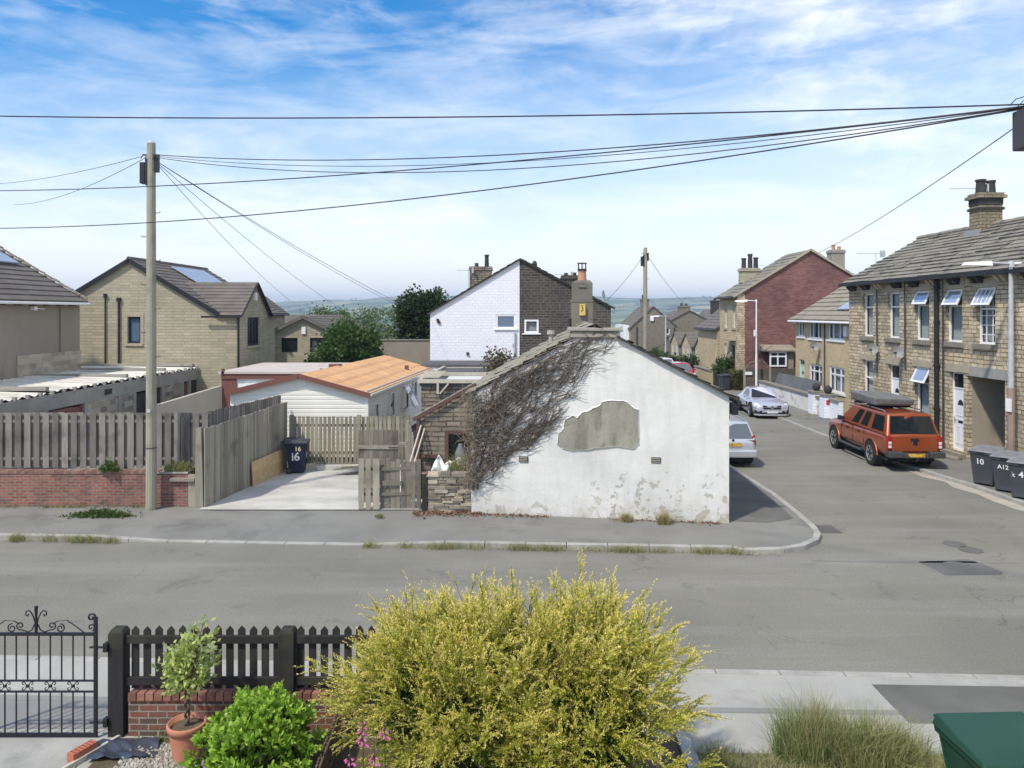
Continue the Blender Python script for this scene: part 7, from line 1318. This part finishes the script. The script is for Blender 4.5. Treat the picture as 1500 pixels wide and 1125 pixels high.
# ================================================================== picket fence on its low brick wall
gw = thing('low_brick_wall', 'low wall of mixed red and dark bricks under the picket fence', 'wall', (-3.3,9.1,.1)); xw0, xw1 = -4.63, -1.5
mb = MB(); mb.box(xw0,xw1,9.06,9.27,.08,.52); mb.build('brickwork', MT['garden_brick'], gw); mb = MB(); x = xw0; k = 0
while x < xw1-.05:
    w_ = .104 if k % 3 else .108; sk = .03; mb.hexa([(x+.004,9.035,.522),(x+w_-.006,9.035,.522),(x+w_-.006+sk,9.29,.522),(x+.004+sk,9.29,.522)], [(x+.006,9.038,.622+jit(.004)),(x+w_-.008,9.038,.622),(x+w_-.008+sk,9.29,.622),(x+.006+sk,9.29,.622)]); x += w_; k += 1
MT['cope_brick'] = wood('cope_brick', (.17,.085,.066), (.27,.125,.092), (5,5,5), c3=(.10,.085,.07), per=.4); mb.build('coping_brick', MT['cope_brick'], gw, bevel=.005)
pf2 = thing('picket_fence', 'black stained picket fence on the low brick wall', 'fence', (-3.3,9.2,.6))
for x, z0 in ((-4.77,.09),(-2.72,.62)):
    mb = MB(); w_ = .095; mb.box(x-w_,x+w_,9.03,9.2,z0,1.33); mb.hexa([(x-w_,9.03,1.332),(x+w_,9.03,1.332),(x+w_,9.2,1.332),(x-w_,9.2,1.332)], [(x-w_*.7,9.05,1.38),(x+w_*.7,9.05,1.38),(x+w_*.7,9.18,1.38),(x-w_*.7,9.18,1.38)]); mb.build('post', MT['stain_black'], pf2, bevel=.008)
for z in (1.245,.745):
    for a, b in ((-4.67,-2.82),(-2.62,-1.5)): mb = MB(); mb.box(a,b,9.07,9.115,z-.047,z+.047); mb.build('rail', MT['stain_black'], pf2, bevel=.005)
x = -4.62
while x < -1.55:
    if not -2.83 < x+.045 < -2.61 or True:
        mb = MB(); z0, z1 = .64+jit(.005), 1.395+jit(.008); w_ = .088; mb.mesh([(x,9.117,z0),(x+w_,9.117,z0),(x+w_,9.137,z0),(x,9.137,z0),(x,9.117,z1-.05),(x+w_,9.117,z1-.05),(x+w_,9.137,z1-.05),(x,9.137,z1-.05),(x+w_/2,9.117,z1),(x+w_/2,9.137,z1)], [(3,2,1,0),(0,1,5,8,4),(2,3,7,9,6),(1,2,6,5),(3,0,4,7),(4,8,9,7),(8,5,6,9)]); mb.build('picket', MT['stain_black'], pf2)
    x += .1435
tf = thing('low_slatted_fence', 'knee-high brown slatted fence running from the brick wall beside the bush', 'fence', (-2.05,8.4,.1)); mb = MB(); boards(mb, (-2.06,9.0), (-1.98,6.6), .1, lambda f: .55, .045, .022, .018, jz=.006); mb.build('slat_panel', MT['trellis'], tf); mb = MB(); mb.beam((-2.03,9.0,.5), (-1.95,6.6,.5), .03, .05); mb.beam((-2.03,9.0,.2), (-1.95,6.6,.2), .03, .05); mb.build('rail', MT['trellis'], tf)
# ================================================================== pot, small things on the gravel
pot = thing('plant_pot', 'terracotta pot with dark soil on the gravel by the picket fence', 'pot', (-3.72,8.6,.11)); mb = MB(); mb.lathe((0,0,0), [(.0,0),(.148,0),(.152,.02),(.19,.29),(.192,.33),(.215,.335),(.22,.395),(.212,.41),(.195,.41),(.188,.35),(.0,.345)], 32); mb.build('body', MT['terracotta'], pot, local=True, smooth=True)
mb = MB(); mb.lathe((0,0,.33), [(0,.035),(.1,.03),(.19,.02)], 20); mb.build('soil', MT['soil'], pot, local=True)
po = thing('potted_shrub', 'small leafy shrub on twisted stem growing in the terracotta pot', 'plant', (-3.72,8.6,.48)); mb = MB()
for s in (0,math.pi): mb.tube([(.022*math.cos(a*.9+s),.022*math.sin(a*.9+s),-.02+a*.035) for a in range(13)], .016, 7)
cb = [((0,0,.62),(.24,.22,.24)),((.09,0,.88),(.16,.14,.16)),((-.17,0,.66),(.13,.12,.13)),((.14,0,1.02),(.07,.07,.12))]
for k in range(16): c, r = cb[k % 4]; e = V(c)+V((jit(r[0]),jit(r[1]),jit(r[2]))); mb.tube([(0,0,.42),V((0,0,.42)).lerp(e,.5)+V((jit(.03),jit(.03),0)),e], [.012,.008,.004], 5)
mb.build('stem', MT['bark'], po, local=True, uv=False); p, d = crown_pts(cb, 75, 13, .05, .5); d[:,2] += .5; leaves(p, d, .078*(.7+.6*RNG.random(len(p))), .26, MT['leaf_bay'], 'foliage', po, tip=RNG.random(len(p))*.6)
br = thing('hollow_brick', 'red perforated brick at the path edge by the gate', 'brick', (-4.93,8.62,.115), R(-24)); mb = MB(); mb.box(-.055,.055,-.15,.15,0,.1); mb.cur = 1
for i in range(3):
    for j in range(6): mb.cyl((-.032+i*.032,-.11+j*.044,.1), (-.032+i*.032,-.11+j*.044,.1015), .009, .009, 8)
mb.build('body', [plain('new_brick', (.40,.13,.075), .85), MT['under']], br, local=True)
eb = thing('path_edging', 'pale timber edging along the path by the gravel', 'edging', (-4.8,8.6,.1)); mb = MB(); mb.hexa([(-4.72,8.98,.09),(-4.68,8.98,.09),(-5.02,8.2,.09),(-5.06,8.2,.09)], [(-4.72,8.98,.15),(-4.68,8.98,.15),(-5.02,8.2,.15),(-5.06,8.2,.15)]); mb.build('board', MT['timber_pale'], eb)
ws = thing('weed_membrane', 'crumpled dark plastic sheet at the edge of the gravel', 'plastic sheet', (-4.4,8.8,.11)); n = 20; vs = []; fs = []
for j in range(n):
    for i in range(n): u, v = i/(n-1), j/(n-1); vs.append((-.42+u*.75-v*.12, -.3+v*.42+u*.05, .01+.05*abs(math.sin(u*6+v*3))*abs(math.sin(v*5+1))+.012*math.sin(u*30+v*17)))
for j in range(n-1):
    for i in range(n-1): a = j*n+i; fs.append((a,a+1,a+n+1,a+n))
mb = MB(); mb.mesh(vs, fs); mb.build('sheet', plain('dark_plastic', (.045,.055,.075), .22, 0, .7), ws, local=True, smooth=True)
pb = thing('edging_board', 'weathered grey board laid on edge beside the golden bush', 'board', (2.0,8.6,.1)); mb = MB(); mb.hexa([(1.97,9.15,.1),(2.12,9.15,.1),(2.1,7.8,.1),(1.95,7.8,.1)], [(1.96,9.15,.17),(2.11,9.15,.19),(2.09,7.8,.19),(1.94,7.8,.17)]); mb.build('board', noisy('grey_board', (.33,.335,.34), (.46,.46,.46), 6, 30, .8, .2, amt=.25, st=(3,.8,3), c3=(.2,.22,.27), s3=5), pb, bevel=.006)

# ================================================================== bushes and grasses
def sprays(name, label, base, ell, npl, nsh, per, L, leaf, mat, seed, up=.45, jag=.12, spread=.5, plume=.5, core=None, asp=.34):
    """a shrub of plumes: each plume is a fan of arching shoots set with small leaves in pairs; the young tips are paler"""
    rng = np.random.default_rng(seed); t = thing(name, label, 'bush', base); cs = []; ds = []; ls = []; tp = []; mb = MB(); b = np.array(base); f = (np.arange(per)+.5)/per
    wts = np.array([e[1][0]*e[1][2] for e in ell]); wts = wts/wts.sum()
    for s in range(npl):
        c, r = ell[rng.choice(len(ell), p=wts)]; d = rng.normal(size=3); d /= np.linalg.norm(d)
        if d[2] < -.5: d[2] = -d[2]
        p0 = np.array(c)+d*np.array(r)*(.62+.2*rng.random()+jag*rng.normal()); ax = d*np.array([1,1,.75])+np.array([0,0,up])+rng.normal(size=3)*.22; ax /= np.linalg.norm(ax); pl = plume*(.55+.8*rng.random()); tall = d[2] > .1 and rng.random() < .14
        if tall: pl *= 1.3; ax = ax+np.array([0,0,.8]); ax /= np.linalg.norm(ax); mb.tube([V(p0), V(p0+ax*pl*.9)], [.006,.003], 4)
        for k in range(nsh if not tall else nsh//2):
            g = rng.random()*.85; p = p0+ax*pl*g; q = rng.normal(size=3); q -= ax*(q@ax); q /= np.linalg.norm(q); dr = ax+q*spread*(1.15-.6*g); dr /= np.linalg.norm(dr); ln = L*(.5+.7*rng.random())*(1.1-.45*g)
            bend = rng.normal(size=3)*.18+np.array([0,0,-.22]); pos = p+dr*ln*f[:,None]+bend*ln*(f**2)[:,None]*.6; w = unit(rng.normal(size=(per,3))); w = unit(w-dr*(w@dr)[:,None])
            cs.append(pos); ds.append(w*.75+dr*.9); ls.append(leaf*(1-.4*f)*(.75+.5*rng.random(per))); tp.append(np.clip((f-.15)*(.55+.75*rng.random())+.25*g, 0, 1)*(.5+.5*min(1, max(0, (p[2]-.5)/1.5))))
            if k % 3 == 0: mb.tube([V(p), V(pos[per//2]), V(pos[-1])], [.0035,.003,.0015], 3)
    for k in range(40):
        c, r = ell[k % len(ell)]; e = V(c)+V((jit(r[0]*.7),jit(r[1]*.7),jit(r[2]*.7))); o = V(base)+V((jit(.25),jit(.2),0)); mb.tube([o, o.lerp(e,.5)+V((jit(.1),jit(.1),.05)), e], [.022,.014,.006], 5)
    mb.build('stem', MT['bark'], t, uv=False); c_ = np.concatenate(cs); leaves(c_-b, np.concatenate(ds), np.concatenate(ls), asp, mat, 'foliage', t, tip=np.concatenate(tp))
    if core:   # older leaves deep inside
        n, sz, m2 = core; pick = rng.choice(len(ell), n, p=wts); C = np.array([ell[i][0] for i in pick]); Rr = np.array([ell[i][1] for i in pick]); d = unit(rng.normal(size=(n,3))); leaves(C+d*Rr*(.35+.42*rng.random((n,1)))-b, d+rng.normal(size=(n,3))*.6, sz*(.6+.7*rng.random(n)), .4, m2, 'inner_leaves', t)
    return t
gbp = (.08,7.75,.1)
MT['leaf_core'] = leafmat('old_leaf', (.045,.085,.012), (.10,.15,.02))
ell = [((-.85,7.7,1.3),(.95,.95,.85)),((.1,7.85,1.45),(1.05,1.0,.80)),((.95,7.75,1.3),(.98,.95,.95)),((-.25,7.35,1.0),(1.1,.85,.9)),((.75,7.25,.85),(1.0,.75,.8)),((-.72,8.0,1.5),(.75,.75,.72)),((.9,8.0,1.52),(.75,.72,.72)),((1.22,7.7,1.2),(.66,.7,.65)),((-1.05,7.7,1.35),(.72,.75,.62))]
ell = [((.02+(c[0]-.07)*.88, c[1], c[2]*.89), (r[0]*.85, r[1]*.88, r[2]*.85)) for c, r in ell]
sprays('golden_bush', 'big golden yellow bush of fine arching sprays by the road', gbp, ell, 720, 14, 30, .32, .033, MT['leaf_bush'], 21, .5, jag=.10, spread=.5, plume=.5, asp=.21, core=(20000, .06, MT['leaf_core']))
gsb = (-2.72,8.15,.1); ell = [((-2.72,8.15,.53),(.5,.5,.46)),((-3.0,8.05,.4),(.42,.45,.42)),((-2.46,8.15,.48),(.3,.42,.38)),((-2.65,7.8,.45),(.5,.5,.42))]
sprays('bright_green_shrub', 'low bright green leafy shrub in front of the brick wall', gsb, ell, 230, 6, 7, .14, .088, MT['leaf_bright'], 22, .6, jag=.04, spread=.8, plume=.16, core=(2600, .07, MT['leaf_core']), asp=.3)
for k, (px, py, Y_, hh) in enumerate(((531,1072,6.75,.22),(563,1072,6.8,.09),(512,1112,6.6,.07),(548,1110,6.65,.09))):
    q = P(px, py, Y_); t = thing('foxglove', ('tall pink foxglove spike at the edge of the golden bush','short pink foxglove between the tall spike and golden bush','small pink foxglove lowest beside the slatted fence','pink foxglove below the tall spike')[k], 'flower', (q.x,Y_,.1), 0, 'pink foxgloves'); zt2 = q.z-.1+hh*.5; mb = MB(); mb.tube([(0,0,0),(.01,0,zt2*.6),(0,0,zt2+.06)], [.008,.007,.003], 6); mb.build('stem', MT['leaf_mid'], t, local=True, uv=False); mb = MB(); nb = max(7, int(hh*90))
    for i in range(nb):
        f = i/nb; z = zt2-hh+hh*f; a = i*2.4; s = 1-.5*f; c = V((.02*math.cos(a),.02*math.sin(a),z)); dr = V((math.cos(a),math.sin(a),-.75)).normalized(); mb.tube([c, c+dr*.014*s, c+dr*.032*s, c+dr*.04*s], [.004*s,.009*s,.012*s,.015*s], 7)
    mb.build('petal_bell', MT['petal'], t, local=True, uv=False)
def grass_clump(name, label, c, rx, ry, n, h, mat, group=None, lean=.45, w=.004, kind=None, cat='grass clump', hv=.5):
    a = RNG.random(n)*2*np.pi; r = RNG.random(n)**.6; b = np.stack([np.cos(a)*r*rx, np.sin(a)*r*ry, np.zeros(n)], 1); ln = b[:,:2]/max(rx,ry)*lean*.5+RNG.normal(size=(n,2))*lean*.62; hh = h*(1-hv+hv*RNG.random(n))*(1-.35*r)
    if kind: o = blades(b+np.array(c), hh, ln, w, mat, name); o['kind'] = kind; return o
    t = thing(name, label, cat, c, 0, group); blades(b, hh, ln, w, mat, 'blade_tuft', t); return t
MT['grass_olive'] = leafmat('grass_olive', (.15,.21,.055), (.33,.36,.16))
q = G(1190,1105,.1); grass_clump('grass_clump', 'taller darker clump of long garden grass', (q.x,q.y,.1), .46, .3, 1500, .82, MT['grass_olive'], 'clumps of long garden grass', .5, .0045, hv=.75); t = grass_clump('grass_clump', 'wider paler clump of long grass beside the taller one', (q.x+.62,q.y-.1,.1), .62, .4, 2100, .66, MT['grass_mix'], 'clumps of long garden grass', .7, .0045, hv=.75)
q = G(1195,1110,.1); grass_clump('seed_heads', 'dry seed stalks standing up from the taller grass', (q.x,q.y,.1), .4, .3, 220, .98, MT['grass_dry'], None, .3, .0025, cat='grass stalks', hv=.3)
n = 5200; b = np.stack([2.15+RNG.random(n)*2.9, 7.6+RNG.random(n)*1.05, np.full(n,.1)], 1); b[:,0] += .0; blades(b, .05+.13*RNG.random(n), RNG.normal(size=(n,2))*.5, .004, MT['grass_mix'], 'garden_grass')['kind'] = 'stuff'
grass_clump('dry_grass', 'dry arching grass blades in front of the golden bush foot', (-.45,6.55,.55), .4, .15, 240, .62, MT['grass_dry'], None, .7, .004, cat='grass clump'); grass_clump('wispy_grass', 'wispy grass tuft between grey board and golden bush', (2.3,8.45,.1), .28, .3, 500, .3, MT['grass_mix'], None, .5, .003)
# weeds along kerbs, walls and footings
def strip(name, mat, x0, x1, fy, n, h, sp=.08, w=.004, z=.01):
    x = x0+(x1-x0)*RNG.random(n); cl = .5+.5*np.sin(x*3.1)+.35*np.sin(x*7.7+1); keep = RNG.random(n) < np.clip(cl, .1, 1); x = x[keep]; y = np.array([fy(v) for v in x])+RNG.normal(size=len(x))*sp; b = np.stack([x, y, np.full(len(x), z)], 1); hh = h*(.3+.9*RNG.random(len(x))); o = blades(b, hh, RNG.normal(size=(len(x),2))*.6, w, mat, name); o['kind'] = 'stuff'; return o
strip('kerb_grass', MT['grass_mix'], -3.3, 5.7, lambda x: kl(x)-.1, 4600, .15, .06); strip('kerb_grass', MT['grass_dry'], -3.3, 5.4, lambda x: kl(x)-.1, 1500, .2, .07, .003); strip('kerb_grass', MT['grass_mix'], -11.4, -8.9, lambda x: kl(x)-.1, 1700, .2, .06); strip('kerb_grass', MT['grass_dry'], -11.4, -10.0, lambda x: kl(x)-.1, 500, .3, .05, .003)
strip('wall_foot_grass', MT['grass_green'], -13.4, -9.6, lambda x: 19.6, 900, .14, .05, z=.1); strip('wall_foot_grass', MT['grass_mix'], 12.9, 15.4, lambda x: 36.4+(x-13)*.4, 500, .25, .25, z=.05); strip('footing_grass', MT['grass_mix'], -.9, 5.2, lambda x: OC.y+(x-OC.x)*UC.y/UC.x-.06, 260, .12, .03, z=.1)
def litter(nm, x0, x1, fy, n, sp):
    x = x0+(x1-x0)*RNG.random(n); y = np.array([fy(v) for v in x])-np.abs(RNG.normal(size=n))*sp; c = np.stack([x, y, .112+.03*RNG.random(n)], 1); d = RNG.normal(size=(n,3)); d[:,2] *= .3; leaves(c, d, .035+.04*RNG.random(n), .35, MT['leaf_dry'], nm, None)['kind'] = 'stuff'
fyc = lambda x: OC.y+(x-OC.x)*UC.y/UC.x-.04
litter('dry_leaves', -2.5, -.7, lambda x: 19.18+.05*math.sin(x*9), 620, .2); litter('dry_leaves', -1.0, .9, fyc, 260, .12); litter('dry_leaves', 2.4, 5.0, fyc, 200, .1)
for lab, px, py, zb, rx_, n_, h_, m_ in (('green weed tuft sprawling at the foot of the brick wall',148,757,.11,.72,1500,.22,'grass_green'),('leafy weed growing on top of the brick wall below the boards',160,690,1.05,.22,500,.32,'grass_green'),('dry weeds on the end of the brick wall by the gate post',262,690,1.03,.4,420,.4,'grass_mix'),('small rusty weed at the foot of the white gable',918,764,.11,.14,260,.32,'grass_dry'),('rusty dead weed climbing the white gable near its corner',973,768,.11,.16,300,.45,'grass_dry'),('small weed tuft at the drive entrance edge',556,757,.11,.12,200,.1,'grass_mix')):
    q = G(px, py, zb); tw = grass_clump('weed_tuft', lab, (q.x,q.y,zb), rx_, .1, n_, h_, MT[m_], None, .6, .006, cat='weed')
    if m_ == 'grass_green': n = n_//2; a = RNG.normal(size=(n,3))*np.array([rx_*.5,.09,.0]); a[:,2] = np.abs(RNG.normal(size=n))*h_*.4*np.exp(-(a[:,0]/rx_)**2)+.015; leaves(a, RNG.normal(size=(n,3))+np.array([0,-.3,.3]), .06*(.6+.8*RNG.random(n)), .4, MT['leaf_mid'], 'foliage', tw)
strip('bed_weeds', MT['grass_green'], -4.55, -3.7, lambda x: 8.97, 500, .12, .05, z=.1)
